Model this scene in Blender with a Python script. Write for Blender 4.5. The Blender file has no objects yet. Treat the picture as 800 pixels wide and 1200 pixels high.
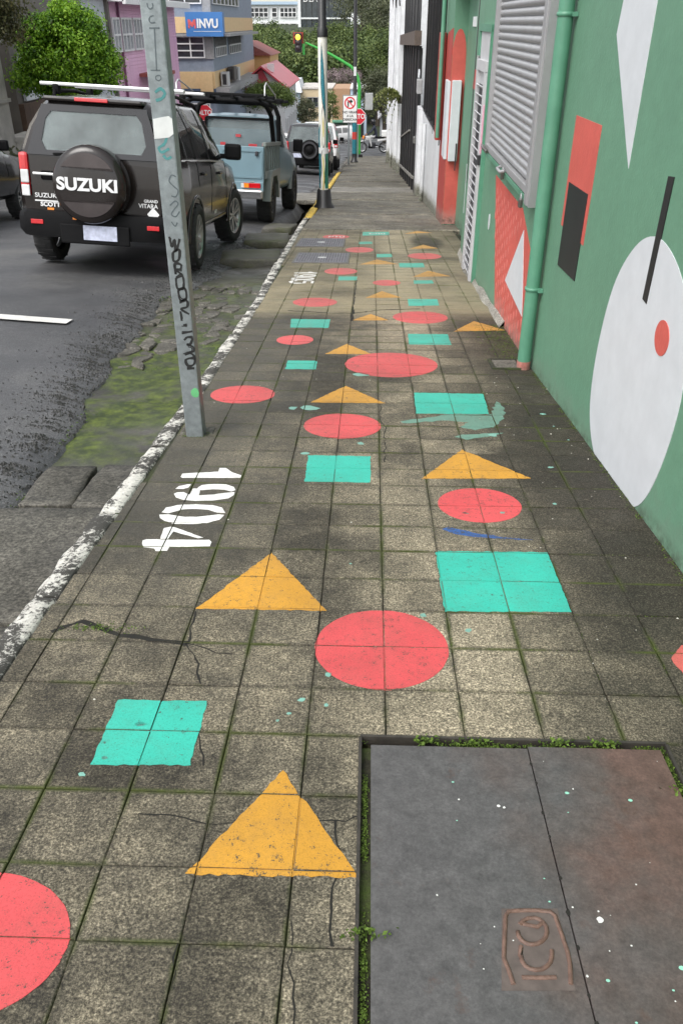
import bpy, bmesh, math, random
from mathutils import Vector, Matrix, noise as mnoise
R = math.radians
sc = bpy.context.scene
COL = sc.collection
rnd = random.Random(7)

# ------------------------------------------------------------------ camera
FPX, PITCH, YAW, EYE = 957.0, 0.5408, 0.0335, 1.5
cam = bpy.data.cameras.new('camera'); cam_o = bpy.data.objects.new('camera', cam); COL.objects.link(cam_o)
cam.sensor_fit = 'VERTICAL'; cam.sensor_height = 36.0; cam.lens = FPX / 1200 * 36.0
cam.clip_start = 0.02; cam.clip_end = 3000
cam_o.location = (0, 0, EYE); cam_o.rotation_euler = (math.pi/2 - PITCH, 0, YAW)
sc.camera = cam_o

# ------------------------------------------------------------------ sky, sun, exposure (bright overcast)
W = bpy.data.worlds.new('World'); sc.world = W; W.use_nodes = True
nt = W.node_tree; bg = nt.nodes['Background']
sky = nt.nodes.new('ShaderNodeTexSky'); sky.sky_type = 'NISHITA'; sky.sun_disc = False
SUN_EL, SUN_AZ = R(52), R(218)
sky.sun_elevation = SUN_EL; sky.sun_rotation = SUN_AZ
sky.air_density = 1.0; sky.dust_density = 3.0; sky.ozone_density = 1.0
hs = nt.nodes.new('ShaderNodeHueSaturation'); hs.inputs['Saturation'].default_value = 0.22
nt.links.new(sky.outputs[0], hs.inputs['Color']); nt.links.new(hs.outputs[0], bg.inputs['Color'])
bg.inputs['Strength'].default_value = 0.15
sun = bpy.data.lights.new('sun', 'SUN'); sun.energy = 0.7; sun.angle = R(35); sun.color = (1.0, 0.97, 0.92)
sun_o = bpy.data.objects.new('sun', sun); COL.objects.link(sun_o)
sd = Vector((math.sin(SUN_AZ)*math.cos(SUN_EL), math.cos(SUN_AZ)*math.cos(SUN_EL), math.sin(SUN_EL)))
sun_o.rotation_euler = sd.to_track_quat('Z', 'Y').to_euler(); sun_o.location = (0, 0, 30)
sc.view_settings.view_transform = 'Standard'; sc.view_settings.look = 'None'
sc.view_settings.gamma = 1.0; sc.view_settings.use_curve_mapping = False
sc.view_settings.exposure = 1.12

# ------------------------------------------------------------------ ground profile of the hill street
def g(y):
    if y < 0: return -.088*y
    if y < 11: return -.088*y - .0009*y*y
    z = -.968 - .1089 - .1078*(min(y, 62) - 11)
    return z if y < 62 else z - .074*(y - 62)
SLOPE = math.atan(.107)
sp, cp = math.sin(PITCH), math.cos(PITCH); sy, cy = math.sin(YAW), math.cos(YAW)
def ray(px, py):
    u = (px-400)/FPX; v = (py-600)/FPX
    yy = cp - v*sp; z = -sp - v*cp
    return Vector((u*cy - yy*sy, u*sy + yy*cy, z))
def atY(px, py, Y):                     # the point of the plane y = Y seen at a photo pixel
    d = ray(px, py); return d*(Y/d.y) + Vector((0, 0, EYE))
def atX(px, py, X):
    d = ray(px, py); return d*(X/d.x) + Vector((0, 0, EYE))
def lerp(a, b, t): return a + (b-a)*t
def interp(tab, y):
    if y <= tab[0][0]: return tab[0][1]
    for (a, va), (b, vb) in zip(tab, tab[1:]):
        if y <= b: return lerp(va, vb, (y-a)/(b-a))
    return tab[-1][1]
KERB = [(-1,-1.17),(2,-1.16),(3.1,-1.12),(4.4,-1.08),(7.7,-1.07),(9.6,-1.12),(14.4,-1.2),(20.5,-1.26),(26.7,-1.3),(43,-1.4),(62,-1.5)]
def kerb_x(y): return interp(KERB, y)
ASPH = [(-1,-1.45),(2.7,-1.47),(3.5,-1.54),(5,-1.67),(6.5,-1.84),(8.2,-1.97),(9.7,-1.95),(12.8,-1.87),(20,-1.9),(30,-1.85),(62,-1.9)]
def asph_x(y): return interp(ASPH, y) - interp([(-1,.2),(2,.24),(6,.3),(8.3,.25),(9.6,.0)], y)
def wall_x(y): return 1.223 - .0256*y if y < 5.3 else 1.087 + .06*max(0, y-9.45)
def road_dz(x, y):
    d = asph_x(y) - x
    return -.1 + min(.053*d, .12) - max(0, d-5)*.015 if d > 0 else -.1

# ------------------------------------------------------------------ helpers: objects
def link(name, me, mat=None, parent=None):
    o = bpy.data.objects.new(name, me); COL.objects.link(o)
    if mat is not None and me is not None: me.materials.append(mat)
    if parent is not None: o.parent = parent
    return o
def tag(o, label=None, cat=None, group=None, kind=None):
    if label: o['label'] = label
    if cat: o['category'] = cat
    if group: o['group'] = group
    if kind: o['kind'] = kind
    return o
def thing(name, label, cat, loc=(0,0,0), rot=(0,0,0), group=None):
    o = bpy.data.objects.new(name, None); COL.objects.link(o); o.empty_display_size = .2
    o.location = loc; o.rotation_euler = rot
    return tag(o, label, cat, group)
def copy_tree(o, parent=None):
    c = o.copy(); COL.objects.link(c)
    if parent is not None: c.parent = parent
    for ch in o.children: copy_tree(ch, c)
    return c
class MB:
    def __init__(s): s.v = []; s.f = []; s.sm = []; s.uv = None
    def add(s, vs, fs, smooth=False):
        n = len(s.v); s.v += [tuple(v) for v in vs]
        for f in fs: s.f.append(tuple(i+n for i in f)); s.sm.append(smooth)
        return s
    def poly(s, pts): return s.add(pts, [tuple(range(len(pts)))])
    def box(s, c, d, M=None, bev=0.0):
        x, y, z = d[0]/2, d[1]/2, d[2]/2; c = Vector(c)
        if bev <= 0:
            vs = [Vector((i*x, j*y, k*z)) for i in (-1,1) for j in (-1,1) for k in (-1,1)]
            fs = [(0,1,3,2),(4,6,7,5),(0,4,5,1),(2,3,7,6),(0,2,6,4),(1,5,7,3)]
        else:
            bm = bmesh.new(); bmesh.ops.create_cube(bm, size=1)
            bmesh.ops.scale(bm, vec=d, verts=bm.verts)
            bmesh.ops.bevel(bm, geom=bm.edges[:], offset=bev, segments=2, affect='EDGES', profile=.6)
            bm.verts.index_update()
            vs = [v.co.copy() for v in bm.verts]; fs = [tuple(v.index for v in f.verts) for f in bm.faces]; bm.free()
        vs = [(M @ v if M else v) + c for v in vs]
        return s.add(vs, fs, False)
    def bar(s, p0, p1, w, h, up=(0,0,1)):
        p0, p1 = Vector(p0), Vector(p1); d = (p1-p0); L = d.length; d.normalize()
        u = Vector(up); sd_ = d.cross(u)
        if sd_.length < 1e-4: sd_ = d.cross(Vector((1,0,0)))
        sd_.normalize(); u = sd_.cross(d)
        vs = [p + sd_*a*w/2 + u*b*h/2 for p in (p0, p1) for a, b in ((-1,-1),(1,-1),(1,1),(-1,1))]
        return s.add(vs, [(0,1,2,3),(7,6,5,4),(0,4,5,1),(1,5,6,2),(2,6,7,3),(3,7,4,0)])
    def tube(s, pts, r, n=8, cap=True):
        pts = [Vector(p) for p in pts]; m = len(pts); rs = r if isinstance(r, (list, tuple)) else [r]*m
        vs = []; prev = None
        for i, p in enumerate(pts):
            d = (pts[min(i+1, m-1)] - pts[max(i-1, 0)]).normalized()
            if prev is None:
                a = Vector((0,0,1)) if abs(d.z) < .9 else Vector((1,0,0)); u = d.cross(a).normalized()
            else: u = (prev - d*prev.dot(d)).normalized()
            prev = u; w = d.cross(u)
            vs += [p + (u*math.cos(2*math.pi*k/n) + w*math.sin(2*math.pi*k/n))*rs[i] for k in range(n)]
        fs = [(i*n+k, i*n+(k+1)%n, (i+1)*n+(k+1)%n, (i+1)*n+k) for i in range(m-1) for k in range(n)]
        s.add(vs, fs, True)
        if cap: s.add(vs[:n][::-1], [tuple(range(n))]); s.add(vs[-n:], [tuple(range(n))])
        return s
    def lathe(s, prof, M=None, n=24, smooth=True, a0=0, a1=2*math.pi):       # prof: (r, z) pairs about local Z
        M = M or Matrix(); full = abs(a1-a0-2*math.pi) < 1e-6; k = n if full else n+1
        vs = [M @ Vector((r*math.cos(a0+(a1-a0)*i/n), r*math.sin(a0+(a1-a0)*i/n), z)) for r, z in prof for i in range(k)]
        fs = [(j*k+i, j*k+(i+1)%k, (j+1)*k+(i+1)%k, (j+1)*k+i) for j in range(len(prof)-1) for i in range(n)]
        return s.add(vs, fs, smooth)
    def prism(s, poly, vec):                                                  # polygon extruded along vec
        vec = Vector(vec); a = [Vector(p) for p in poly]; n = len(a)
        s.add(a + [p+vec for p in a], [tuple(range(n))[::-1], tuple(range(n, 2*n))] + [(i, (i+1)%n, n+(i+1)%n, n+i) for i in range(n)])
        return s
    def build(s, name, mat=None, parent=None, fix=False):
        me = bpy.data.meshes.new(name); me.from_pydata(s.v, [], s.f)
        me.polygons.foreach_set('use_smooth', s.sm)
        if fix:
            bm = bmesh.new(); bm.from_mesh(me); bmesh.ops.recalc_face_normals(bm, faces=bm.faces); bm.to_mesh(me); bm.free()
        if s.uv:
            L = me.uv_layers.new(name='tile').data
            for lp in me.loops: L[lp.index].uv = s.uv[lp.vertex_index]
        me.update()
        return link(name, me, mat, parent)
def eval_mesh(o):
    dg = bpy.context.evaluated_depsgraph_get(); dg.update()
    return bpy.data.meshes.new_from_object(o.evaluated_get(dg))
def text_mb(txt, size, depth, M, bold=0.0, sx=1.0, align='CENTER'):
    cu = bpy.data.curves.new('lettering', 'FONT'); cu.body = txt; cu.size = size; cu.extrude = depth; cu.offset = bold
    cu.align_x = align; cu.align_y = 'CENTER'; cu.resolution_u = 4
    o = bpy.data.objects.new('lettering', cu); COL.objects.link(o)
    me = eval_mesh(o); bpy.data.objects.remove(o); bpy.data.curves.remove(cu)
    mb = MB(); mb.add([M @ Vector((v.co.x*sx, v.co.y, v.co.z)) for v in me.vertices], [tuple(p.vertices) for p in me.polygons])
    bpy.data.meshes.remove(me); return mb
def frameM(o, x, y):                        # matrix with local x, y axes given in the parent's space
    x = Vector(x).normalized(); y = Vector(y).normalized(); z = x.cross(y)
    return Matrix(((x.x,y.x,z.x,o[0]),(x.y,y.y,z.y,o[1]),(x.z,y.z,z.z,o[2]),(0,0,0,1)))

# ------------------------------------------------------------------ helpers: materials
def new_mat(name):
    m = bpy.data.materials.new(name); m.use_nodes = True; n = m.node_tree
    return m, n, n.nodes['Principled BSDF']
class NB:                                                                    # little node builder
    def __init__(s, nt): s.nt = nt
    def n(s, t, **kw):
        nd = s.nt.nodes.new(t)
        for k, v in kw.items():
            if k.startswith('i_'):
                key = k[2:]; key = int(key) if key.isdigit() else key
                if hasattr(v, 'is_linked') or v.__class__.__name__.startswith('NodeSocket'): s.nt.links.new(v, nd.inputs[key])
                else: nd.inputs[key].default_value = v
            else: setattr(nd, k, v)
        return nd
    def noise(s, vec, scale, detail=4, rough=.6, dist=0.0):
        nd = s.n('ShaderNodeTexNoise'); s.nt.links.new(vec, nd.inputs['Vector'])
        nd.inputs['Scale'].default_value = scale; nd.inputs['Detail'].default_value = detail
        nd.inputs['Roughness'].default_value = rough; nd.inputs['Distortion'].default_value = dist
        return nd.outputs['Fac']
    def ramp(s, fac, *stops):
        nd = s.n('ShaderNodeValToRGB'); s.nt.links.new(fac, nd.inputs[0]); e = nd.color_ramp.elements
        while len(e) < len(stops): e.new(.5)
        for el, (p, c) in zip(e, stops):
            el.position = p; el.color = (c, c, c, 1) if not isinstance(c, tuple) else (*c, 1)
        return nd.outputs[0]
    def mix(s, fac, a, b, mode='MIX'):
        nd = s.n('ShaderNodeMix', data_type='RGBA', blend_type=mode)
        for i, v in ((0, fac), (6, a), (7, b)):
            if v.__class__.__name__.startswith('NodeSocket'): s.nt.links.new(v, nd.inputs[i])
            else: nd.inputs[i].default_value = v if i == 0 else (*v, 1)
        return nd.outputs[2]
    def math(s, op, a, b=0.0):
        nd = s.n('ShaderNodeMath', operation=op)
        for i, v in ((0, a), (1, b)):
            if v.__class__.__name__.startswith('NodeSocket'): s.nt.links.new(v, nd.inputs[i])
            else: nd.inputs[i].default_value = v
        return nd.outputs[0]
    def coord(s, kind='Object'): return s.n('ShaderNodeTexCoord').outputs[kind]
    def pos(s): return s.n('ShaderNodeNewGeometry').outputs['Position']
    def bump(s, h, strength, dist=.01):
        nd = s.n('ShaderNodeBump'); s.nt.links.new(h, nd.inputs['Height'])
        nd.inputs['Strength'].default_value = strength; nd.inputs['Distance'].default_value = dist
        return nd.outputs[0]
def mat(name, col, rough=.6, metal=0.0, var=.15, scale=6.0, bump=.0, bscale=60, spec=.5, coat=0.0, dirt=None, dirt_amt=.35, dscale=2.5, emit=None):
    m, n, p = new_mat(name); b = NB(n); c = b.coord()
    f = b.noise(c, scale, 5)
    lo = tuple(x*(1-var) for x in col); hi = tuple(min(1, x*(1+var)) for x in col)
    out = b.ramp(f, (.3, lo), (.7, hi))
    if dirt:
        d = b.ramp(b.noise(c, dscale, 7, .7), (.48, 0.0), (.72, dirt_amt))
        out = b.mix(d, out, dirt)
    n.links.new(out, p.inputs['Base Color'])
    p.inputs['Roughness'].default_value = rough; p.inputs['Metallic'].default_value = metal
    p.inputs['Specular IOR Level'].default_value = spec
    if coat: p.inputs['Coat Weight'].default_value = coat; p.inputs['Coat Roughness'].default_value = .03
    if bump: n.links.new(b.bump(b.noise(c, bscale, 4), bump), p.inputs['Normal'])
    if emit: p.inputs['Emission Color'].default_value = (*emit[0], 1); p.inputs['Emission Strength'].default_value = emit[1]
    return m

def concrete_mat(name, dark, mid, light, grain=170, wallmoss=True, vary=.55, wear=(.93, .97), joints=None):
    """weathered, speckled cement: grain, worn pale patches, dark biofilm along the wall foot"""
    m, n, p = new_mat(name); b = NB(n); P = b.pos()
    base = b.ramp(b.noise(P, 1.6, 6, .65), (.3, dark), (.5, mid), (.74, light))
    per = b.n('ShaderNodeObjectInfo').outputs['Random']
    base = b.mix(vary, base, b.mix(1.0, base, b.ramp(per, (0.0, .55), (1.0, 1.35)), 'MULTIPLY'))
    gr = b.noise(P, grain, 3, .75); g2 = b.noise(P, grain*.37, 4, .7)
    base = b.mix(1.0, base, b.ramp(gr, (.34, .35), (.5, .95), (.66, 1.75)), 'MULTIPLY')
    base = b.mix(1.0, base, b.ramp(g2, (.3, .55), (.55, 1.05), (.75, 1.35)), 'MULTIPLY')
    sep = b.n('ShaderNodeSeparateXYZ', i_0=P)
    X, Y = sep.outputs[0], sep.outputs[1]
    if wallmoss:
        wob = b.math('MULTIPLY', b.math('SUBTRACT', b.noise(P, 1.3, 5, .7), .5), 1.3)
        mm = b.ramp(b.math('ADD', X, wob), (.55, 0.0), (.92, .93))
        fadeY = b.ramp(b.math('MULTIPLY', Y, .1), (.66, 1.0), (.8, .1))
        mm = b.math('MULTIPLY', mm, fadeY)
        base = b.mix(mm, base, b.mix(b.noise(P, 90, 3, .8), (.012,.012,.008), (.05,.047,.03)))
        # dark smoother strip on the kerb side
        km = b.ramp(b.math('ADD', X, b.math('MULTIPLY', wob, .5)), (-1.0+1.0, .0), (.001, .0))
        # pale cement smear in the middle of the walk
        ped = b.ramp(b.noise(P, .55, 4, .6), (.55, 0.0), (.7, .45))
        base = b.mix(ped, base, b.mix(gr, (.13,.12,.095), (.42,.39,.33)))
        far = b.math('MULTIPLY', b.ramp(b.math('MULTIPLY', Y, .1), (.66, 0.0), (.74, .45), (1.05, .3)), b.ramp(b.noise(P, 1.1, 5), (.35, .1), (.6, 1.0)))
        base = b.mix(far, base, (.24,.21,.145))
        # green film
        gm = b.math('MULTIPLY', b.ramp(b.noise(P, 3.1, 6, .75), (.6, 0.0), (.72, .5)), b.ramp(X, (.55, .0), (.95, 1.0)))
        base = b.mix(gm, base, (.045,.055,.012))
    n.links.new(base, p.inputs['Base Color'])
    n.links.new(b.ramp(b.noise(P, 2.2, 4), (.35, .55), (.65, .85)), p.inputs['Roughness'])
    p.inputs['Specular IOR Level'].default_value = .35
    hgt = b.mix(.5, gr, g2)
    n.links.new(b.bump(hgt, .55, .004), p.inputs['Normal'])
    return m
def paint_mat(name, col, wear=.62):
    m, n, p = new_mat(name); b = NB(n); P = b.pos()
    gr = b.noise(P, 190, 3, .75); g2 = b.noise(P, 45, 4, .75); big = b.noise(P, 2.3, 4)
    c = b.mix(1.0, col, b.ramp(gr, (.3, .72), (.5, 1.0), (.7, 1.08)), 'MULTIPLY')
    c = b.mix(1.0, c, b.ramp(big, (.3, .82), (.7, 1.1)), 'MULTIPLY'); c = b.mix(b.ramp(b.noise(P, 5, 8, .8), (.46, 0.0), (.74, .5)), c, b.mix(.55, c, (.12,.1,.07)))
    w = b.ramp(b.math('ADD', b.mix(.5, gr, g2), b.math('MULTIPLY', b.math('SUBTRACT', b.noise(P, 3.5, 5, .7), .5), .16)), (wear, 0.0), (wear+.035, .9))
    sep = b.n('ShaderNodeSeparateXYZ', i_0=P)
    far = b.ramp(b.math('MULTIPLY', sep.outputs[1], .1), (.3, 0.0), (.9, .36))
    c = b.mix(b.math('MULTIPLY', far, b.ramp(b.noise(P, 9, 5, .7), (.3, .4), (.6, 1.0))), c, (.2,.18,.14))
    c = b.mix(w, c, (.06,.055,.045))
    n.links.new(c, p.inputs['Base Color']); p.inputs['Roughness'].default_value = .6; p.inputs['Specular IOR Level'].default_value = .3
    n.links.new(b.bump(b.mix(.5, gr, g2), .4, .003), p.inputs['Normal'])
    return m
def leaf_mat(name, cols, trans=.35, rough=.45):
    """leaf colour varies leaf by leaf through a stored per-face tint"""
    m, n, p = new_mat(name); b = NB(n)
    at = b.n('ShaderNodeAttribute', attribute_name='tint')
    c = b.ramp(at.outputs['Fac'], *[(i/(len(cols)-1), k) for i, k in enumerate(cols)])
    n.links.new(c, p.inputs['Base Color']); p.inputs['Roughness'].default_value = rough
    p.inputs['Specular IOR Level'].default_value = .4
    tr = n.nodes.new('ShaderNodeBsdfTranslucent'); n.links.new(c, tr.inputs['Color'])
    mx = n.nodes.new('ShaderNodeMixShader'); mx.inputs[0].default_value = trans
    out = n.nodes['Material Output']
    n.links.new(p.outputs[0], mx.inputs[1]); n.links.new(tr.outputs[0], mx.inputs[2]); n.links.new(mx.outputs[0], out.inputs[0])
    return m
def glass_mat(name, col, alpha=1.0, rough=.04):
    m, n, p = new_mat(name); b = NB(n)
    n.links.new(b.ramp(b.noise(b.coord(), 3, 3), (.3, tuple(c*.7 for c in col)), (.7, tuple(c*1.3 for c in col))), p.inputs['Base Color'])
    p.inputs['Roughness'].default_value = rough; p.inputs['Specular IOR Level'].default_value = .7
    if alpha < 1: p.inputs['Alpha'].default_value = alpha
    return m

# concrete and ground
def tile_material():
    """speckled cement tile: dark matrix with pale sand grains, grime along the edges, pale worn lane, black film by the wall"""
    m, n, p = new_mat('cement_tile'); b = NB(n); P = b.pos(); M_ = b.math
    sep = b.n('ShaderNodeSeparateXYZ', i_0=P); X, Y = sep.outputs[0], sep.outputs[1]
    uv = b.n('ShaderNodeSeparateXYZ', i_0=b.n('ShaderNodeUVMap', uv_map='tile').outputs[0])
    fold = lambda q: M_('SUBTRACT', .5, M_('ABSOLUTE', M_('SUBTRACT', q, .5)))
    edge = M_('MINIMUM', fold(uv.outputs[0]), fold(uv.outputs[1]))                     # 0 at a joint, .5 in the middle
    per = b.n('ShaderNodeObjectInfo').outputs['Random']
    big = b.noise(P, 1.1, 6, .65); mid = b.noise(P, 6.5, 6, .7); sp1 = b.noise(P, 165, 3, .85); sp2 = b.noise(P, 62, 5, .8)
    wob = M_('SUBTRACT', b.noise(P, 1.7, 5, .7), .5)
    # how worn (pale) a spot is, 0..1
    lane = b.ramp(M_('ABSOLUTE', M_('SUBTRACT', M_('ADD', X, M_('MULTIPLY', wob, .7)), .33)), (.05, 1.0), (.5, 0.0))
    near = b.ramp(M_('MULTIPLY', Y, .1), (.19, 1.0), (.3, .35), (.5, .45), (.68, .8), (1.0, .75))
    worn = M_('ADD', M_('MULTIPLY', b.ramp(big, (.36, 0.0), (.66, 1.0)), .5), M_('MULTIPLY', M_('MULTIPLY', lane, near), .5))
    worn = M_('ADD', worn, M_('MULTIPLY', M_('SUBTRACT', per, .5), .28)); worn = M_('ADD', worn, M_('MULTIPLY', M_('SUBTRACT', mid, .5), 1.0))
    worn = M_('MULTIPLY', worn, b.ramp(M_('ADD', edge, M_('MULTIPLY', M_('SUBTRACT', mid, .5), .12)), (.0, .35), (.07, 1.0)))
    base = b.ramp(worn, (.0, (.053,.046,.033)), (.25, (.122,.106,.076)), (.55, (.228,.196,.138)), (1.0, (.385,.33,.235)))
    grains = b.ramp(sp1, (.38, .22), (.48, .75), (.58, 1.5), (.68, 3.0))
    base = b.mix(.9, base, b.mix(1.0, base, grains, 'MULTIPLY'))
    base = b.mix(1.0, base, b.ramp(sp2, (.3, .5), (.52, 1.0), (.72, 1.4)), 'MULTIPLY')
    # black film along the wall and on the kerb side
    wall = M_('MULTIPLY', b.ramp(M_('ADD', X, M_('MULTIPLY', wob, .55)), (.48, 0.0), (.92, .95)), b.ramp(M_('MULTIPLY', Y, .1), (.16, .55), (.24, 1.0), (.6, 1.0), (.76, .12)))
    wall = M_('MULTIPLY', wall, b.ramp(mid, (.25, .75), (.6, 1.0)))
    base = b.mix(wall, base, b.mix(b.ramp(sp1, (.5, 0.0), (.7, 1.0)), (.017,.015,.01), (.11,.1,.075)))
    kerbside = M_('MULTIPLY', b.ramp(M_('ADD', M_('ADD', X, 1.0), M_('MULTIPLY', wob, .7)), (.3, 1.0), (.78, 0.0)), b.ramp(M_('MULTIPLY', Y, .1), (.2, .0), (.3, .7), (.64, .7), (.7, .1)))
    base = b.mix(kerbside, base, b.mix(sp2, (.036,.034,.028), (.105,.099,.084)))
    # ochre, smoother bare cement past the crack
    far = M_('MULTIPLY', b.ramp(M_('MULTIPLY', Y, .1), (.67, 0.0), (.7, .85), (.86, .65), (1.1, .35)), b.ramp(big, (.3, .3), (.6, 1.0)))
    base = b.mix(far, base, b.mix(sp2, (.17,.145,.085), (.37,.32,.21)))
    # dark puddle of grime in front of the far bay
    pud = b.ramp(M_('ADD', M_('ADD', M_('MULTIPLY', M_('POWER', M_('SUBTRACT', X, .8), 2.0), 9.0), M_('MULTIPLY', M_('POWER', M_('SUBTRACT', Y, 11.9), 2.0), .6)), M_('MULTIPLY', wob, .6)), (.15, .8), (.6, 0.0))
    base = b.mix(pud, base, (.02,.019,.015))
    # green film in joints and damp spots
    grn = M_('MULTIPLY', b.ramp(edge, (.004, 1.0), (.055, 0.0)), b.ramp(b.noise(P, 2.6, 5, .7), (.46, 0.0), (.6, .9)))
    base = b.mix(grn, base, b.mix(sp2, (.02,.028,.004), (.085,.11,.015)))
    n.links.new(base, p.inputs['Base Color'])
    n.links.new(b.ramp(mid, (.35, .6), (.65, .9)), p.inputs['Roughness']); p.inputs['Specular IOR Level'].default_value = .3
    n.links.new(b.bump(b.mix(.45, sp1, sp2), .8, .004), p.inputs['Normal'])
    return m
M_TILE = tile_material()
M_SLAB = concrete_mat('cement_slab', (.062,.057,.045), (.115,.105,.08), (.21,.19,.145), grain=34, vary=.22, wallmoss=False)
M_BED = mat('joint_soil', (.03,.03,.018), .9, var=.5, scale=5, bump=.6, bscale=120, dirt=(.05,.075,.012), dirt_amt=.9, dscale=4)
M_CEM = concrete_mat('bare_cement', (.16,.15,.125), (.25,.235,.2), (.36,.345,.3), grain=90, wallmoss=False)
M_STONE = concrete_mat('gutter_stone', (.045,.042,.034), (.09,.084,.07), (.14,.13,.11), grain=70, wallmoss=False)
M_CRACK = mat('crack_dark', (.012,.011,.008), .95, var=.3, scale=30)  # near-black colour of the crack ribbons and seam chips
RED = paint_mat('coral_red_paint', (.62,.085,.09), .565); TEAL = paint_mat('turquoise_paint', (.04,.43,.33), .58); YEL = paint_mat('yellow_paint', (.56,.28,.035), .568)
WPAINT = paint_mat('white_paint', (.78,.77,.74)); 
def road_material():
    m, n, p = new_mat('asphalt'); b = NB(n); P = b.pos()
    base = b.ramp(b.noise(P, .8, 5, .65), (.32, (.05,.051,.054)), (.52, (.075,.075,.077)), (.72, (.11,.108,.104)))
    gr = b.noise(P, 110, 3, .8)
    base = b.mix(1.0, base, b.ramp(gr, (.32, .45), (.52, 1.0), (.68, 2.4)), 'MULTIPLY')
    n.links.new(base, p.inputs['Base Color'])
    n.links.new(b.ramp(b.noise(P, 1.1, 4), (.38, .42), (.62, .7)), p.inputs['Roughness'])
    p.inputs['Specular IOR Level'].default_value = .5
    n.links.new(b.bump(gr, .5, .006), p.inputs['Normal'])
    return m
M_ROAD = road_material()
def gutter_material():
    m, n, p = new_mat('mossy_gutter'); b = NB(n); P = b.pos()
    base = b.ramp(b.noise(P, 2.4, 6, .7), (.3, (.035,.034,.03)), (.55, (.075,.07,.06)), (.75, (.12,.115,.1)))
    gr = b.noise(P, 80, 4, .8)
    base = b.mix(1.0, base, b.ramp(gr, (.3, .5), (.55, 1.0), (.75, 1.6)), 'MULTIPLY')
    Y = b.n('ShaderNodeSeparateXYZ', i_0=P).outputs[1]
    band = b.math('MULTIPLY', b.ramp(b.math('MULTIPLY', Y, .1), (.36, 0.05), (.4, 1.0), (.62, 1.0), (.75, .55)), b.ramp(b.math('MULTIPLY', Y, .1), (.9, 1.0), (1.0, .1)))
    ms = b.math('MULTIPLY', band, b.ramp(b.noise(P, 1.9, 7, .72), (.36, 0.0), (.52, .95)))
    base = b.mix(ms, base, b.mix(b.ramp(b.noise(P, 13, 6, .75), (.42, 0.0), (.74, 1.0)), (.022,.036,.004), (.13,.17,.014)))
    n.links.new(base, p.inputs['Base Color'])
    n.links.new(b.ramp(b.noise(P, 3, 4), (.35, .35), (.6, .8)), p.inputs['Roughness'])
    n.links.new(b.bump(gr, .5, .006), p.inputs['Normal'])
    return m
M_GUT = gutter_material()
def mossy_slab():
    m, n, p = new_mat('mossy_slab'); b = NB(n); P = b.pos()
    c = b.ramp(b.noise(P, 3, 6, .7), (.3, (.05,.048,.04)), (.55, (.1,.095,.08)), (.75, (.15,.14,.12)))
    c = b.mix(b.ramp(b.noise(P, 2.2, 6, .7), (.42, 0.0), (.6, .8)), c, (.055,.06,.018)); gr = b.noise(P, 70, 4, .8)
    c = b.mix(1.0, c, b.ramp(gr, (.3, .5), (.55, 1.0), (.75, 1.6)), 'MULTIPLY')
    n.links.new(c, p.inputs['Base Color']); p.inputs['Roughness'].default_value = .7; n.links.new(b.bump(gr, .5, .006), p.inputs['Normal'])
    return m
M_GUTS = mossy_slab()
def kerb_material(name, col, lo=.5):
    m, n, p = new_mat(name); b = NB(n); P = b.pos()
    a = b.noise(P, 42, 8, .8, .5); k = b.noise(P, 7, 5)
    yy = b.n('ShaderNodeSeparateXYZ', i_0=P).outputs[1]
    w = b.ramp(b.math('ADD', b.mix(.45, a, k), b.ramp(b.math('MULTIPLY', yy, .1), (.1, .0), (.5, .035), (1.2, .02))), (lo, 1.0), (lo+.035, 0.0))
    c = b.mix(w, (.05,.047,.04), b.mix(1.0, col, b.ramp(b.noise(P, 60, 4), (.3, .75), (.7, 1.1)), 'MULTIPLY'))
    n.links.new(c, p.inputs['Base Color']); p.inputs['Roughness'].default_value = .75
    n.links.new(b.bump(a, .8, .012), p.inputs['Normal'])
    return m
M_KERBW = kerb_material('worn_white_kerb_paint', (.66,.64,.58)); M_KERBY = kerb_material('worn_yellow_kerb_paint', (.68,.47,.07), .545); 
M_KERBG = mat('kerb_concrete', (.14,.13,.11), .85, var=.4, scale=6, bump=.6, bscale=40)

# ------------------------------------------------------------------ road, gutter, sidewalk bed, kerb
def sheet(name, ys, rows, m, kind='structure', parent=None, smooth=True):
    """rows(y) -> list of points across; a single strip surface"""
    mb = MB(); prev = None; L = [rows(y) for y in ys]; k = len(L[0])
    mb.add([p for r in L for p in r], [(j*k+i, j*k+i+1, (j+1)*k+i+1, (j+1)*k+i) for j in range(len(L)-1) for i in range(k-1)], smooth)
    o = mb.build(name, m, parent)
    if kind: o['kind'] = kind
    return o
def frange(a, b, s): return [a + i*s for i in range(int(round((b-a)/s))+1)]
def nz(x, y, s, a): return a*mnoise.noise(Vector((x*s, y*s, 3.7)))
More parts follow.
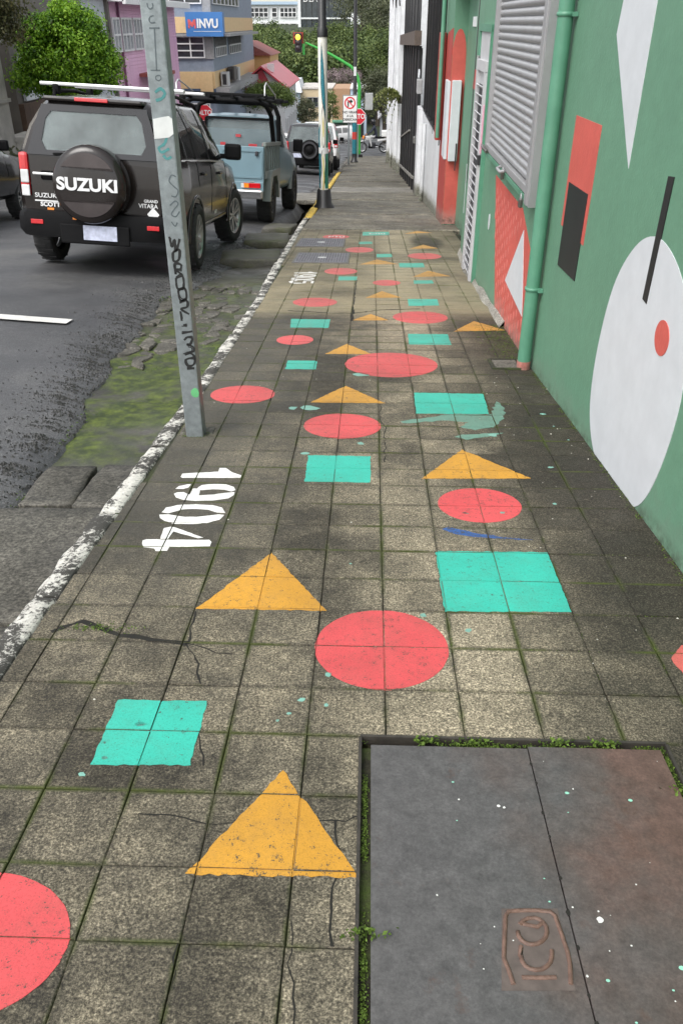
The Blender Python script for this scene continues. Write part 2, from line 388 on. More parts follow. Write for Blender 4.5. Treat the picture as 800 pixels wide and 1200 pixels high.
# the land: one broad sheet far beneath everything, out to the horizon
sheet('hill_ground', [-40,-10,0,11,30,62,100,140,220,400,900,2000], lambda y: [(x, y, (g(y) if y < 140 else g(140) + (y-140)*(.0 if y < 200 else .02)) - 1.3 ) for x in (-1500,-300,-60,-15,0,15,60,300,1500)],
      mat('hill_soil', (.05,.06,.03), .95, var=.4, scale=.2))
YS = frange(-1.0, 1.4, .12) + frange(1.44, 10, .04) + frange(10.1, 16, .12) + frange(16.4, 62, .8)
def road_row(y):
    xe = asph_x(y) + nz(0, y, 2.3, .09) + nz(4, y, 9, .035)
    pts = []
    for d in (9.5, 7, 5, 3.5, 2.3, 1.6, 1.1, .75, .5, .3, .16, .07, 0):
        x = xe - d
        z = g(y) + road_dz(x, y) + nz(x, y, 1.1, .012) + (nz(x, y, 14, .007) if d < .4 else 0) - (.012 if d < .1 else 0)
        pts.append((x, y, z))
    for d, dz in ((.04, -.018), (.09, -.036), (.16, -.055), (.3, -.25)):
        pts.append((xe + d + nz(d, y, 7, .03) + nz(d, y, 21, .01), y, g(y) - .1 + dz + nz(d*9, y, 6, .014) + nz(d*19, y, 23, .007)))
    return pts
sheet('road', YS, road_row, M_ROAD)
def deep(y): return interp([(15.6, 0), (16.4, -.45), (20.6, -.45), (21.2, 0)], y)
def gut_row(y):
    xk = kerb_x(y) + .05; xo = asph_x(y) - .25
    n_ = 12
    return [(lerp(xo, xk, i/n_), y, g(y) - .155 - .012*math.sin(math.pi*i/n_) + nz(lerp(xo, xk, i/n_), y, 3, .018) + nz(i, y, 13, .008) + deep(y)) for i in range(n_+1)]
sheet('gutter', YS, gut_row, M_GUT)
# cross street at the foot of the hill and the left pavement
sheet('cross_street', frange(62, 98, 4), lambda y: [(x, y, g(y) - .1) for x in (-80, -30, -8, 0, 8, 30, 80)], M_ROAD)
sheet('left_pavement', frange(-1, 62, 3), lambda y: [(x, y, g(y) + .1) for x in (-14, -11, -9.3)] + [(-9.28, y, g(y)-.3)], M_SLAB)

# sidewalk: joint bed, tiles (each an object), slabs farther down
sidewalk = sheet('sidewalk', frange(-1, 62, .5), lambda y: [(kerb_x(y)+.03, y, g(y)-.6), (kerb_x(y)+.04, y, g(y)-.055), (1.6, y, g(y)-.055), (1.62, y, g(y)-.6)], M_BED)
ROWS = [.285,.5,.717,.948,1.13,1.351,1.567,1.766,1.977,2.185,2.393,2.605,2.815,3.018,3.221,3.415,3.623,3.822,4.018,4.217,4.425]
while ROWS[-1] < 13.4: ROWS.append(ROWS[-1] + .2045)
ROWS = [.07] + ROWS
COLS = [-.566 + .2109*c for c in range(-2, 9)]
HOLE = (.0, .81, -9, 1.567)                                            # the opening of the utility cover
class Tile: pass
tiles = []
for r in range(len(ROWS)-1):
    y0, y1 = ROWS[r], ROWS[r+1]; ym = (y0+y1)/2
    xs = [kerb_x(ym) + .1] + COLS[:]
    wx = wall_x(ym) + .03 if ym < 11.5 else 1.3
    if wx - xs[-1] < .08: xs[-1] = wx
    else: xs.append(wx)
    for c in range(len(xs)-1):
        x0, x1 = xs[c], xs[c+1]
        yy0 = y0
        if x1 <= x0 + .03: continue
        if y0 < HOLE[3] and x1 > HOLE[0] and x0 < HOLE[1]:            # clip the tiles round the hole
            if x0 < HOLE[0] - .02: x1 = HOLE[0]
            elif x1 > HOLE[1] + .02: x0 = HOLE[1]
            elif y1 > HOLE[3] + .02: yy0 = HOLE[3]
            else: continue
        t = Tile(); t.b = (x0, x1, yy0, y1); t.c = ((x0+x1)/2, ym)
        t.dz = rnd.uniform(-.0012, .0012); t.tx = rnd.uniform(-.004, .004); t.ty = rnd.uniform(-.006, .006)
        tiles.append(t)
def tile_z(t, x, y):
    y0, y1 = t.b[2], t.b[3]
    return lerp(g(y0), g(y1), (y-y0)/(y1-y0)) + t.dz + t.tx*(x-t.c[0]) + t.ty*(y-t.c[1])
GAP, CH = .0011, .0024
def tile_geo(mb, t):
    x0, x1, y0, y1 = t.b; x0 += GAP; x1 -= GAP; y0 += GAP; y1 -= GAP
    j = lambda: rnd.uniform(-.0012, .0012)
    o4 = [(x0+j(), y0+j()), (x1+j(), y0+j()), (x1+j(), y1+j()), (x0+j(), y1+j())]
    i4 = [(x0+CH+j(), y0+CH+j()), (x1-CH+j(), y0+CH+j()), (x1-CH+j(), y1-CH+j()), (x0+CH+j(), y1-CH+j())]
    vs = [(x, y, tile_z(t, x, y)-.05) for x, y in o4] + [(x, y, tile_z(t, x, y)-CH) for x, y in o4] + [(x, y, tile_z(t, x, y)) for x, y in i4]
    fs = [(8,9,10,11)] + [(a, (a+1)%4, 4+(a+1)%4, 4+a) for a in range(4)] + [(4+a, 4+(a+1)%4, 8+(a+1)%4, 8+a) for a in range(4)]
    if mb.uv is None: mb.uv = []
    x0, x1, y0, y1 = t.b
    mb.uv += [((v[0]-x0)/max(x1-x0, .05), (v[1]-y0)/max(y1-y0, .05)) for v in vs]
    mb.add(vs, fs)
order = sorted(tiles, key=lambda t: t.c[1] if t.c[1] > .6 else 50)
for t in order[:300]:
    mb = MB(); tile_geo(mb, t); mb.build('paving_tile', M_TILE, sidewalk)
mb = MB()
for t in order[300:]: tile_geo(mb, t)
mb.build('distant_paving_tiles', M_TILE, sidewalk)['kind'] = 'stuff'
def bed(mb, x0, x1, y0, y1):
    ys = frange(y0, y1, (y1-y0)/max(1, round((y1-y0)/.4)))
    for a, b_ in zip(ys, ys[1:]): mb.poly([(x0, a, g(a)-.0095), (x1, a, g(a)-.0095), (x1, b_, g(b_)-.0095), (x0, b_, g(b_)-.0095)])
mb = MB()
bed(mb, -1.08, HOLE[0]-.003, 0.0, HOLE[3]); bed(mb, HOLE[1]+.003, 1.3, 0.0, HOLE[3]); bed(mb, -1.05, 1.3, HOLE[3], 13.45)
mb.build('joint_mortar', M_BED, sidewalk)
# slabs down the hill, poured bay by bay
y = ROWS[-1]; k = 0
while y < 61:
    d = rnd.choice((1.9, 2.3, 2.8)) if y < 30 else rnd.choice((3.2, 4.0))
    y1 = min(y + d, 62); x0 = kerb_x(y)+(.165 if 14.8 <= y < 34 else .1); x1 = 1.62; dz = rnd.uniform(-.004, .007)
    e = .004
    vs = [(x0, y+e, g(y)-.1), (x1, y+e, g(y)-.1), (x1, y1-e, g(y1)-.1), (x0, y1-e, g(y1)-.1)] + [(x0, y+e, g(y)+dz-.01), (x1, y+e, g(y)+dz-.01), (x1, y1-e, g(y1)+dz-.02), (x0, y1-e, g(y1)+dz-.02)] + [(x0+.01, y+e+.012, g(y)+dz), (x1, y+e+.012, g(y)+dz), (x1, y1-e-.012, g(y1)+dz-.008), (x0+.01, y1-e-.012, g(y1)+dz-.008)]
    pm = M_CEM if abs(y-22.3) < 1.0 else M_SLAB
    MB().add(vs, [(8,9,10,11)] + [(a, (a+1)%4, 4+(a+1)%4, 4+a) for a in range(4)] + [(4+a, 4+(a+1)%4, 8+(a+1)%4, 8+a) for a in range(4)]).build('paving_slab', pm, sidewalk)
    y = y1
# kerb stones
kerb = sheet('kerb', frange(-1, 62, 1), lambda y: [(kerb_x(y)+.01, y, g(y)-.5), (kerb_x(y)+.01, y, g(y)-.04), (kerb_x(y)+.09, y, g(y)-.04)], M_KERBG)
def kerb_stone(y0, y1, m):
    n = max(4, int((y1-y0)/.05)); mb = MB(); rows_ = []
    w = rnd.uniform(-.008, .008)
    for i in range(n+1):
        y = lerp(y0+.006, y1-.006, i/n); xo = kerb_x(y); zt = g(y)
        e = .012 if i in (0, n) else 0
        def P(dx, dz, a=.008): return (xo + dx*(1.55 if m is M_KERBY else 1) + nz(dx*5+y0, y, 11, a), y, zt + dz + nz(y0+dx*7, y, 15, a*.8))
        rows_.append([P(.0, -.22), P(-.004+w, -.06), P(.006+w, -.012-e, .012), P(.02+w, .001-e, .012), P(.06, .003-e, .004), P(.095, .002-e, .002), P(.1, -.02, .002)])
    k_ = 7
    mb.add([p for r_ in rows_ for p in r_], [(j*k_+i, j*k_+i+1, (j+1)*k_+i+1, (j+1)*k_+i) for j in range(n) for i in range(k_-1)], True)
    mb.add(rows_[0], [tuple(range(k_))]); mb.add(rows_[-1], [tuple(range(k_))[::-1]])
    mb.build('kerb_stone', m, kerb)
y = -.9
while y < 61:
    d = rnd.uniform(.65, .95) if y < 16 else rnd.uniform(1.4, 2.0)
    m = M_KERBW if y < 15.2 else (M_KERBY if 15.2 <= y < 34 else M_KERBG)
    kerb_stone(y, min(y+d, 62), m); y += d
# gutter: cement blocks, cobbles, bridging slabs
def rough_block(mb, c, d, rot=0, amp=.015, seg=4, sharp=.12):
    bm = bmesh.new(); bmesh.ops.create_cube(bm, size=1)
    bmesh.ops.subdivide_edges(bm, edges=bm.edges[:], cuts=seg, use_grid_fill=True)
    s_ = rnd.uniform(0, 50); M = Matrix.Rotation(rot, 3, 'Z')
    vs = []
    for v in bm.verts:
        p = v.co.copy(); q = Vector((p.x*2, p.y*2, p.z*2)); l = max(abs(q.x), abs(q.y)); 
        k_ = 1 - sharp*max(0, (abs(q.x)+abs(q.y)+abs(q.z)-2))
        p = Vector((p.x*d[0]*k_, p.y*d[1]*k_, p.z*d[2]*k_))
        p += Vector([amp*mnoise.noise(Vector((p.x*9+s_+a*7, p.y*9, p.z*9))) for a in range(3)])
        p = M @ p; y_ = c[1] + p.y
        vs.append((c[0]+p.x, y_, c[2] + p.z + (g(y_)-g(c[1]))))
    bm.verts.index_update(); fs = [tuple(v.index for v in f.verts) for f in bm.faces]; bm.free()
    mb.add(vs, fs, True)
gut = bpy.data.objects['gutter']
for x, y, dx, dy, dz, rt in ((-1.5,3.46,.25,.46,.1,.05),(-1.235,3.46,.25,.5,.1,-.02),(-1.42,2.72,.62,.95,.1,.02),(-1.42,1.72,.62,1.0,.1,0)):
    mb = MB(); rough_block(mb, (x, y, g(y)-.18), (dx, dy, dz), rt, .012, 7, sharp=.03); mb.build('gutter_block', M_STONE, gut)
cx_ = [[(lerp(asph_x(y_)+.13, kerb_x(y_)-.03, i/6) + rnd.uniform(-.05,.05), y_ + rnd.uniform(-.085,.085)) for i in range(7)] for y_ in frange(5.6, 9.2, .2)]
for j in range(len(cx_)-1):
    for i in range(6):
        if (j < 5 and i > 1 + j*.8) or rnd.random() < .16: continue
        q = [cx_[j][i], cx_[j][i+1], cx_[j+1][i+1], cx_[j+1][i]]; mx, my = sum(p[0] for p in q)/4, sum(p[1] for p in q)/4
        sh = rnd.uniform(.8, .97); dz = rnd.uniform(-.022, .008); tlt = rnd.uniform(-.08, .08); P8 = []
        for a_, c_ in zip(q, q[1:]+q[:1]):
            for t_ in (.15, .5, .85): P8.append((lerp(mx, lerp(a_[0], c_[0], t_), sh)+rnd.uniform(-.008,.008), lerp(my, lerp(a_[1], c_[1], t_), sh)+rnd.uniform(-.008,.008)))
        zf = lambda x, y: g(y)-.152+dz+tlt*(x-mx)
        n_ = len(P8); ring = lambda k_, d_: [(lerp(mx, x, k_), lerp(my, y, k_), zf(x, y)+d_) for x, y in P8]
        MB().add(ring(1.0, -.06) + ring(1.0, -.012) + ring(.88, 0.0) + [(mx, my, zf(mx, my)+.004)], [(k*n_+i_, k*n_+(i_+1)%n_, (k+1)*n_+(i_+1)%n_, (k+1)*n_+i_) for k in range(2) for i_ in range(n_)] + [(2*n_+i_, 2*n_+(i_+1)%n_, 3*n_) for i_ in range(n_)]).build('cobble', M_STONE, gut)
for x, y, dx, dy, rt in ((-1.56,10.95,.78,1.0,.12),(-1.58,12.95,.68,1.2,.1),(-1.55,14.6,.5,.9,-.05),(-1.62,22.0,.72,2.6,0.0)):
    mb = MB(); rough_block(mb, (x, y, g(y)-.12), (dx, dy, .12), rt, .016, 6, sharp=.035); mb.build('bridging_slab', M_CEM if y > 20 else M_GUTS, gut)
# asphalt crumbs along the ragged edge
mb = MB()
for i in range(700):
    y = rnd.uniform(1.5, 13.5); row_ = road_row(y)[8:-1]
    # a clutch of crumbs across this line of the edge
    for _ in range(26):
      y_, u_ = y, min(len(row_)-1.001, max(0, rnd.gauss(4.6, 1.7))); k_ = int(u_); q_ = Vector(row_[k_]).lerp(Vector(row_[k_+1]), u_-k_)
      x, z = q_.x, q_.z+.001; s_ = rnd.uniform(.004, .011)*(1.7 if rnd.random() < .08 else 1); y_ += rnd.uniform(-.006,.006)
      a = rnd.uniform(0, 3); sh = rnd.uniform(.6, 1)
      mb.add([(x+s_*math.cos(a+k*2.1)*sh, y_+s_*math.sin(a+k*2.1), z-.003) for k in range(3)] + [(x+rnd.uniform(-.3,.3)*s_, y_, z+s_*rnd.uniform(.5,1.2))], [(0,1,3),(1,2,3),(2,0,3)])
mb.build('asphalt_crumbs', mat('crumb', (.06,.059,.057), .6, var=.8, scale=90))['kind'] = 'stuff'
# road line
mb = MB()
ys = frange(6.62, 6.86, .06)
for x0, x1 in [(-3.75+i*.2, -3.55+i*.2) for i in range(6)]:
    f = lambda x, y: (x, y - (x+2.6)*.03, g(y)+road_dz(x, y)+.016)
    mb.poly([f(x0, 6.66), f(x1, 6.66), f(x1, 6.83), f(x0, 6.83)])
mb.build('road_line', WPAINT, bpy.data.objects['road'])

# ------------------------------------------------------------------ shapes painted on the pavement
def clip(poly, x0, x1, y0, y1):
    for ax, lim, sgn in ((0, x0, 1), (0, x1, -1), (1, y0, 1), (1, y1, -1)):
        out = []
        for i in range(len(poly)):
            a, b_ = poly[i-1], poly[i]; da, db = sgn*(a[ax]-lim), sgn*(b_[ax]-lim)
            if (da >= 0) != (db >= 0):
                t = da/(da-db); out.append((lerp(a[0], b_[0], t), lerp(a[1], b_[1], t)))
            if db >= 0: out.append(b_)
        poly = out
        if not poly: return poly
    return poly
def area(p): return abs(sum(p[i-1][0]*p[i][1]-p[i][0]*p[i-1][1] for i in range(len(p))))/2
def pavement_paint(mb, poly, up=.0012, groove=True):
    x0 = min(p[0] for p in poly); x1 = max(p[0] for p in poly); y0 = min(p[1] for p in poly); y1 = max(p[1] for p in poly)
    for t in tiles:
        bx = t.b
        if bx[1] < x0 or bx[0] > x1 or bx[3] < y0 or bx[2] > y1: continue
        e = GAP + .0016
        q = clip(poly, bx[0]+e, bx[1]-e, bx[2]+e, bx[3]-e)
        if len(q) > 2 and area(q) > 1e-5:
            n = len(q); top = [(x, y, tile_z(t, x, y)+up) for x, y in q]; bot = [(x, y, z-.002) for x, y, z in top]
            mb.add(top + bot, [tuple(range(n))] + [(i, (i+1)%n, n+(i+1)%n, n+i) for i in range(n)])
    if groove:
        ny = max(2, int((y1-y0)/.1))
        for k in range(ny):
            a, b_ = lerp(y0, y1, k/ny), lerp(y0, y1, (k+1)/ny)
            q = clip(poly, x0-1, x1+1, a, b_)
            if len(q) > 2: mb.poly([(x, y, g(y)-.0022) for x, y in q])
def rough_outline(pts, amp=.0032, step=.017):
    out = []
    for i in range(len(pts)):
        a, b_ = pts[i], pts[(i+1) % len(pts)]; L = math.dist(a, b_); n = max(1, int(L/step))
        for k in range(n):
            t = k/n; w = amp if k else amp*.4
            out.append((lerp(a[0], b_[0], t)+rnd.uniform(-w, w), lerp(a[1], b_[1], t)+rnd.uniform(-w, w)))
    return out
def ccw(p): return p if sum(p[i-1][0]*p[i][1]-p[i][0]*p[i-1][1] for i in range(len(p))) > 0 else p[::-1]
GRP = 'geometric shapes painted on the pavement'
def painted(kind, pts, label):
    m = {'triangle': YEL, 'square': TEAL, 'circle': RED}[kind]
    if kind == 'circle':
        cx, cy_, rx, ry = pts; n = 64
        pts = [(cx + rx*math.cos(2*math.pi*i/n)*(1+rnd.uniform(-.006,.006)), cy_ + ry*math.sin(2*math.pi*i/n)*(1+rnd.uniform(-.006,.006))) for i in range(n)]
    else: pts = rough_outline(ccw(pts))
    mb = MB(); pavement_paint(mb, ccw(pts))
    return tag(mb.build('painted_'+kind, m), label, 'painted '+kind, GRP)
T, S, C = 'triangle', 'square', 'circle'
SHAPES = [
 (C, (-.80, .93, .222, .17), 'red circle cut off by the left edge, nearest of all painted circles'),
 (T, [(-.197,1.432),(-.378,1.112),(.0,1.116)], 'large yellow triangle touching the mossy edge of the metal utility cover'),
 (S, [(-.69,1.69),(-.438,1.694),(-.434,1.44),(-.69,1.436)], 'turquoise square nearest the bottom left, above the big yellow triangle'),
 (C, (.059,1.975,.208,.21), 'red circle just past the metal cover, between turquoise square and yellow triangle'),
 (T, [(-.352,2.572),(-.563,2.172),(-.122,2.177)], 'yellow triangle beside the white number 1904'),
 (S, [(.272,2.61),(.696,2.614),(.698,2.2),(.274,2.188)], 'largest turquoise square, below the blue paint smear near the mural wall'),
 (C, (.489,3.034,.177,.17), 'red circle under the wide yellow triangle beside the blue smear'),
 (T, [(.479,3.68),(.257,3.305),(.76,3.33)], 'wide yellow triangle beside the white mural oval'),
 (S, [(-.283,3.575),(.022,3.575),(.022,3.252),(-.277,3.252)], 'turquoise square with rounded corners in mid walk, right of the number 1904'),
 (C, (-.13,4.011,.207,.197), 'red circle directly beyond the turquoise square in mid walk'),
 (T, [(-.133,4.745),(-.327,4.405),(.106,4.412)], 'yellow triangle between two red circles in mid walk, nearer than the biggest circle'),
 (C, (-.745,4.548,.192,.175), 'red circle right beside the grey steel pole'),
 (S, [(.284,4.617),(.70,4.617),(.683,4.235),(.277,4.235)], 'turquoise square with a smeared green paint spill at its corner'),
 (C, (.159,5.257,.312,.307), 'biggest red circle of all, in mid walk before the downpipe'),
 (T, [(-.151,5.81),(-.299,5.512),(.026,5.52)], 'small yellow triangle just beyond the biggest red circle'),
 (S, [(-.546,5.318),(-.345,5.318),(-.34,5.112),(-.544,5.112)], 'small turquoise square left of the biggest red circle'),
 (C, (-.548,5.915,.138,.147), 'small red circle between two turquoise squares on the kerb side'),
 (S, [(-.64,6.64),(-.316,6.645),(-.316,6.33),(-.62,6.325)], 'turquoise square just before the pale cement patch on the kerb side'),
 (C, (-.489,7.371,.202,.21), 'red circle just below the white number 1905'),
 (T, [(.018,6.87),(-.13,6.62),(.167,6.635)], 'small yellow triangle at the crack across the walk'),
 (C, (.436,6.765,.23,.238), 'red circle just nearer than the crack, beside a small yellow triangle'),
 (S, [(.307,6.15),(.614,6.155),(.614,5.82),(.303,5.82)], 'turquoise square between red circle and biggest red circle, left of the downpipe'),
 (T, [(.873,6.64),(.67,6.25),(1.08,6.3)], 'yellow triangle touching the wall foot under the stippled mural'),
 (T, [(.13,7.96),(-.03,7.6),(.307,7.64)], 'yellow triangle on the pale cement just beyond the crack'),
 (S, [(.362,7.56),(.637,7.58),(.633,7.27),(.357,7.24)], 'turquoise square just beyond the crack, near the metal door'),
 (S, [(.466,8.6),(.662,8.62),(.665,8.42),(.461,8.39)], 'small turquoise square in front of the yellow triangle beside the louvred door'),
 (C, (.181,8.436,.143,.17), 'small red circle in mid walk, level with the far number 1905'),
 (T, [(.661,9.26),(.467,8.83),(.875,8.89)], 'yellow triangle in front of the louvred metal door'),
 (S, [(-.326,8.81),(-.13,8.82),(-.127,8.58),(-.322,8.56)], 'small turquoise square right of the number 1905'),
 (C, (-.314,9.165,.183,.23), 'red circle just nearer than the two grey inspection covers'),
 (S, [(.348,9.82),(.638,9.85),(.638,9.5),(.346,9.47)], 'turquoise square right of a far yellow triangle, nearer than a red circle'),
 (T, [(.092,10.1),(-.114,9.68),(.342,9.74)], 'yellow triangle right of the nearer inspection cover'),
 (C, (.687,10.44,.209,.28), 'far red circle closest to the green wall'),
 (S, [(.09,10.59),(.28,10.61),(.285,10.33),(.088,10.29)], 'small turquoise square beyond the triangle by the nearer inspection cover'),
 (T, [(.739,11.6),(.528,11.14),(.915,11.2)], 'far yellow triangle between a red circle and the farthest triangle, by the wall'),
 (C, (-.133,11.0,.185,.27), 'far red circle right of the farther inspection cover'),
 (S, [(-.15,11.88),(.031,11.9),(.037,11.66),(-.152,11.6)], 'smallest far turquoise square, right of the farther inspection cover'),
 (T, [(.748,13.35),(.532,12.95),(.959,13.1)], 'farthest yellow triangle at the end of the tiled walk'),
 (S, [(-.108,13.13),(.297,13.2),(.296,12.76),(-.109,12.65)], 'farthest turquoise square, with faint white lettering'),
 (C, (-.5,12.477,.196,.26), 'farthest red circle, behind the inspection covers, with faint white lettering'),
]
shape_objs = [painted(*s_) for s_ in SHAPES]
M_COR2 = paint_mat('faded_coral_paint', (.52,.12,.1), .57)
mb = MB(); pavement_paint(mb, ccw(rough_outline([(.945,1.95),(1.0,2.02),(1.2,2.05),(1.2,1.75),(1.0,1.8),(.96,1.85)])))
tag(mb.build('painted_patch', M_COR2), 'faded coral paint corner at the right edge, on the pavement by the wall foot', 'painted patch')
def ribbon(pts, w, closed=False):
    """a brush stroke as an outline polygon; w is a width or a list of widths"""
    n = len(pts); L, Rr = [], []
    for i, p in enumerate(pts):
        a = pts[max(0, i-1)]; b_ = pts[min(n-1, i+1)]; d = (b_[0]-a[0], b_[1]-a[1]); l = math.hypot(*d) or 1
        nx, ny = -d[1]/l, d[0]/l; ww = (w[i] if isinstance(w, list) else w)/2
        L.append((p[0]+nx*ww, p[1]+ny*ww)); Rr.append((p[0]-nx*ww, p[1]-ny*ww))
    return L, Rr
def stroke_paint(mb, pts, w, up=.0014):
    L, Rr = ribbon(pts, w)
    for i in range(len(pts)-1): pavement_paint(mb, ccw([L[i], L[i+1], Rr[i+1], Rr[i]]), up, False)
def arc(cx, cy_, rx, ry, a0, a1, n=12): return [(cx+rx*math.cos(R(lerp(a0, a1, i/n))), cy_+ry*math.sin(R(lerp(a0, a1, i/n)))) for i in range(n+1)]
# digit outlines on the pavement: (x, y) in metres, y relative to the digit's own middle
DIG = {'1': [[(-.849,3.317),(-.687,3.348),(-.688,3.392),(-.661,3.393),(-.62,3.342),(-.573,3.307),(-.574,3.283),(-.839,3.27),(-.85,3.281)]],
 '9': [[(-.845,3.15),(-.835,3.178),(-.8,3.2),(-.785,3.2),(-.79,3.165),(-.81,3.15)],[(-.752,3.147),(-.736,3.193),(-.686,3.209),(-.628,3.208),(-.589,3.181),(-.577,3.148),(-.591,3.131),(-.624,3.149),(-.677,3.153),(-.726,3.139)],[(-.84,3.094),(-.83,3.11),(-.801,3.114),(-.776,3.091),(-.732,3.082),(-.666,3.093),(-.619,3.113),(-.577,3.126),(-.576,3.093),(-.595,3.058),(-.656,3.034),(-.732,3.026),(-.79,3.037),(-.823,3.059)],[(-.768,3.155),(-.735,3.155),(-.728,3.085),(-.768,3.085)]],
 '0': [[(-.849,2.907),(-.843,2.952),(-.8,2.979),(-.725,2.99),(-.647,2.983),(-.605,2.962),(-.585,2.915),(-.619,2.916),(-.661,2.942),(-.717,2.947),(-.77,2.94),(-.802,2.914),(-.82,2.898)],[(-.854,2.882),(-.817,2.886),(-.788,2.877),(-.744,2.867),(-.696,2.869),(-.64,2.886),(-.61,2.897),(-.586,2.893),(-.597,2.849),(-.639,2.819),(-.699,2.805),(-.772,2.804),(-.819,2.826),(-.845,2.854)]],
 '4': [[(-.862,2.628),(-.865,2.653),(-.853,2.664),(-.772,2.663),(-.607,2.67),(-.595,2.651),(-.595,2.617),(-.749,2.605),(-.751,2.572),(-.795,2.572),(-.805,2.592),(-.849,2.601)],[(-.801,2.671),(-.807,2.762),(-.782,2.776),(-.763,2.77),(-.635,2.688),(-.654,2.681),(-.763,2.736),(-.769,2.672)]],
 '5': [[(-.61,2.76),(-.575,2.76),(-.575,2.62),(-.61,2.62)],[(-.7,2.745),(-.6,2.75),(-.6,2.785),(-.7,2.785)],[(-.7,2.785),(-.665,2.785),(-.665,2.62),(-.7,2.6)],[(-.702,2.6),(-.72,2.64),(-.8,2.64),(-.82,2.68),(-.8,2.73),(-.76,2.75),(-.78,2.785),(-.83,2.76),(-.86,2.69),(-.83,2.6),(-.76,2.575)]]}
def number(txt, fx, fy, label):
    t = thing('house_number', label, 'painted number', (fx(-.7), fy(3.3), g(fy(3.3)))); iv = Matrix.Translation(-Vector(t.location))
    for ch in txt:
        mb = MB()
        for pl in DIG[ch]: pavement_paint(mb, ccw(rough_outline([(fx(x), fy(y)) for x, y in pl], .0016, .02)), .0014, False)
        mb.v = [tuple(iv @ Vector(v)) for v in mb.v]; mb.build('digit', WPAINT, t)
number('1904', lambda x: x, lambda y: y, 'large white number 1904 painted on the pavement near the steel pole')
number('1905', lambda x: x*.93-.03, lambda y: 8.33+(y-2.57)*.95, 'smaller distant white number 1905 painted nearer than the inspection covers')
# faint lettering in the two farthest shapes
def pavement_text(txt, x, y, w, h, label=None, parent=None):
    mb = MB(); u0 = len(txt)
    S5 = {'P': [[(0,0),(0,1),(.7,1),(.7,.5),(0,.5)]], 'T': [[(.35,0),(.35,1)],[(0,1),(.7,1)]], 'O': [[(0,0),(0,1),(.7,1),(.7,0),(0,0)]], 'E': [[(.7,0),(0,0),(0,1),(.7,1)],[(0,.5),(.5,.5)]], 'L': [[(0,1),(0,0),(.7,0)]], 'A': [[(0,0),(.35,1),(.7,0)]], 'N': [[(0,0),(0,1),(.7,0),(.7,1)]]}
    for k, ch in enumerate(txt):
        for pl in S5[ch]: stroke_paint(mb, [(x + (k+u)/u0*w, y + v*h) for u, v in pl], .018, .0026)
    return mb.build('lettering', WPAINT, parent)
pavement_text('PTO', -.6, 12.4, .24, .14, parent=shape_objs[-1])
pavement_text('ENTO', 0.0, 12.85, .24, .14, parent=shape_objs[-2])
# paint spills
def blob(cx, cy_, r, n=14, ax=1.0, ay=1.0): 
    ph = rnd.uniform(0, 6)
    return [(cx + r*ax*math.cos(2*math.pi*i/n)*(1+.28*math.sin(2*i*2*math.pi/n+ph)+rnd.uniform(-.2,.2)), cy_ + r*ay*math.sin(2*math.pi*i/n)*(1+.2*math.sin(3*i*2*math.pi/n+ph)+rnd.uniform(-.2,.2))) for i in range(n)]
DULLTEAL = paint_mat('thin_green_wash', (.13,.27,.21), .56); BLUEP = paint_mat('blue_smear_paint', (.03,.1,.3), .5); MINT = paint_mat('mint_drops', (.2,.42,.35), .6)
mb = MB(); pavement_paint(mb, ccw(rough_outline([(.44,4.225),(.69,4.225),(.76,4.47),(.79,4.36),(.76,4.16),(.68,4.02),(.58,3.97),(.5,4.02),(.56,4.1),(.42,4.12),(.2,4.06),(.18,4.09)], .01, .03)), .0009, False)
tag(mb.build('paint_spill', DULLTEAL), 'washed out green paint spill spreading from a turquoise square', 'paint spill')
mb = MB(); pavement_paint(mb, ccw(rough_outline([(.46,3.86),(.5,3.9),(.62,3.92),(.72,3.93),(.6,3.86),(.52,3.82)], .008, .03)), .0009, False)
tag(mb.build('paint_spill', DULLTEAL), 'small washed green paint spill above the wide yellow triangle', 'paint spill')
mb = MB(); pavement_paint(mb, ccw(rough_outline([(.31,2.8),(.34,2.82),(.43,2.77),(.55,2.735),(.66,2.715),(.55,2.72),(.43,2.735),(.37,2.75)], .004, .02)), .0009, False)
tag(mb.build('paint_smear', BLUEP), 'thin blue paint smear above the largest turquoise square', 'paint smear')
mb = MB()
for cx, cy_, r in [(-.1,1.83,.013),(-.17,1.71,.01),(-.1,1.69,.008),(-.2,1.65,.006),(-.23,1.62,.005),(-.6,1.59,.012),(-.66,1.46,.008),(-.7,1.4,.009),(.2,2.16,.012),(-.04,5.0,.05),(-.33,4.3,.05),(-.42,4.3,.03),(-.03,3.75,.02),(-.3,3.6,.02),(-.05,2.5,.005),(.66,3.9,.03)] + [(rnd.uniform(.3,1.05), rnd.uniform(2,5), rnd.uniform(.004,.016)) for i in range(9)]:
    pavement_paint(mb, ccw(blob(cx, cy_, r, 9, 1.0, .8)), .0012, False)
tag(mb.build('paint_drops', MINT), 'small mint paint drops scattered on the pavement', 'paint drops', kind='stuff')
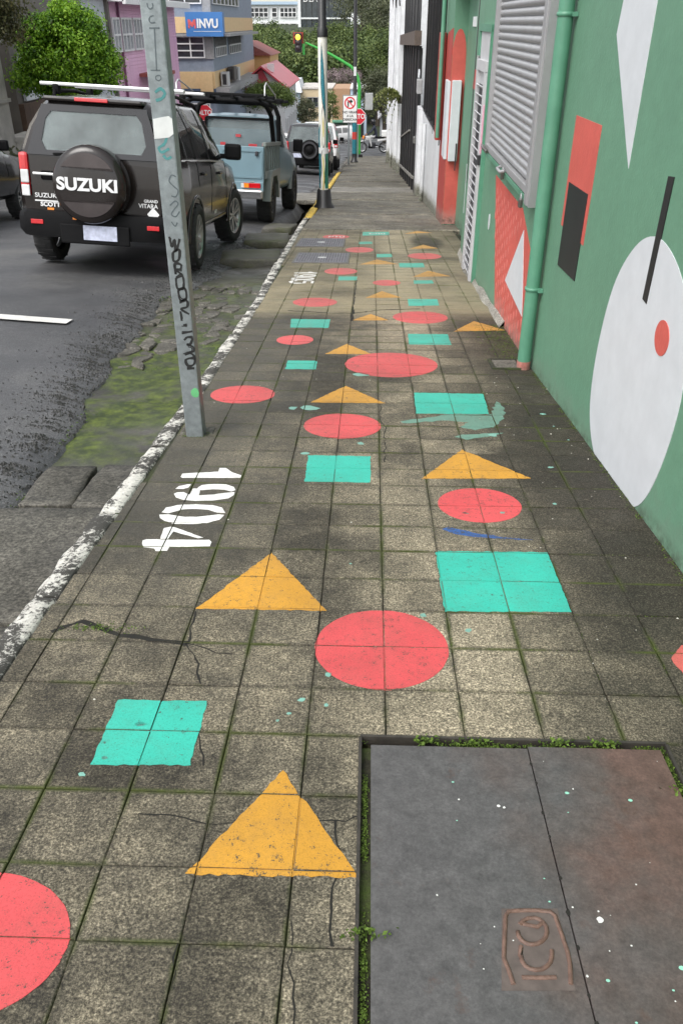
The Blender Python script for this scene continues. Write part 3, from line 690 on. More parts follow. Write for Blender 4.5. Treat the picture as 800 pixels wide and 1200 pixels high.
# cracks across the tiles
mb = MB()
def crack(pts, w=.005):
    P_ = []
    for a, b_ in zip(pts, pts[1:]):
        n = max(2, int(math.dist(a, b_)/.03))
        P_ += [(lerp(a[0], b_[0], i/n)+rnd.uniform(-.007,.007), lerp(a[1], b_[1], i/n)+rnd.uniform(-.007,.007)) for i in range(n)]
    P_.append(pts[-1]); ws = [w*rnd.uniform(.4, 1.3) for _ in P_]
    stroke_paint(mb, P_, ws, .0005)
crack([(-1.0,2.02),(-.92,2.09),(-.8,2.02),(-.66,1.99),(-.55,1.97)], .02)
crack([(-.55,1.97),(-.5,1.86),(-.47,1.77)], .006); crack([(-.56,2.16),(-.55,1.97)], .008); crack([(-.55,1.97),(-.45,1.93),(-.4,1.92)], .004)
crack([(-.52,1.28),(-.42,1.27),(-.33,1.25),(-.2,1.265),(-.03,1.27),(.0,1.29)], .0035); crack([(-.06,1.27),(-.04,1.17),(-.06,1.06),(-.05,.95)], .006)
crack([(.08,4.4),(.07,4.1),(.1,4.0),(.09,3.5)], .006); crack([(.1,4.0),(.3,4.04),(.62,4.0)], .005)
crack([(-.7,6.98),(-.3,6.9),(-.14,6.9),(.1,7.05),(.45,7.12)], .02); crack([(-.14,6.6),(-.14,7.1)], .03); crack([(-.14,7.1),(-.13,8.6)], .012)
crack([(-.45,1.6),(-.4,1.44)], .004); crack([(-.36,.94),(-.34,.7)], .004); crack([(-.14,1.0),(-.11,.72)], .004)
mb.build('crack', M_CRACK, sidewalk)['kind'] = 'stuff'

# ------------------------------------------------------------------ utility cover near the camera
M_PLATE = None
def plate_mat():
    m, n, p = new_mat('rusting_steel_plate'); b = NB(n); P = b.pos()
    sx_ = b.n('ShaderNodeSeparateXYZ', i_0=P)
    rs = b.ramp(b.math('ADD', sx_.outputs[0], b.math('MULTIPLY', b.math('SUBTRACT', b.noise(P, 3.5, 5), .5), .9)), (.3, (.1,.095,.094)), (.55, (.105,.084,.076)), (.72, (.13,.08,.066)))
    mot = b.noise(P, 26, 6, .75); fine = b.noise(P, 130, 4, .75)
    c = b.mix(1.0, rs, b.ramp(mot, (.3, .72), (.7, 1.3)), 'MULTIPLY')
    c = b.mix(1.0, c, b.ramp(fine, (.3, .8), (.7, 1.25)), 'MULTIPLY')
    ru = b.ramp(b.noise(P, 6, 7, .75), (.6, 0.0), (.72, .6)); c = b.mix(ru, c, (.11,.055,.035))
    n.links.new(c, p.inputs['Base Color']); p.inputs['Metallic'].default_value = .25
    n.links.new(b.ramp(b.noise(P, 8, 5), (.3, .36), (.7, .6)), p.inputs['Roughness'])
    n.links.new(b.bump(fine, .25, .002), p.inputs['Normal'])
    return m
M_PLATE = plate_mat()
cover = thing('utility_cover', 'big rusty two-plate metal utility cover set in the near pavement', 'utility cover', (.4, .9, g(.9)))
inv = Matrix.Translation(-Vector(cover.location))
def local(mb):
    mb.v = [tuple(inv @ Vector(v)) for v in mb.v]; return mb
def gz(x, y, dz): return Vector((x, y, g(y)+dz))
def plate(xa0, xa1, xb0, xb1, y0, y1, dz):     # x range at y0 (near) and y1 (far)
    mb = MB(); n = 10
    L = [(lerp(xa0, xb0, i/n), lerp(xa1, xb1, i/n), lerp(y0, y1, i/n)) for i in range(n+1)]
    for (a, b_, y), (a2, b2, y2) in zip(L, L[1:]):
        mb.add([gz(a, y, dz), gz(b_, y, dz), gz(b2, y2, dz), gz(a2, y2, dz)], [(0,1,2,3)])
        mb.add([gz(a, y, dz-.02), gz(a, y, dz), gz(a2, y2, dz), gz(a2, y2, dz-.02)], [(0,1,2,3)])
        mb.add([gz(b_, y, dz-.02), gz(b_, y, dz), gz(b2, y2, dz), gz(b2, y2, dz-.02)], [(3,2,1,0)])
    a, b_, y = L[-1]; mb.add([gz(a, y, dz), gz(b_, y, dz), gz(b_, y, dz-.02), gz(a, y, dz-.02)], [(0,1,2,3)])
    return local(mb)
plate(.027, .4365, .026, .4345, .2, 1.532, .002).build('steel_plate', M_PLATE, cover)['label'] = 'grey steel plate with a raised worn emblem'
plate(.4395, .79, .4375, .782, .2, 1.538, .0035).build('steel_plate', M_PLATE, cover)['label'] = 'reddish rusty steel plate along the wall side'
mb = MB()
for (a, b_) in (((-.002,.1),(-.002,1.56)), ((-.002,1.567),(.806,1.567)), ((.806,1.56),(.806,.1))):
    n = 10
    for i in range(n):
        p = [gz(lerp(a[0], b_[0], (i+k)/n), lerp(a[1], b_[1], (i+k)/n), -.012) for k in (0, 1)]; mb.bar(p[0], p[1], .008, .03)
local(mb).build('frame', mat('frame_iron', (.035,.03,.024), .7, var=.4, scale=20, bump=.4), cover)
mb = MB()
for y0 in frange(.1, 1.4, .18): mb.poly([gz(0, y0, -.02), gz(.81, y0, -.02), gz(.81, y0+.18, -.02), gz(0, y0+.18, -.02)])
local(mb).build('dirt_bed', mat('moss_soil', (.028,.026,.014), .95, var=.6, scale=14, bump=.8, bscale=60, dirt=(.06,.1,.012), dirt_amt=.9, dscale=8), cover)
mb = MB()
for k in range(14):
    y = .35 + k*.088 + rnd.uniform(-.02,.02); x = lerp(.438, .436, y/1.5) + rnd.uniform(-.002,.002); r_ = rnd.uniform(.003,.0065)
    c = gz(x, y, .0042); mb.add([c + Vector((r_*math.cos(a*1.05)*rnd.uniform(.6,1.2), r_*1.6*math.sin(a*1.05)*rnd.uniform(.6,1.2), -.14*r_*math.sin(a*1.05))) for a in range(6)], [tuple(range(6))])
local(mb).build('seam_chip', M_CRACK, cover)['kind'] = 'stuff'
# raised weld-bead emblem
def onpl(px, py):  # photograph pixel -> plate surface
    d = ray(px, py); lo, hi = .2, 4.
    for _ in range(50):
        m_ = (lo+hi)/2; q = d*m_ + Vector((0,0,EYE))
        lo, hi = (m_, hi) if q.z > g(q.y)+.002 else (lo, m_)
    return d*lo + Vector((0,0,EYE))
def E6(x, y): return onpl(420 + x/2.105, 850 + y/2.105)
mb = MB()
def bead(pts, r=.0052): mb.tube([p - Vector((0,0,.0006)) for p in pts], r, 6)
bead([E6(*q) for q in [(382,640),(370,605),(358,575),(360,520),(362,472),(368,460),(400,457),(440,457),(472,460),(484,470),(500,515),(515,560),(521,590),(523,640)]])
bead([E6(428+36*math.cos(R(a)), 508+33*math.sin(R(a))) for a in range(-150, 181, 22)] + [E6(392,508)])
bead([E6(405,490), E6(440,498), E6(455,485)])
bead([E6(400,545), E6(398,570)] + [E6(438+38*math.cos(R(a)), 570+34*math.sin(R(a))) for a in range(180, -10, -22)] + [E6(476,555)])
bead([E6(402,622), E6(445,623), E6(487,622)])
local(mb).build('emblem', mat('rust_bead', (.13,.075,.055), .6, var=.3, scale=60, bump=.4), cover)
mb = MB(); 
mb.add([p + Vector((0,0,.0005)) for p in (E6(352,452), E6(352,655), E6(535,655), E6(490,452))], [(0,1,2,3)])
local(mb).build('rust_stain', mat('rust_film', (.105,.082,.072), .6, var=.25, scale=30), cover)
mb = MB()
for x, y, r in [(594,481,13),(247,184,5),(345,200,8),(358,204,6),(193,420,4),(381,532,3),(308,602,3),(527,450,4),(563,620,5),(672,545,4),(683,394,4),(528,158,4),(717,340,2),(780,682,3),(300,540,2),(334,498,3),(590,460,4),(618,558,3),(455,90,2),(620,470,2),(735,90,2)]:
    c = E6(x, y); k = r*.00055; zz = Vector((0,0,.0019)); mb.add([c + zz + Vector((k*math.cos(a*.7)*rnd.uniform(.7,1.2), k*math.sin(a*.7)*rnd.uniform(.8,1.2), -.107*k*math.sin(a*.7))) for a in range(9)], [tuple(range(9))])
local(mb).build('paint_drop', mat('dry_white_drop', (.7,.7,.66), .6), cover)['kind'] = 'stuff'
mb = MB()
for x, y, r in [(513,168,8),(669,186,8),(796,600,9),(614,631,6),(232,141,5),(242,236,3),(470,436,4),(457,379,3),(516,216,3),(775,655,4),(684,735,4)]:
    c = E6(x, y); k = r*.0007; zz = Vector((0,0,.0019)); mb.add([c + zz + Vector((k*math.cos(a*.7), k*.8*math.sin(a*.7), -.086*k*math.sin(a*.7))) for a in range(9)], [tuple(range(9))])
local(mb).build('mint_drop', mat('dry_mint_drop', (.25,.55,.42), .6), cover)['kind'] = 'stuff'
# moss and seedlings in the gap round the cover and along the wall foot
def leaf_cloud(name, spots, m, parent=None, kind=None, tint=None):
    """spots: (pos, normal-ish direction, size, tint)"""
    v = []; f = []; tt = []
    for p, d, s_, t in spots:
        a = Vector((rnd.gauss(0,1), rnd.gauss(0,1), rnd.gauss(0,1))); u = d.cross(a)
        if u.length < 1e-5: continue
        u.normalize(); w = d.normalized().cross(u)
        n = len(v); v += [p - u*s_*.5, p + w*s_*.32 + d.normalized()*s_*.08, p + u*s_*.5, p - w*s_*.32 + d.normalized()*s_*.08]
        f.append((n, n+1, n+2, n+3)); tt += [t]
    me = bpy.data.meshes.new(name); me.from_pydata([tuple(q) for q in v], [], f)
    at = me.attributes.new('tint', 'FLOAT', 'FACE'); at.data.foreach_set('value', tt)
    me.update(); o = link(name, me, m, parent)
    if kind: o['kind'] = kind
    return o
M_MOSS = leaf_mat('moss_green', [(.03,.05,.005), (.07,.12,.012), (.14,.22,.03)], .2, .7)
sp_ = []
def moss_at(x, y, dz, n, spread, size):
    for _ in range(n):
        sp_.append((gz(x+rnd.gauss(0, spread[0]), y+rnd.gauss(0, spread[1]), dz+rnd.uniform(0, size*1.6)), Vector((rnd.gauss(0,.6), rnd.gauss(0,.6), 1)), size*rnd.uniform(.6,1.3), rnd.random()))
for i in range(150):
    y = rnd.uniform(.75, 1.56)
    if mnoise.noise(Vector((0, y*5, 1))) > -.15: moss_at(.012, y, -.016, 12, (.004,.008), .005)
for i in range(150):
    x = rnd.uniform(.0, .8)
    if mnoise.noise(Vector((x*5, 0, 4))) > (.1 if x < .25 else -.25): moss_at(x, 1.552, -.016, 14, (.01,.006), .006)
for i in range(60): moss_at(.795, rnd.uniform(1.2, 1.56), -.014, 12, (.006,.01), .006)
for x, y in ((.18,1.55),(.3,1.552),(.52,1.556),(.64,1.556),(.018,.98),(.8,1.4)): moss_at(x, y, -.005, 60, (.022,.007), .012)
leaf_cloud('moss', sp_, M_MOSS, kind='stuff')
sp_ = []
for i in range(700):                                     # moss crumbs in the tile joints on the wall side
    c = rnd.choice((5,6,7,8,9,10)); y = rnd.uniform(1.6, 5.2)
    if rnd.random() < .55: x = COLS[c]+rnd.gauss(0,.001); yy = y
    else: yy = rnd.choice([r_ for r_ in ROWS if 1.6 < r_ < 5.2]); x = rnd.uniform(.45, 1.1)
    if mnoise.noise(Vector((x*2.2, yy*2.2, 9))) > .02: moss_at(x, yy, -.006, 7, (.0015 if yy == y else .01, .01 if yy == y else .0015), .004)
for i in range(420):
    y = rnd.uniform(2.3, 5.3); moss_at(wall_x(y)-.012, y, -.002, 4, (.01,.01), .006) if mnoise.noise(Vector((1, y*3, 2))) > -.1 else None
for i in range(700):
    y = rnd.uniform(5.4, 6.5); moss_at(wall_x(y)-abs(rnd.gauss(0,.12))-.01, y, 0, 3, (.01,.01), .007)
for i in range(40): a_ = rnd.uniform(0, 6.28); moss_at(-.888+.06*math.cos(a_)*1.1, 3.85+.06*math.sin(a_)*1.1, -.001, 5, (.008,.008), .006)
for i in range(60): moss_at(-.85+rnd.gauss(0,.06), 2.045+rnd.gauss(0,.012), -.003, 5, (.006,.004), .007)
leaf_cloud('joint_moss', sp_, M_MOSS, kind='stuff')
sp_ = []
for i in range(3500):                                    # weeds and moss pads along the asphalt edge and in the gutter
    y = rnd.uniform(2.0, 9.0); x = lerp(asph_x(y)+.1, kerb_x(y)-.02, rnd.random()**1.6)
    if mnoise.noise(Vector((x*2.5, y*1.7, 5))) > .12: 
        z = g(y)-.15+nz(x, y, 3, .018)
        sp_.append((Vector((x, y, z+rnd.uniform(0,.012))), Vector((rnd.gauss(0,.5), rnd.gauss(0,.5), 1)), rnd.uniform(.008,.022), rnd.random()*.7))
leaf_cloud('gutter_moss', sp_, M_MOSS, kind='stuff')
# pale and dark crumbs of litter on the walk
mb = MB()
for i in range(75):
    x, y = (rnd.uniform(.6, 1.12), rnd.uniform(1.9, 5.3)) if i < 50 else (rnd.uniform(-.9, .9), rnd.uniform(1, 8))
    s_ = rnd.uniform(.0015, .005); z = g(y)+.001
    mb.add([(x+s_*math.cos(k*1.5+i), y+s_*math.sin(k*1.5+i)*rnd.uniform(.5,1), z) for k in range(4)] + [(x, y, z+s_*.7)], [(0,1,4),(1,2,4),(2,3,4),(3,0,4)])
mb.build('pavement_litter', mat('pale_litter', (.5,.48,.42), .8, var=.4, scale=20))['kind'] = 'stuff'
# small inspection covers
M_ICOV = mat('grey_cover_iron', (.15,.145,.16), .5, metal=.3, var=.2, scale=8, bump=.2)
def icover(x0, x1, y0, y1, label):
    t = thing('inspection_cover', label, 'inspection cover', ((x0+x1)/2, (y0+y1)/2, g((y0+y1)/2)), (-math.atan((g(y0)-g(y1))/(y1-y0)), 0, .0), 'grey inspection covers')
    w, l = x1-x0, y1-y0
    MB().box((0,0,.004), (w-.05, l-.05, .012), bev=.002).build('lid', M_ICOV, t)
    mb = MB()
    for s_ in (-1, 1): mb.box((s_*(w/2-.012), 0, .003), (.022, l, .012)); mb.box((0, s_*(l/2-.012), .0035), (w-.05, .022, .012))
    mb.build('frame', mat('cover_frame', (.12,.115,.11), .7), t)
    mb = MB()
    for i in range(-9, 10):
        for j in range(-9, 10): 
            if abs(i) < 2 and abs(j) < 2: continue
            mb.box((i*w/21, j*l/21, .0112), (.02, .008, .003), Matrix.Rotation(.8 if (i+j)%2 else -.8, 3, 'Z'))
    mb.build('tread_pattern', M_ICOV, t)['kind'] = 'stuff'
    MB().lathe([(0,.0125),(.05,.0125),(.06,.0105)], n=16).build('badge', mat('cover_badge', (.4,.4,.4), .5), t)
icover(-.915, -.245, 9.75, 10.62, 'grey ridged inspection cover, the nearer of the pair by the kerb')
icover(-1.01, -.345, 11.25, 12.2, 'grey ridged inspection cover, the farther of the pair by the kerb')
# small drain by the downpipe
t = thing('drain_cover', 'small square dark drain cover at the foot of the downpipe', 'drain cover', (.93, 5.28, g(5.28)), (-.1, 0, 0))
MB().box((0,0,.003), (.16, .2, .012), bev=.003).build('lid', M_STONE, t)
mb = MB(); mb.box((-.095,0,.0), (.02,.24,.02)); mb.box((.095,0,.0), (.02,.24,.02)); mb.box((0,.115,.001), (.17,.018,.02)); mb.box((0,-.115,.001), (.17,.018,.02)); mb.build('rim', M_BED, t)
#__PART2__
# ------------------------------------------------------------------ the green building with its mural
def wall_mat(name, col, var=.12, stain=(.3,.3,.26), low=.5, rough=.55):
    m, n, p = new_mat(name); b = NB(n); P = b.pos()
    f = b.noise(P, 2.2, 6, .6); f2 = b.noise(P, 14, 5, .7)
    c = b.mix(1.0, col, b.ramp(f, (.3, 1-var), (.7, 1+var)), 'MULTIPLY')
    c = b.mix(1.0, c, b.ramp(f2, (.3, .93), (.7, 1.06)), 'MULTIPLY')
    s_ = b.n('ShaderNodeSeparateXYZ', i_0=P)
    hgt = b.math('ADD', s_.outputs[2], b.math('MULTIPLY', s_.outputs[1], .095))
    d = b.ramp(b.math('ADD', hgt, b.math('MULTIPLY', b.math('SUBTRACT', b.noise(P, 7, 6, .75), .5), .5)), (-.02+.0, low), (.2, .0))
    c = b.mix(d, c, stain)
    sp_l = b.math('MULTIPLY', b.ramp(hgt, (.0, .75), (.09, .0)), b.ramp(b.noise(P, 16, 6, .8), (.42, 0.0), (.6, 1.0)))
    c = b.mix(sp_l, c, (.03,.03,.018))
    n.links.new(c, p.inputs['Base Color']); p.inputs['Roughness'].default_value = rough; p.inputs['Specular IOR Level'].default_value = .35
    n.links.new(b.bump(b.mix(.6, f2, b.noise(P, 60, 3)), .3, .01), p.inputs['Normal'])
    return m
M_GREEN = wall_mat('green_wall_paint', (.115,.24,.158), var=.06, low=.32, stain=(.2,.24,.19)); M_GREEND = mat('green_pipe_paint', (.09,.245,.16), .4, var=.12, scale=5, dirt=(.13,.25,.18), dirt_amt=.4)
M_CORAL = wall_mat('coral_wall_paint', (.5,.095,.075)); M_CORALL = mat('pale_coral_stipple', (.56,.155,.13), .6)
M_MWHITE = mat('white_mural_paint', (.54,.56,.58), .5, var=.05, scale=9, dirt=(.5,.52,.54), dirt_amt=.55, dscale=5)
M_MBLACK = mat('black_mural_paint', (.014,.014,.014), .5, var=.2)
M_DARKP = mat('dark_plum_paint', (.035,.028,.03), .5)
M_ALU = mat('shutter_steel', (.33,.33,.335), .42, metal=.25, var=.08, scale=5, dirt=(.26,.26,.25), dirt_amt=.5, dscale=3)
M_DOORG = mat('grey_door_paint', (.46,.46,.47), .5, var=.08, dirt=(.3,.3,.28), dirt_amt=.35)
M_STEELD = mat('dark_steel', (.05,.05,.055), .45, metal=.5)
gb = thing('green_building', 'green painted building with geometric mural, roller shutter and louvred metal door', 'building', (1.15, 5, g(5)))
gi = Matrix.Translation(-Vector(gb.location))
def gl(mb): mb.v = [tuple(gi @ Vector(v)) for v in mb.v]; return mb
FOOT = [(wall_x(-1.5), -1.5), (wall_x(5.299), 5.3), (1.087, 5.301), (1.087, 9.45), (wall_x(10.85), 10.85), (1.42, 10.87), (1.42, 14.3), (1.21, 14.3), (1.2, 15.7), (5, 15.7), (5, -1.5)]
mb = MB(); mb.prism([(x, y, -2.3) for x, y in FOOT], (0,0,7.0)); gl(mb).build('wall', M_GREEN, gb, fix=True)
# skirt of bare cement along the foot of the wall
mb = MB()
for y0 in frange(6.4, 10.6, .2):
    y1 = y0+.2; h = lambda y: .05 + .05*mnoise.noise(Vector((0, y*2, 0))); d = lambda y: .045 + .03*mnoise.noise(Vector((3, y*3, 0)))
    wx = lambda y: wall_x(y)+.001
    mb.add([(wx(y0)-d(y0), y0, g(y0)-.01), (wx(y1)-d(y1), y1, g(y1)-.01), (wx(y1)-.006, y1, g(y1)+h(y1)), (wx(y0)-.006, y0, g(y0)+h(y0)), (wx(y1)+.004, y1, g(y1)+h(y1)), (wx(y0)+.004, y0, g(y0)+h(y0))], [(0,1,2,3),(3,2,4,5)], True)
gl(mb).build('skirting', M_CEM, gb)
def onwall(px, py):
    p = None
    for Xf in range(1):
        d = ray(px, py); t = 1.223/(d.x + .0256*d.y); p = d*t + Vector((0,0,EYE))
    if p.y > 5.3: p = atX(px, py, 1.087)
    return p
def mural(name, pts, m, label=None, off=.0025, smooth_n=0, parent=None, X=None):
    P_ = [(y, z) for y, z in pts]
    mb = MB(); xf = (lambda y: X) if X else wall_x
    mb.prism([(xf(y)-off, y, z) for y, z in P_], (off+.01, 0, 0))
    o = gl(mb).build(name, m, parent or gb, fix=True)
    if label: o['label'] = label
    return o
def spline(pts, n=6, closed=True):
    out = []; L = len(pts)
    for i in range(L):
        p0, p1, p2, p3 = (pts[(i+k-1) % L] for k in range(4))
        for k in range(n):
            t = k/n
            out.append(tuple(.5*((2*b_)+(-a+c)*t+(2*a-5*b_+4*c-d)*t*t+(-a+3*b_-3*c+d)*t**3) for a, b_, c, d in zip(p0, p1, p2, p3)))
    return out
mural('painted_kite', [(4.05,2.9),(4.36,1.45),(3.87,.95),(3.86,1.57),(3.7,2.6)], M_MWHITE, 'white kite shape pointing down')
mural('painted_rectangle', [(4.89,1.07),(4.38,1.07),(4.4,.5),(4.91,.5)], M_CORAL, 'upright coral rectangle behind the black one')
mural('painted_rectangle', [(4.85,.74),(4.44,.745),(4.46,.3),(4.86,.285)], M_MBLACK, 'upright black rectangle over the coral one', .005)
ov = spline([(3.36,.77),(3.6,.68),(3.8,.45),(3.88,.1),(3.83,-.19),(3.62,-.345),(3.3,-.33),(3.03,-.27),(2.88,-.05),(2.82,.3),(2.92,.58),(3.1,.72)])
mural('painted_oval', ov, M_MWHITE, 'big white oval reaching down to the pavement')
mural('painted_stick', [(3.37,.995),(3.31,1.0),(3.34,.51),(3.395,.515)], M_MBLACK, 'thin black upright stick over the top of the oval', .005)
mural('painted_dot', [(3.11+.075*math.cos(a*.262), .445+.068*math.sin(a*.262)) for a in range(24)], M_CORAL, 'small coral dot on the white oval', .005)
rz = mural('painted_panel', [(7.63,.36),(6.15,.36),(5.8,.22),(5.5,.1),(5.5,-.62),(6.9,-.75),(7.0,-.62)], M_CORAL, 'coral panel with pale stipple marks under the shutter')
mb = MB()
for i in range(17):
    for j in range(9):
        y = 5.72 + i*.108; z = .26 - j*.1 - (.05 if i % 2 else 0)
        if y > 7.5 or z < g(y)+.03 or (y > 7.0 and z < -.55 + (y-7)*1.3) or (y < 6.62 and z < .3 and abs(y-6.1) < .5 and -.32 < z < .27 and y < 6.1+ .5*(1-abs(z+.02)/.3)): continue
        pts = [(y+.022*math.cos(a*.63), z+.034*math.sin(a*.63)) for a in range(10)]
        mb.prism([(1.087-.0036, a, b_) for a, b_ in pts], (.003,0,0))
gl(mb).build('stipple', M_CORALL, rz)['kind'] = 'stuff'
mural('painted_triangle', [(6.0,.24),(6.58,-.27),(5.71,-.29),(5.8,-.1)], M_MWHITE, 'white triangle on the coral panel', .005)
mural('painted_dot', [(7.81+.05*math.cos(a*.393), -.07+.07*math.sin(a*.393)) for a in range(16)], M_MWHITE, 'tiny white dot left of the coral panel')
mural('painted_square', [(10.5,1.04),(9.78,1.06),(9.84,.87),(10.68,.84)], M_CORAL, 'small coral square left of the louvred door')
mural('painted_stripe', [(10.55,2.4),(10.38,2.4),(10.42,-.15),(10.52,-.16)], M_DARKP, 'dark upright stripe', .004)
mural('painted_stripe', [(10.72,.02),(10.66,.02),(10.66,-.54),(10.7,-.54)], M_MWHITE, 'thin white upright stripe', .004)
# far bay: coral arch on the pilaster, white box, green lintel
def yface(name, pts, m, Y, off, parent=gb, label=None):
    mb = MB(); mb.prism([(x, Y-off, z) for x, z in pts], (0, off+.01, 0)); o = gl(mb).build(name, m, parent, fix=True)
    if label: o['label'] = label
    return o
zb = g(14.3)
arch = [(1.212, zb+.02), (1.42, zb+.02), (1.42, .9)] + [(1.31+.105*math.cos(R(a)), 1.05+.36*math.sin(R(a))) for a in range(10, 180, 20)] + [(1.212, 1.05)]
yface('painted_arch', arch, M_CORAL, 14.3, .004, label='tall coral arch painted round the far pilaster')
mural('painted_arch', [(14.305, zb), (15.68, g(15.68)), (15.68, 1.1), (15.2, 1.35), (14.305, 1.42)], wall_mat('shaded_coral_paint', (.37,.055,.045)), X=1.204, off=.004)  # same coral darkened: shade of the street-facing side put into the colour
mb = MB(); mb.box((1.30, 14.25, .15), (.14, .12, 1.15), bev=.01); gl(mb).build('meter_box', M_MWHITE, gb)
mb = MB(); mb.box((1.19, 14.55, .15), (.05, .5, 1.12), bev=.008); gl(mb).build('meter_box', M_MWHITE, gb)
mb = MB(); mb.box((1.345, 14.18, -.36), (.018, .02, .4)); gl(mb).build('conduit', M_DARKP, gb)
mb = MB(); mb.box((1.14, 15.5, .55), (.1, .25, 1.6), bev=.01); gl(mb).build('cable_box', mat('coral_box', (.42,.07,.055), .5), gb)
mb = MB(); mb.box((1.3, 12.58, 2.1), (.3, 3.38, .3)); gl(mb).build('lintel', M_GREEND, gb)
mb = MB(); mb.box((1.41, 13.2, 1.5), (.03, .5, .12), bev=.004); gl(mb).build('number_plate', mat('white_tag', (.8,.8,.8), .4), gb)
mb = MB(); mb.tube([(1.12, 15.3, -.2), (1.12, 15.3, 4)], .035, 10); gl(mb).build('thin_downpipe', M_GREEND, gb)
# louvred door
D0, D1 = 8.52, 9.36; zlo, zhi = g(8.95)-.0+.03, 1.42
door = gl(MB().box((1.083, (D0+D1)/2, (zlo+zhi)/2), (.03, D1-D0, zhi-zlo))).build('door', M_DOORG, gb)
door['label'] = 'narrow grey metal door with louvres'
gd = MB()
for yy, w in ((D0-.03, .05), (D1+.03, .05)): gd.box((1.075, yy, (zlo+zhi)/2), (.05, w, zhi-zlo+.1))
gd.box((1.075, (D0+D1)/2, zhi+.03), (.052, D1-D0+.11, .06)); gl(gd).build('door_frame', M_GREEND, gb)
lv = [bpy.data.meshes.new('louvre')]; 
mbv = MB(); mbv.box((0,0,0), (.05, .52, .008), Matrix.Rotation(.7, 3, 'Y')); first = None
MB_back = gl(MB().box((1.066, (D0+D1)/2, .1), (.004, .56, 2.0-.25))).build('louvre_recess', M_STEELD, door)
for k in range(23):
    z = -.78 + k*.079
    if first is None: first = mbv.build('louvre', M_DOORG, door); o = first
    else: o = first.copy(); COL.objects.link(o); o.parent = door
    o.location = gi @ Vector((1.052, (D0+D1)/2, z))
fr = MB()
for yy in (D0+.1, D1-.1): fr.box((1.052, yy, .12), (.036, .1, 1.96))
fr.box((1.0521, (D0+D1)/2, 1.14), (.036, D1-D0-.1, .09)); gl(fr).build('louvre_frame', M_DOORG, door)
for z in (-.7, .35, 1.15): gl(MB().tube([(1.05, D1-.0, z-.06), (1.05, D1-.0, z+.06)], .014, 8)).build('hinge', M_ALU, door)
gl(MB().box((1.05, D0+.06, .35), (.05, .05, .09), bev=.006)).build('lock', M_STEELD, door)
gl(MB().box((1.048, D0+.035, .62), (.012, .035, .42), bev=.003)).build('notice', mat('pink_notice', (.62,.3,.4), .5), door)
# roller shutter with its frame, slats and padlocks
S0, S1, SZ = 5.72, 7.92, .53
shut = gl(MB().box((1.075, (S0+S1)/2, 1.6), (.02, S1-S0, 2.1))).build('shutter', M_STEELD, gb); shut['label'] = 'closed grey ribbed roller shutter'
# one curved slat profile
prof = [(0,.0),(.012,.004),(.02,.014),(.022,.026),(.02,.038),(.012,.047),(.003,.049),(.003,.053)]
mbs = MB(); L_ = S1-S0
mbs.add([(-x, y, z) for y in (-L_/2, L_/2) for x, z in prof], [(i, i+1, 8+i+1, 8+i) for i in range(7)], True)
first = None
for k in range(39):
    if first is None: first = mbs.build('slat', M_ALU, shut); o = first
    else: o = first.copy(); COL.objects.link(o); o.parent = shut
    o.location = gi @ Vector((1.062 + rnd.uniform(-.001,.001), (S0+S1)/2, SZ+.05 + k*.053))
fr = MB()
fr.box((1.03, S0-.1, 1.6), (.06, .1, 2.24), bev=.004); fr.box((1.045, S0-.03, 1.6), (.07, .04, 2.23)); fr.box((1.045, S0-.165, 1.6), (.07, .03, 2.25))
gl(fr).build('guide_rail', M_ALU, shut)
gl(MB().box((1.045, S1+.03, 1.6), (.07, .06, 2.2))).build('guide_rail', M_ALU, shut)
gl(MB().box((1.04, (S0+S1)/2, SZ+.02), (.05, L_+.1, .05), bev=.005)).build('bottom_bar', M_ALU, shut)
gl(MB().box((1.06, (S0+S1)/2-.05, SZ-.03), (.09, L_+.2, .035), bev=.004)).build('sill', M_GREEND, shut)
M_BRASS = mat('padlock_metal', (.2,.19,.17), .35, metal=.8)
def padlock(y, z):
    lk = gl(MB().box((1.0, y, z-.04), (.025, .05, .055), bev=.006)).build('padlock', M_BRASS, shut)
    gl(MB().tube([(1.0, y-.016, z-.015)] + [(1.0, y+.016*math.cos(R(a)), z+.018*math.sin(R(a))) for a in range(180, -1, -30)] + [(1.0, y+.016, z-.015)], .0045, 6)).build('shackle', M_ALU, lk)
padlock(5.78, .5); padlock(6.7, .535)
gl(MB().tube([(1.0, S1-.2, .53), (.98, S1-.12, .55), (.98, S1-.02, .56), (1.0, S1+.06, .54)], .014, 8)).build('hasp', M_BRASS, shut)
gl(MB().tube([(1.0, 6.6, .54), (.97, 6.62, .53), (.97, 6.8, .53), (1.0, 6.82, .54)], .012, 8)).build('hasp', M_ALU, shut)
# downpipe
PX, PY = 1.035, 5.2
dp = gl(MB().tube([(PX, PY, g(5.2)+.0), (PX, PY, 4.5)], .043, 20)).build('downpipe', M_GREEND, gb); dp['label'] = 'green downpipe with a coral painted foot'
gl(MB().tube([(PX, PY, g(5.2)+.002), (PX, PY, g(5.2)+.055)], .0445, 20)).build('painted_foot', M_CORAL, dp)
for z in (.05, 1.535):
    gl(MB().lathe([(.0435,-.011),(.049,-.009),(.049,.009),(.0435,.011)], Matrix.Translation((PX, PY, z)), 20)).build('pipe_clip', M_GREEND, dp)
    gl(MB().box((PX+.04, PY-.045, z), (.03, .035, .022))).build('pipe_clip', M_GREEND, dp)

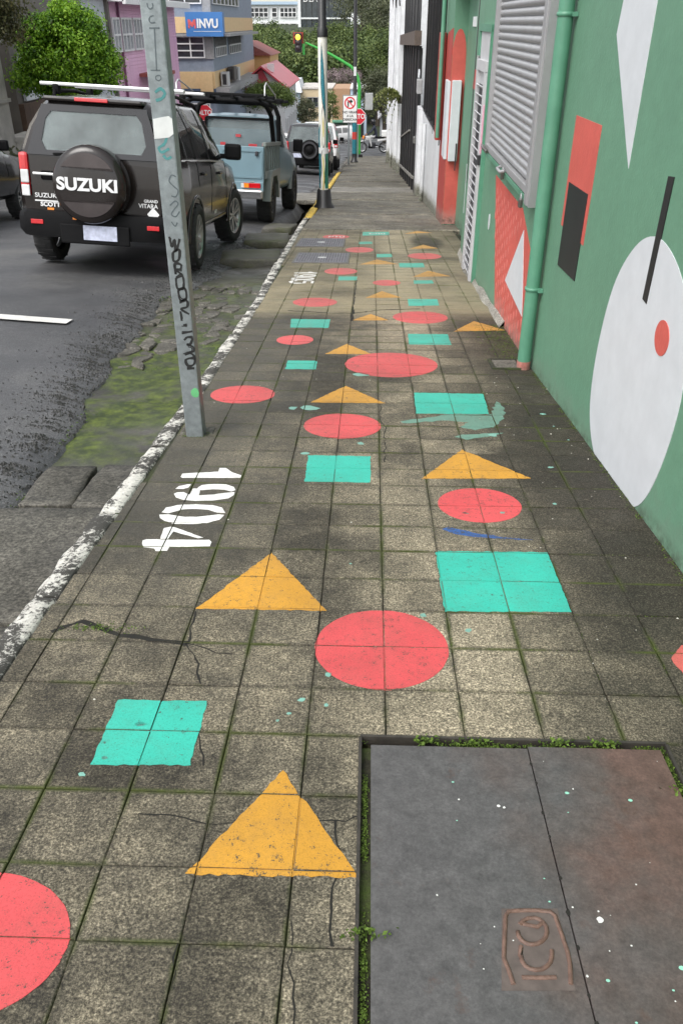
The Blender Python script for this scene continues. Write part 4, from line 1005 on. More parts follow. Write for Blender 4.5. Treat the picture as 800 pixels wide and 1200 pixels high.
# ------------------------------------------------------------------ white boundary walls, black panels, gate
M_WHITEW = wall_mat('grubby_white_wall', (.62,.63,.64), stain=(.2,.2,.15), low=.9); M_BLACKM = mat('black_fence_paint', (.012,.012,.013), .45, var=.3, scale=8, dirt=(.04,.037,.03), dirt_amt=.5)
bw = thing('boundary_wall', 'white boundary wall with black corrugated panels on top, beside the coral pilaster', 'wall', (1.25, 19, g(19)))
bi = Matrix.Translation(-Vector(bw.location))
def bl(mb, M=None): mb.v = [tuple((M or bi) @ Vector(v)) for v in mb.v]; return mb
bl(MB().prism([(1.21, 15.72, -3), (1.18, 22.2, -3), (1.5, 22.2, -3), (1.5, 15.72, -3)], (0,0,2.72))).build('wall', M_WHITEW, bw, fix=True)
bl(MB().box((1.16, 21.7, -1.5), (.12, .9, 2.5))).build('pier', M_WHITEW, bw)
bl(MB().tube([(1.14, 19.6, g(19.6)), (1.15, 19.6, -.4)], .04, 8)).build('pipe', M_WHITEW, bw)
for i in range(7):
    y0 = 16.0 + i*.88
    pn = MB()
    xs_ = []
    for j in range(23):
        yy = y0 + .86*j/22; xs_.append((1.26 - .0*i + (.012 if j % 2 else -.012), yy))
    pn.add([(x, y, z) for z in (-.28+.005*i, 3.1) for x, y in xs_], [(j, j+1, 23+j+1, 23+j) for j in range(22)])
    bl(pn).build('panel', M_BLACKM, bw)
bl(MB().box((1.24, 19.1, -.27), (.1, 6.3, .05))).build('rail', M_BLACKM, bw)
for k in range(7): bl(MB().box((1.22, 15.97+.88*k+.0, 1.4), (.05, .05, 3.6))).build('post', M_BLACKM, bw)
# electric meter with conduit loop
mt = bl(MB().box((1.1, 21.6, .2), (.12, .4, .3), bev=.02)).build('meter', mat('meter_grey', (.35,.35,.35), .5), bw)
bl(MB().tube([(1.08, 21.6+.15*math.cos(R(a)), .42+.12*math.sin(R(a))) for a in range(-20, 201, 20)], .02, 8)).build('conduit', M_MWHITE, mt)
# gate
gt = thing('metal_gate', 'tall black metal sheet gate with a brown beam across its top', 'gate', (1.15, 28, g(28)))
ti = Matrix.Translation(-Vector(gt.location))
for k in range(8):
    y0 = 22.6 + k*1.44; z0 = g(y0+1.44)+.05
    bl(MB().box((1.17-.006*k, y0+.7, (z0+.95)/2), (.05, 1.38, .95-z0)), ti).build('gate_panel', M_BLACKM, gt)
    bl(MB().box((1.14-.006*k, y0, (z0+1.0)/2), (.06, .07, 1.0-z0)), ti).build('stile', M_BLACKM, gt)
bl(MB().bar((1.1, 23, g(23)+.35), (1.06, 33.5, g(33.5)+.35), .05, .06), ti).build('brace', mat('worn_grey_rail', (.2,.19,.17), .6), gt)
bl(MB().bar((1.1, 26, g(26)+1.5), (1.08, 33, g(33)+1.3), .05, .05), ti).build('brace', mat('worn_grey_rail', (.2,.19,.17), .6), gt)
bl(MB().box((1.05, 28.2, 1.05), (.16, 12.2, .3), Matrix.Rotation(-.02, 3, 'X')), ti).build('beam', mat('brown_beam', (.1,.075,.06), .7, var=.3, scale=8), gt)
for k in range(30): bl(MB().tube([(1.12, 22.8+k*.38, .9), (1.12, 22.8+k*.38, 2.3 + .15*math.sin(k*1.3)), (1.12, 22.8+k*.38, 2.45)], [.016,.016,.003], 5), ti).build('spike', M_BLACKM, gt)
bl(MB().box((1.1, 22.9, -1.1), (.06, .12, .16), bev=.01), ti).build('lock', mat('worn_lock', (.3,.3,.28), .4, metal=.6), gt)
# far white house beyond the gate
wh = thing('white_house', 'plain white house wall with corner pilasters at the far end of the sidewalk', 'house', (1.2, 42, g(42)))
wi = Matrix.Translation(-Vector(wh.location))
bl(MB().prism([(1.12, 34.3, -9), (.98, 48.2, -9), (7, 48.2, -9), (7, 34.3, -9)], (0,0,14.5)), wi).build('wall', M_WHITEW, wh, fix=True)
for y, x, w in ((34.9, 1.03, .9), (38.2, .97, .8), (43, .93, .5), (47.7, .84, 1.0)): bl(MB().box((x+.08, y, -2.5), (.24, w, 13)), wi).build('pilaster', M_WHITEW, wh)
bl(MB().tube([(.88, 40.5, g(40.5)), (.88, 40.5, 5)], .05, 8), wi).build('downpipe', M_WHITEW, wh)
for k in range(5): bl(MB().tube([(.98-.01*k, 36+k*2.2, 2.0), (.9-.01*k, 36+k*2.2, 2.6), (.95, 36+k*2.2, 3.6)], .03, 6), wi).build('window_bar', M_BLACKM, wh)
# wall fern hanging over the sidewalk
fern = thing('wall_fern', 'yellow green fern-like palm hanging out from the white wall', 'plant', (1.0, 33.9, -.9))
M_FERN = leaf_mat('fern_leaf', [(.10,.13,.03), (.2,.23,.07), (.32,.33,.14)], .3)
for k in range(17):
    a = rnd.uniform(1.6, 4.7); l = rnd.uniform(.8, 1.5); up = rnd.uniform(.1, 1.1); sp_ = []; pts = []
    for i in range(9):
        t_ = i/8; p = Vector((math.cos(a)*l*t_*.75, math.sin(a)*l*t_*.55, up*t_*1.0 - 1.15*t_*t_*l*.7)); pts.append(p)
        for sgn in (-1, 1):
            for q in range(3): sp_.append((p + Vector((rnd.gauss(0,.02), rnd.gauss(0,.02), rnd.gauss(0,.02))), Vector((math.sin(a)*sgn, -math.cos(a)*sgn, .7+rnd.gauss(0,.3))), .13*(1.15-t_*.7), rnd.random()))
    MB().tube(pts, [.012*(1-.08*i) for i in range(9)], 5).build('stem', M_FERN, leaf_cloud('frond', sp_, M_FERN, fern, kind='stuff'))
MB().box((0.02, 0, -.1), (.18, .3, .22), bev=.03).build('planter', M_STONE, fern)
# ------------------------------------------------------------------ vehicles
def paint_car(name, col, rough=.16, coat=.3, metal=0.0):
    return mat(name, col, rough, metal, var=.06, scale=3, coat=coat, spec=.3, dirt=tuple(c*.8+.012 for c in col), dirt_amt=.25, dscale=4)
M_BROWN = paint_car('brown_black_car_paint', (.014,.0105,.0095)); M_DGREY = paint_car('charcoal_car_paint', (.035,.037,.04)); M_WCAR = paint_car('white_car_paint', (.7,.7,.69), metal=0)
M_BLUEP = paint_car('light_blue_truck_paint', (.16,.245,.285), .35, .3, 0); M_GREYG = paint_car('grey_green_truck_paint', (.2,.225,.21), .4, .3, .1); M_BLACKC = paint_car('black_car_paint', (.012,.012,.014))
M_PLAST = mat('black_plastic', (.007,.007,.0075), .6, var=.2, spec=.1); M_RUB = mat('tyre_rubber', (.017,.017,.017), .8, var=.3, scale=20, bump=.3)
M_GLASSD = glass_mat('dark_window_glass', (.012,.014,.015), rough=.03, alpha=.62); M_GLASSL = glass_mat('pale_window_glass', (.2,.24,.24), rough=.04, alpha=.42)  # pale glass: sky reflection put into its base colour
M_CHROME = mat('chrome', (.6,.6,.6), .18, metal=1.0, var=.05); M_RIM = mat('alloy_rim', (.42,.42,.42), .3, metal=.8, var=.06)
M_LRED = mat('red_lamp_lens', (.5,.01,.015), .15, var=.15, scale=30, spec=.8); M_LCLR = mat('clear_lamp_lens', (.6,.6,.6), .15, spec=.8); M_LAMB = mat('amber_lamp_lens', (.8,.25,.02), .2, spec=.8)
M_BADGE = mat('silver_badge', (.7,.7,.7), .3, metal=.4, var=.05); M_WTXT = mat('white_sticker', (.8,.8,.8), .5); M_PLATEW = mat('number_plate_white', (.5,.53,.66), .5, var=.35, scale=9)
M_RAIL = mat('rack_aluminium', (.6,.6,.6), .35, metal=.6, var=.05)
class Body:
    """a car shell lofted over stations along its length; local x right, y forward, z up, rear bumper at y = 0"""
    KEYS = ('zb','hwb','hwm','zbelt','hwbelt','zroof','hwroof','rake')
    def __init__(s, stations, ny=44): s.st = stations; s.ny = ny; s.y0 = stations[0][0]; s.y1 = stations[-1][0]
    def par(s, y):
        st = s.st
        if y <= st[0][0]: return dict(zip(s.KEYS, st[0][1:]))
        for a, b_ in zip(st, st[1:]):
            if y <= b_[0]:
                t = (y-a[0])/(b_[0]-a[0]); return {k: lerp(a[i+1], b_[i+1], t) for i, k in enumerate(s.KEYS)}
        return dict(zip(s.KEYS, st[-1][1:]))
    def sec(s, y):
        p = s.par(y); zb, zt = p['zb'], p['zbelt']; hb, hm, hbe, hr, zr = p['hwb'], p['hwm'], p['hwbelt'], p['hwroof'], p['zroof']
        P = [(0,zb),(hb*.9,zb),(hb,zb+.07),(lerp(hb,hm,.7),lerp(zb,zt,.3)),(hm,lerp(zb,zt,.62)),(hbe+.008,zt-.05),(hbe-.012,zt+.012),(lerp(hbe,hr,.5)+.012*(1 if zr-zt > .3 else 0),lerp(zt,zr,.52)),(hr+.015,zr-.075*min(1,(zr-zt)/.5)),(hr-.06,zr-.012),(hr*.5,zr+.012),(0,zr+.018)]
        rk = p['rake']
        return [Vector((x, y + rk*max(0, z-zt) + (0 if rk == 0 else -.02*0), z)) for x, z in P]
    def surf(s, y, t, side=1):
        P = s.sec(y); i = min(int(t), len(P)-2); q = P[i].lerp(P[i+1], t-i); return Vector((q.x*side, q.y, q.z))
    def normal(s, y, t, side):
        e = .03; a = s.surf(y+e, t, side) - s.surf(y-e, t, side); b_ = s.surf(y, min(11, t+.1), side) - s.surf(y, max(0, t-.1), side)
        n = a.cross(b_)*side; return n.normalized() if n.length > 1e-9 else Vector((side,0,0))
    def shell(s, m, parent, wheels, wr, name='body'):
        ys = sorted(set([lerp(s.y0, s.y1, i/s.ny) for i in range(s.ny+1)] + [q[0] for q in s.st]))
        mb = MB(); n = 12; rings = []
        for y in ys:
            h = s.sec(y); rings.append([Vector((-p.x, p.y, p.z)) for p in h[1:-1]][::-1] + [h[0]] + h[1:-1] + [h[-1]])
        k = len(rings[0])
        vs = [p for r_ in rings for p in r_]
        fs = [(j*k+i, j*k+(i+1)%k, (j+1)*k+(i+1)%k, (j+1)*k+i) for j in range(len(rings)-1) for i in range(k)]
        nl = n-2
        for base, flip in ((0, 1), ((len(rings)-1)*k, 0)):          # end caps as strips between left and right
            L = [base + nl-1-i for i in range(nl)]; Rr = [base + nl+1+i for i in range(nl)]; bot = base+nl; top = base+k-1
            f = [(bot, Rr[0], L[0])] + [(L[i], Rr[i], Rr[i+1], L[i+1]) for i in range(nl-1)] + [(L[-1], Rr[-1], top)]
            fs += [q[::-1] if flip else q for q in f]
        mb.add(vs, fs, True); o = mb.build(name, m, parent, fix=True)
        cut = MB()
        for wx, wy, wz in wheels:
            M_ = Matrix.Translation((wx*1.0, wy, wz)) @ Matrix.Rotation(math.pi/2, 4, 'Y'); sg = 1 if wx > 0 else -1
            r_ = wr*1.17; vs = [M_ @ Vector((r_*math.cos(a*.2618), r_*math.sin(a*.2618), z)) for z in (-.32, .32) for a in range(24)]
            cut.add(vs, [tuple(range(24))[::-1], tuple(range(24, 48))] + [(a, (a+1)%24, 24+(a+1)%24, 24+a) for a in range(24)])
        c = cut.build('cutter', None, None, fix=True)
        bo = o.modifiers.new('b', 'BOOLEAN'); bo.operation = 'DIFFERENCE'; bo.object = c; bo.solver = 'EXACT'
        me = eval_mesh(o); o.modifiers.clear(); o.data = me
        bpy.data.objects.remove(c)
        me.polygons.foreach_set('use_smooth', [True]*len(me.polygons)); me.set_sharp_from_angle(angle=R(38))
        return o
    def cabin(s, o, y0, y1, fl, sides, rear=None, front=None):
        """hollow the shell: a cabin cavity, then openings for side windows, rear window and windscreen"""
        mb = MB(); ys = [lerp(y0, y1, i/8) for i in range(9)]; rings = []
        for y in ys:
            P = [s.surf(y, t, 1) for t in (5.9, 7, 8, 9.4)]; P = [Vector((max(.05, p.x-.05), p.y, p.z-(.04 if i < 3 else .05))) for i, p in enumerate(P)]
            P = [Vector((P[0].x, P[0].y, fl))] + P
            rings.append([Vector((-p.x, p.y, p.z)) for p in P[::-1]] + P)
        k = len(rings[0]); mb.add([p for r_ in rings for p in r_], [(j*k+i, j*k+(i+1)%k, (j+1)*k+(i+1)%k, (j+1)*k+i) for j in range(8) for i in range(k)] + [tuple(range(k))[::-1], tuple(range(8*k, 9*k))])
        cuts = [mb.build('cutter', None, None, fix=True)]
        for yb0, yb1, yt0, yt1, t0, t1 in sides:
            for sd in (1, -1):
                q = [s.surf(y, t, sd) for y, t in ((yb0+.02,t0+.1),(yb1-.02,t0+.1),(yt1-.02,t1-.1),(yt0+.02,t1-.1))]
                cuts.append(MB().prism([p+Vector((sd*.06,0,0)) for p in q], (-sd*.24,0,0)).build('cutter', None, None, fix=True))
        for pr_ in (rear, front):
            if pr_: cuts.append(MB().prism(pr_[0], pr_[1]).build('cutter', None, None, fix=True))
        for c in cuts:
            bo = o.modifiers.new('b', 'BOOLEAN'); bo.operation = 'DIFFERENCE'; bo.object = c; bo.solver = 'EXACT'
        me = eval_mesh(o); o.modifiers.clear(); o.data = me
        for c in cuts: bpy.data.objects.remove(c)
        me.set_sharp_from_angle(angle=R(38))
    def patch(s, name, m, parent, yb0, yb1, yt0, yt1, t0, t1, side, off=.006, n=8, k=4, th=.0):
        mb = MB(); P = []
        for j in range(k+1):
            v = j/k; t = lerp(t0, t1, v); a, b_ = lerp(yb0, yt0, v), lerp(yb1, yt1, v)
            for i in range(n+1):
                y = lerp(a, b_, i/n); P.append(s.surf(y, t, side) + s.normal(y, t, side)*off)
        mb.add(P, [(j*(n+1)+i, j*(n+1)+i+1, (j+1)*(n+1)+i+1, (j+1)*(n+1)+i) for j in range(k) for i in range(n)], True)
        return mb.build(name, m, parent)
    def seam(s, parent, pts, side, w=.007, m=None, name='seam', off=.003):
        mb = MB(); P = [s.surf(y, t, side) + s.normal(y, t, side)*off for y, t in pts]
        for a, b_ in zip(P, P[1:]): mb.bar(a, b_, w, .004, up=(side,0,0))
        return mb.build(name, m or M_PLAST, parent)
def wheel_proto(r, w, spokes=5, rim_m=None, rimr=.66, tread=True):
    """tyre centred at the origin, axle along X, outer side +X; returns (tyre, rim) meshes"""
    Mx = Matrix.Rotation(math.pi/2, 4, 'Y')
    mb = MB(); h = w/2
    mb.lathe([(r*rimr,-h*.8),(r*.8,-h),(r*.93,-h*.95),(r*.985,-h*.75),(r,-h*.4),(r,h*.4),(r*.985,h*.75),(r*.93,h*.95),(r*.8,h),(r*rimr,h*.8)], Mx, 36)
    if tread:
        for k in range(36):
            a = 2*math.pi*k/36
            mb.box((h*.3*(1 if k%2 else -1), r*1.0*math.cos(a), r*1.0*math.sin(a)), (w*.55, .03, .012), Matrix.Rotation(a-math.pi/2, 3, 'X'))
    ty = mb
    rm = MB(); R_ = r*rimr
    rm.lathe([(R_*1.02,h*.84),(R_*.96,h*.86),(R_*.9,h*.55),(R_*.88,-h*.5)], Mx, 36)
    rm.lathe([(.0,h*.66),(R_*.16,h*.64),(R_*.2,h*.5)], Mx, 16)
    for k in range(spokes):
        for d in (-.17, .17):
            a = 2*math.pi*k/spokes + d; a2 = 2*math.pi*k/spokes + d*1.25
            rm.bar((h*.52, R_*.15*math.cos(a), R_*.15*math.sin(a)), (h*.66, R_*.93*math.cos(a2), R_*.93*math.sin(a2)), R_*.13, R_*.1, up=(1,0,0))
    return ty, rm
def add_wheels(parent, spots, r, w, spokes=5, rim_m=None, steer=0.0, rimr=.66):
    ty, rm = wheel_proto(r, w, spokes, rimr=rimr); t0 = r0 = d0 = None
    disc = MB(); disc.lathe([(0,-w*.05),(r*rimr*.87,-w*.05)], Matrix.Rotation(math.pi/2, 4, 'Y'), 24)
    for x, y, z in spots:
        if t0 is None: t0 = ty.build('tyre', M_RUB, parent); r0 = rm.build('rim', rim_m or M_RIM, t0); d0 = disc.build('brake_disc', M_STEELD, t0); o = t0
        else: o = copy_tree(t0, parent)
        o.location = (x, y, z); fr = y > 1.6
        o.rotation_euler = (rnd.uniform(0, 1), 0, (0 if x > 0 else math.pi) + (steer if fr else 0))
def lamp_box(name, m, parent, c, d, bev=.012, M=None): return MB().box(c, d, M, bev).build(name, m, parent)

def set_car(name, label, cat, x, y, contact_dz, roll, yaw=0.0, group='cars parked along the kerb'):
    th = math.atan((g(y)-g(y+2.6))/2.6)
    return thing(name, label, cat, (x, y, g(y)+contact_dz), (-th, roll, yaw), group)

# --- the brown-black SUV with the spare wheel cover
suv = set_car('parked_suv', 'dark brown SUV with a covered spare wheel on its tailgate, parked behind the steel pole', 'car', -2.945, 9.0, -.03, R(3.0), R(-.6))
SB = Body([(0,.46,.75,.785,1.17,.765,1.70,.53,.22),(.12,.42,.83,.87,1.17,.845,1.735,.58,.20),(.5,.38,.875,.905,1.16,.875,1.765,.625,.12),(1.2,.36,.88,.91,1.145,.885,1.78,.645,0),(2.0,.36,.88,.91,1.12,.89,1.77,.65,0),(2.5,.36,.88,.91,1.1,.885,1.7,.635,0),(2.8,.36,.88,.91,1.09,.88,1.44,.70,0),(3.15,.36,.88,.91,1.07,.87,1.12,.74,0),(3.7,.38,.87,.90,1.0,.85,1.05,.66,0),(4.0,.42,.82,.87,.92,.80,.96,.55,0),(4.15,.5,.70,.76,.8,.66,.83,.45,0)])
WR = .365; wsp = [(.83,.8,WR),(-.81,.8,WR),(.83,3.5,WR),(-.81,3.5,WR)]
sbody = SB.shell(M_BROWN, suv, wsp, WR); sbody['label'] = 'brown-black SUV bodywork'
SB.cabin(sbody, .22, 2.62, .75, [(.42,.93,.48,.93,6.15,8.0),(1.0,1.72,1.0,1.72,6.15,8.0),(1.82,2.78,1.82,2.42,6.15,8.0)],
    ([(-.54,-.3,1.24),(.54,-.3,1.24),(.45,-.3,1.6),(-.45,-.3,1.6)], (0,.85,0)), ([(-.6,3.4,1.2),(.6,3.4,1.2),(.5,3.4,1.6),(-.5,3.4,1.6)], (0,-1.1,0)))
for x_, y_ in ((-.38,.75),(.38,.75),(-.4,1.75),(.4,1.75)):
    st_ = MB().box((x_,y_,1.05), (.46,.16,.6), bev=.06).build('seat', M_PLAST, suv); MB().box((x_,y_,1.45), (.24,.1,.18), bev=.045).build('headrest', M_PLAST, st_)
MB().lathe([(.17,-.015),(.2,0),(.17,.015)], Matrix.Translation((-.38,2.45,1.15)) @ Matrix.Rotation(1.2, 4, 'X'), 20).build('steering_wheel', M_PLAST, suv)
MB().box((0,2.75,1.0), (1.5,.4,.25), bev=.06).build('dashboard', M_PLAST, suv)
MB().box((0,2.1,.5), (1.3,3.3,.25)).build('underbody', M_PLAST, suv)
add_wheels(suv, wsp, WR, .23, 5, steer=R(-10))
for s_ in (1, -1):
    SB.patch('side_window', M_GLASSD, suv, .42, .93, .48, .93, 6.15, 8.0, s_)
    SB.patch('side_window', M_GLASSD, suv, 1.0, 1.72, 1.0, 1.72, 6.15, 8.0, s_)
    SB.patch('side_window', M_GLASSD, suv, 1.82, 2.78, 1.82, 2.42, 6.15, 8.0, s_)
    SB.patch('window_pillar', M_PLAST, suv, .93, 1.0, .93, 1.0, 6.1, 8.1, s_, .004); SB.patch('window_pillar', M_PLAST, suv, 1.72, 1.82, 1.72, 1.82, 6.1, 8.1, s_, .004)
    SB.seam(suv, [(.3,6.05),(1,6.05),(1.8,6.05),(2.85,6.05)], s_, .018, M_CHROME, 'window_trim', .006)
    SB.seam(suv, [(1.76,1.8),(1.76,3),(1.76,4.2),(1.76,5),(1.76,6)], s_); SB.seam(suv, [(2.86,1.8),(2.86,3.2),(2.86,4.2),(2.86,5),(2.86,6)], s_); SB.seam(suv, [(1.2,2),(1.08,3.4),(.98,4.4),(.96,5),(.96,6)], s_)
    SB.seam(suv, [(1.3,2.2),(2.0,2.2),(2.85,2.2)], s_, .02, M_BROWN, 'sill_moulding', .008)
    for y in (1.24, 2.3):
        q = SB.surf(y, 4.75, s_); MB().box(q + Vector((s_*.02, 0, 0)), (.03, .17, .035), bev=.008).build('door_handle', M_BROWN, suv)
    q = SB.surf(2.72, 6.2, s_)
    mi = MB().box(q + Vector((s_*.16, .0, .1)), (.22, .12, .2), bev=.04).build('wing_mirror', M_PLAST, suv); MB().box(q + Vector((s_*.05, .02, .04)), (.12, .06, .06)).build('mirror_arm', M_PLAST, mi)
    for wy in (.8, 3.47):
        mb = MB(); pts = [Vector((s_*(SB.par(wy)['hwm']-.012), wy + WR*1.2*math.cos(R(a)), WR + WR*1.2*math.sin(R(a)))) for a in range(-14, 195, 11)]
        mb.tube(pts, .026, 8); mb.build('arch_flare', M_BROWN, suv)
    mb = MB(); mb.tube([SB.surf(.45,9,s_)+Vector((0,0,.0)), SB.surf(.5,9,s_)+Vector((0,0,.05)), SB.surf(1.3,9,s_)+Vector((0,0,.06)), SB.surf(2.3,9,s_)+Vector((0,0,.05)), SB.surf(2.42,9,s_)], .02, 8); mb.build('roof_rail', M_PLAST, suv)
SB.patch('badge_panel', M_BADGE, suv, 1.95, 2.12, 1.95, 2.12, 2.55, 2.85, 1, .004)
# tail end
def rear(y, x, z): return Vector((x, y + .22*max(0, z-1.17), z))
def rpanel(name, m, parent, poly, y, th=.02):
    mb = MB(); mb.prism([rear(y, x, z) for x, z in poly], (0, th, 0)); return mb.build(name, m, parent, fix=True)
def rrect(x0, x1, z0, z1, r=.06, n=4): 
    return [(cx + r*math.cos(R(a+90*k_/n)), cz + r*math.sin(R(a+90*k_/n))) for cx, cz, a in ((x1-r,z1-r,0),(x0+r,z1-r,90),(x0+r,z0+r,180),(x1-r,z0+r,270)) for k_ in range(n+1)]
hatch = rpanel('tailgate', M_BROWN, suv, [(-.68,.56),(.68,.56),(.69,1.12),(.685,1.18),(-.685,1.18),(-.69,1.12)], -.02, .04)
def ring_panel(name, m, parent, outer, inner, y, th):
    mb = MB(); n = len(outer); vs = [rear(y, x, z) for x, z in outer] + [rear(y, x, z) for x, z in inner] + [rear(y+th, x, z) for x, z in outer] + [rear(y+th, x, z) for x, z in inner]
    fs = []
    for i in range(n):
        j = (i+1) % n; fs += [(i, j, n+j, n+i), (2*n+i, 3*n+i, 3*n+j, 2*n+j), (i, 2*n+i, 2*n+j, j), (n+i, n+j, 3*n+j, 3*n+i)]
    mb.add(vs, fs); return mb.build(name, m, parent, fix=True)
gl_b = ring_panel('rear_window', M_BLACKC, suv, [(-.70,1.185),(0,1.185),(.70,1.185),(.64,1.38),(.585,1.55),(.54,1.665),(0,1.665),(-.54,1.665),(-.585,1.55),(-.64,1.38)], [(-.5,1.235),(0,1.235),(.5,1.235),(.545,1.32),(.5,1.53),(.44,1.605),(0,1.605),(-.44,1.605),(-.5,1.53),(-.545,1.32)], -.036, .02)
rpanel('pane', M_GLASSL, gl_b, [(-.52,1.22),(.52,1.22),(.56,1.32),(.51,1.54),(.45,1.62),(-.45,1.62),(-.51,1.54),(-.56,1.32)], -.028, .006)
mb = MB(); mb.bar(rear(-.045, -.42, 1.2), rear(-.05, .1, 1.23), .02, .02); mb.build('wiper', M_PLAST, hatch)
sp_o = MB().box((0,.15,1.72), (1.02,.24,.045), bev=.02).build('spoiler', M_BROWN, suv); MB().box((0,.004,1.722), (.34,.02,.035), bev=.006).build('brake_light', M_LRED, sp_o)
# spare wheel cover
cx, cz, cr = .0, .93, .385
Mc = Matrix.Translation((cx, -.03, cz)) @ Matrix.Rotation(math.pi/2, 4, 'X')
spare = MB().lathe([(0,.262),(cr*.55,.262),(cr*.8,.256),(cr*.93,.24),(cr*.985,.21),(cr,.17),(cr,.04),(cr*.96,0)], Mc, 48).build('spare_wheel_cover', M_BROWN, suv)
for sgn in (1, -1):                                     # recessed-looking crescents, built as raised lips
    mb = MB(); pts = [(cr*.80*math.cos(R(a)), sgn*cr*.80*math.sin(R(a))) for a in range(28, 153, 8)] + [(x_, sgn*(.17)) for x_ in (-.26,-.13,0,.13,.26)]
    mb.prism([Vector((cx+u, -.298, cz+v)) for u, v in pts], (0, .02, 0)); mb.build('crescent', mat('glossy_crescent', (.06,.05,.05), .15, metal=.5), spare, fix=True)
Mt = frameM((cx, -.296, cz-.0), (1,0,0), (0,0,1))
text_mb('SUZUKI', .165, .006, Mt, bold=.006, sx=1.12).build('lettering', M_BADGE, spare)
text_mb('SUZUKI', .062, .003, frameM((-.53,-.024,.785), (1,0,0), (0,0,1)), bold=.001, sx=1.2).build('lettering', M_BADGE, hatch)
text_mb('SCOTT', .06, .002, frameM((-.5,-.022,.697), (1,0,0), (0,0,1)), bold=.002, sx=1.1).build('sticker', M_WTXT, hatch)
text_mb('GRAND', .042, .003, frameM((.58,-.024,.79), (1,0,0), (0,0,1)), bold=.001).build('lettering', M_BADGE, hatch)
text_mb('VITARA', .06, .003, frameM((.55,-.024,.74), (1,0,0), (0,0,1)), bold=.001).build('lettering', M_BADGE, hatch)
mb = MB(); mb.prism([(.6,-.021,.59),(.665,-.021,.66),(.6,-.021,.73),(.535,-.021,.66)], (0,-.003,0)); mb.build('sticker', M_WTXT, hatch, fix=True)
mb = MB(); mb.box((-.46,-.025,.733), (.4,.01,.014)); mb.build('trim_strip', M_BADGE, hatch); MB().box((-.5,-.0225,.655), (.07,.004,.022)).build('sticker', M_LAMB, hatch)
hd = MB().box((-.53,-.045,1.0), (.24,.03,.03), bev=.01).build('handle', M_CHROME, hatch); MB().box((-.5,-.022,.985), (.14,.012,.09), bev=.02).build('recess', M_PLAST, hd)
for s_ in (1, -1):
    lm = MB().box((s_*.75,.02,.985), (.1,.1,.43), bev=.03).build('tail_lamp', M_LRED, suv)
    MB().box((s_*.745,-.032,.97), (.085,.012,.13), bev=.012).build('reverse_lens', M_LCLR, lm); MB().box((s_*.745,-.032,.83), (.085,.012,.11), bev=.01).build('reverse_lens', M_LCLR, lm)
bp = MB()
out_ = [(-.93,.5),(-.935,.15),(-.9,-.02),(-.82,-.1),(-.55,-.13),(.55,-.13),(.82,-.1),(.9,-.02),(.935,.15),(.93,.5)]
bump = MB(); zs = [(.38,.94),(.44,1.0),(.56,1.0),(.61,.985),(.64,.94)]
vs = [(x*f*.945, y*f+.0, z) for z, f in zs for x, y in out_]; n_ = len(out_)
bump.add(vs, [(j*n_+i, j*n_+i+1, (j+1)*n_+i+1, (j+1)*n_+i) for j in range(len(zs)-1) for i in range(n_-1)] + [tuple(range(n_)), tuple(range((len(zs)-1)*n_, len(zs)*n_))[::-1]], True)
bo = bump.build('rear_bumper', M_PLAST, suv, fix=True); bo.data.set_sharp_from_angle(angle=R(40))
for s_ in (1, -1): MB().box((s_*.62,-.128,.53), (.13,.012,.045), bev=.004).build('reflector', M_LRED, bo)
pb = MB().box((0,-.14,.43), (.74,.03,.2), bev=.015).build('plate_recess', M_PLAST, bo)
MB().box((.06,-.16,.45), (.36,.012,.15), bev=.004).build('number_plate', M_PLATEW, bo)
MB().box((-.2,-.15,.585), (.05,.02,.02)).build('plate_lamp', M_LAMB, bo)
# crossbars on the roof
rk = thing('roof_rack', 'silver crossbars and load bars on the roof of the dark brown SUV', 'roof rack', suv.location, suv.rotation_euler)
for y, z in ((.62, 1.87), (1.75, 1.885)):
    MB().box((.05,y,z), (1.56,.075,.035), bev=.012).build('crossbar', M_RAIL, rk)
    for s_ in (-1, 1): MB().box((s_*.56,y,1.82), (.07,.1,.1), bev=.02).build('foot', M_PLAST, rk)

# --- the light blue pick-up with the black rack
pk = set_car('pickup_truck', 'old light blue pickup truck with dark stake sides and a black pipe rack', 'pickup truck', -2.68, 15.0, -.1, R(2.0), R(-2.2))
WRP = .40; psp = [(.72,.85,WRP),(-.72,.85,WRP),(.74,4.05,WRP),(-.74,4.05,WRP)]
PB = Body([(2.0,.5,.72,.76,1.2,.74,1.78,.62,.06),(2.3,.48,.74,.78,1.2,.77,1.83,.66,0),(3.0,.48,.76,.8,1.18,.78,1.84,.66,0),(3.3,.48,.78,.82,1.16,.79,1.76,.64,0),(3.75,.48,.8,.84,1.14,.8,1.2,.7,0),(4.4,.5,.8,.84,1.1,.78,1.14,.64,0),(4.75,.55,.76,.8,1.02,.7,1.05,.5,0),(4.8,.6,.7,.74,.95,.64,.98,.4,0)], 30)
cabm = PB.shell(M_BLUEP, pk, [psp[2], psp[3]], WRP, 'cab')
PB.cabin(cabm, 2.08, 3.45, .8, [(2.2,3.5,2.2,3.15,6.2,8.0)], ([(-.62,1.7,1.28),(.62,1.7,1.28),(.55,1.7,1.68),(-.55,1.7,1.68)], (0,.6,0)), ([(-.6,4.0,1.28),(.6,4.0,1.28),(.52,4.0,1.64),(-.52,4.0,1.64)], (0,-.8,0)))
add_wheels(pk, psp, WRP, .27, 6, rim_m=M_STEELD, rimr=.56)
for s_ in (1, -1):
    PB.patch('side_window', M_GLASSD, pk, 2.2, 3.5, 2.2, 3.15, 6.2, 8.0, s_)
    MB().box((s_*.98, 3.45, 1.3), (.2,.06,.24), bev=.03).build('wing_mirror', M_PLAST, pk)
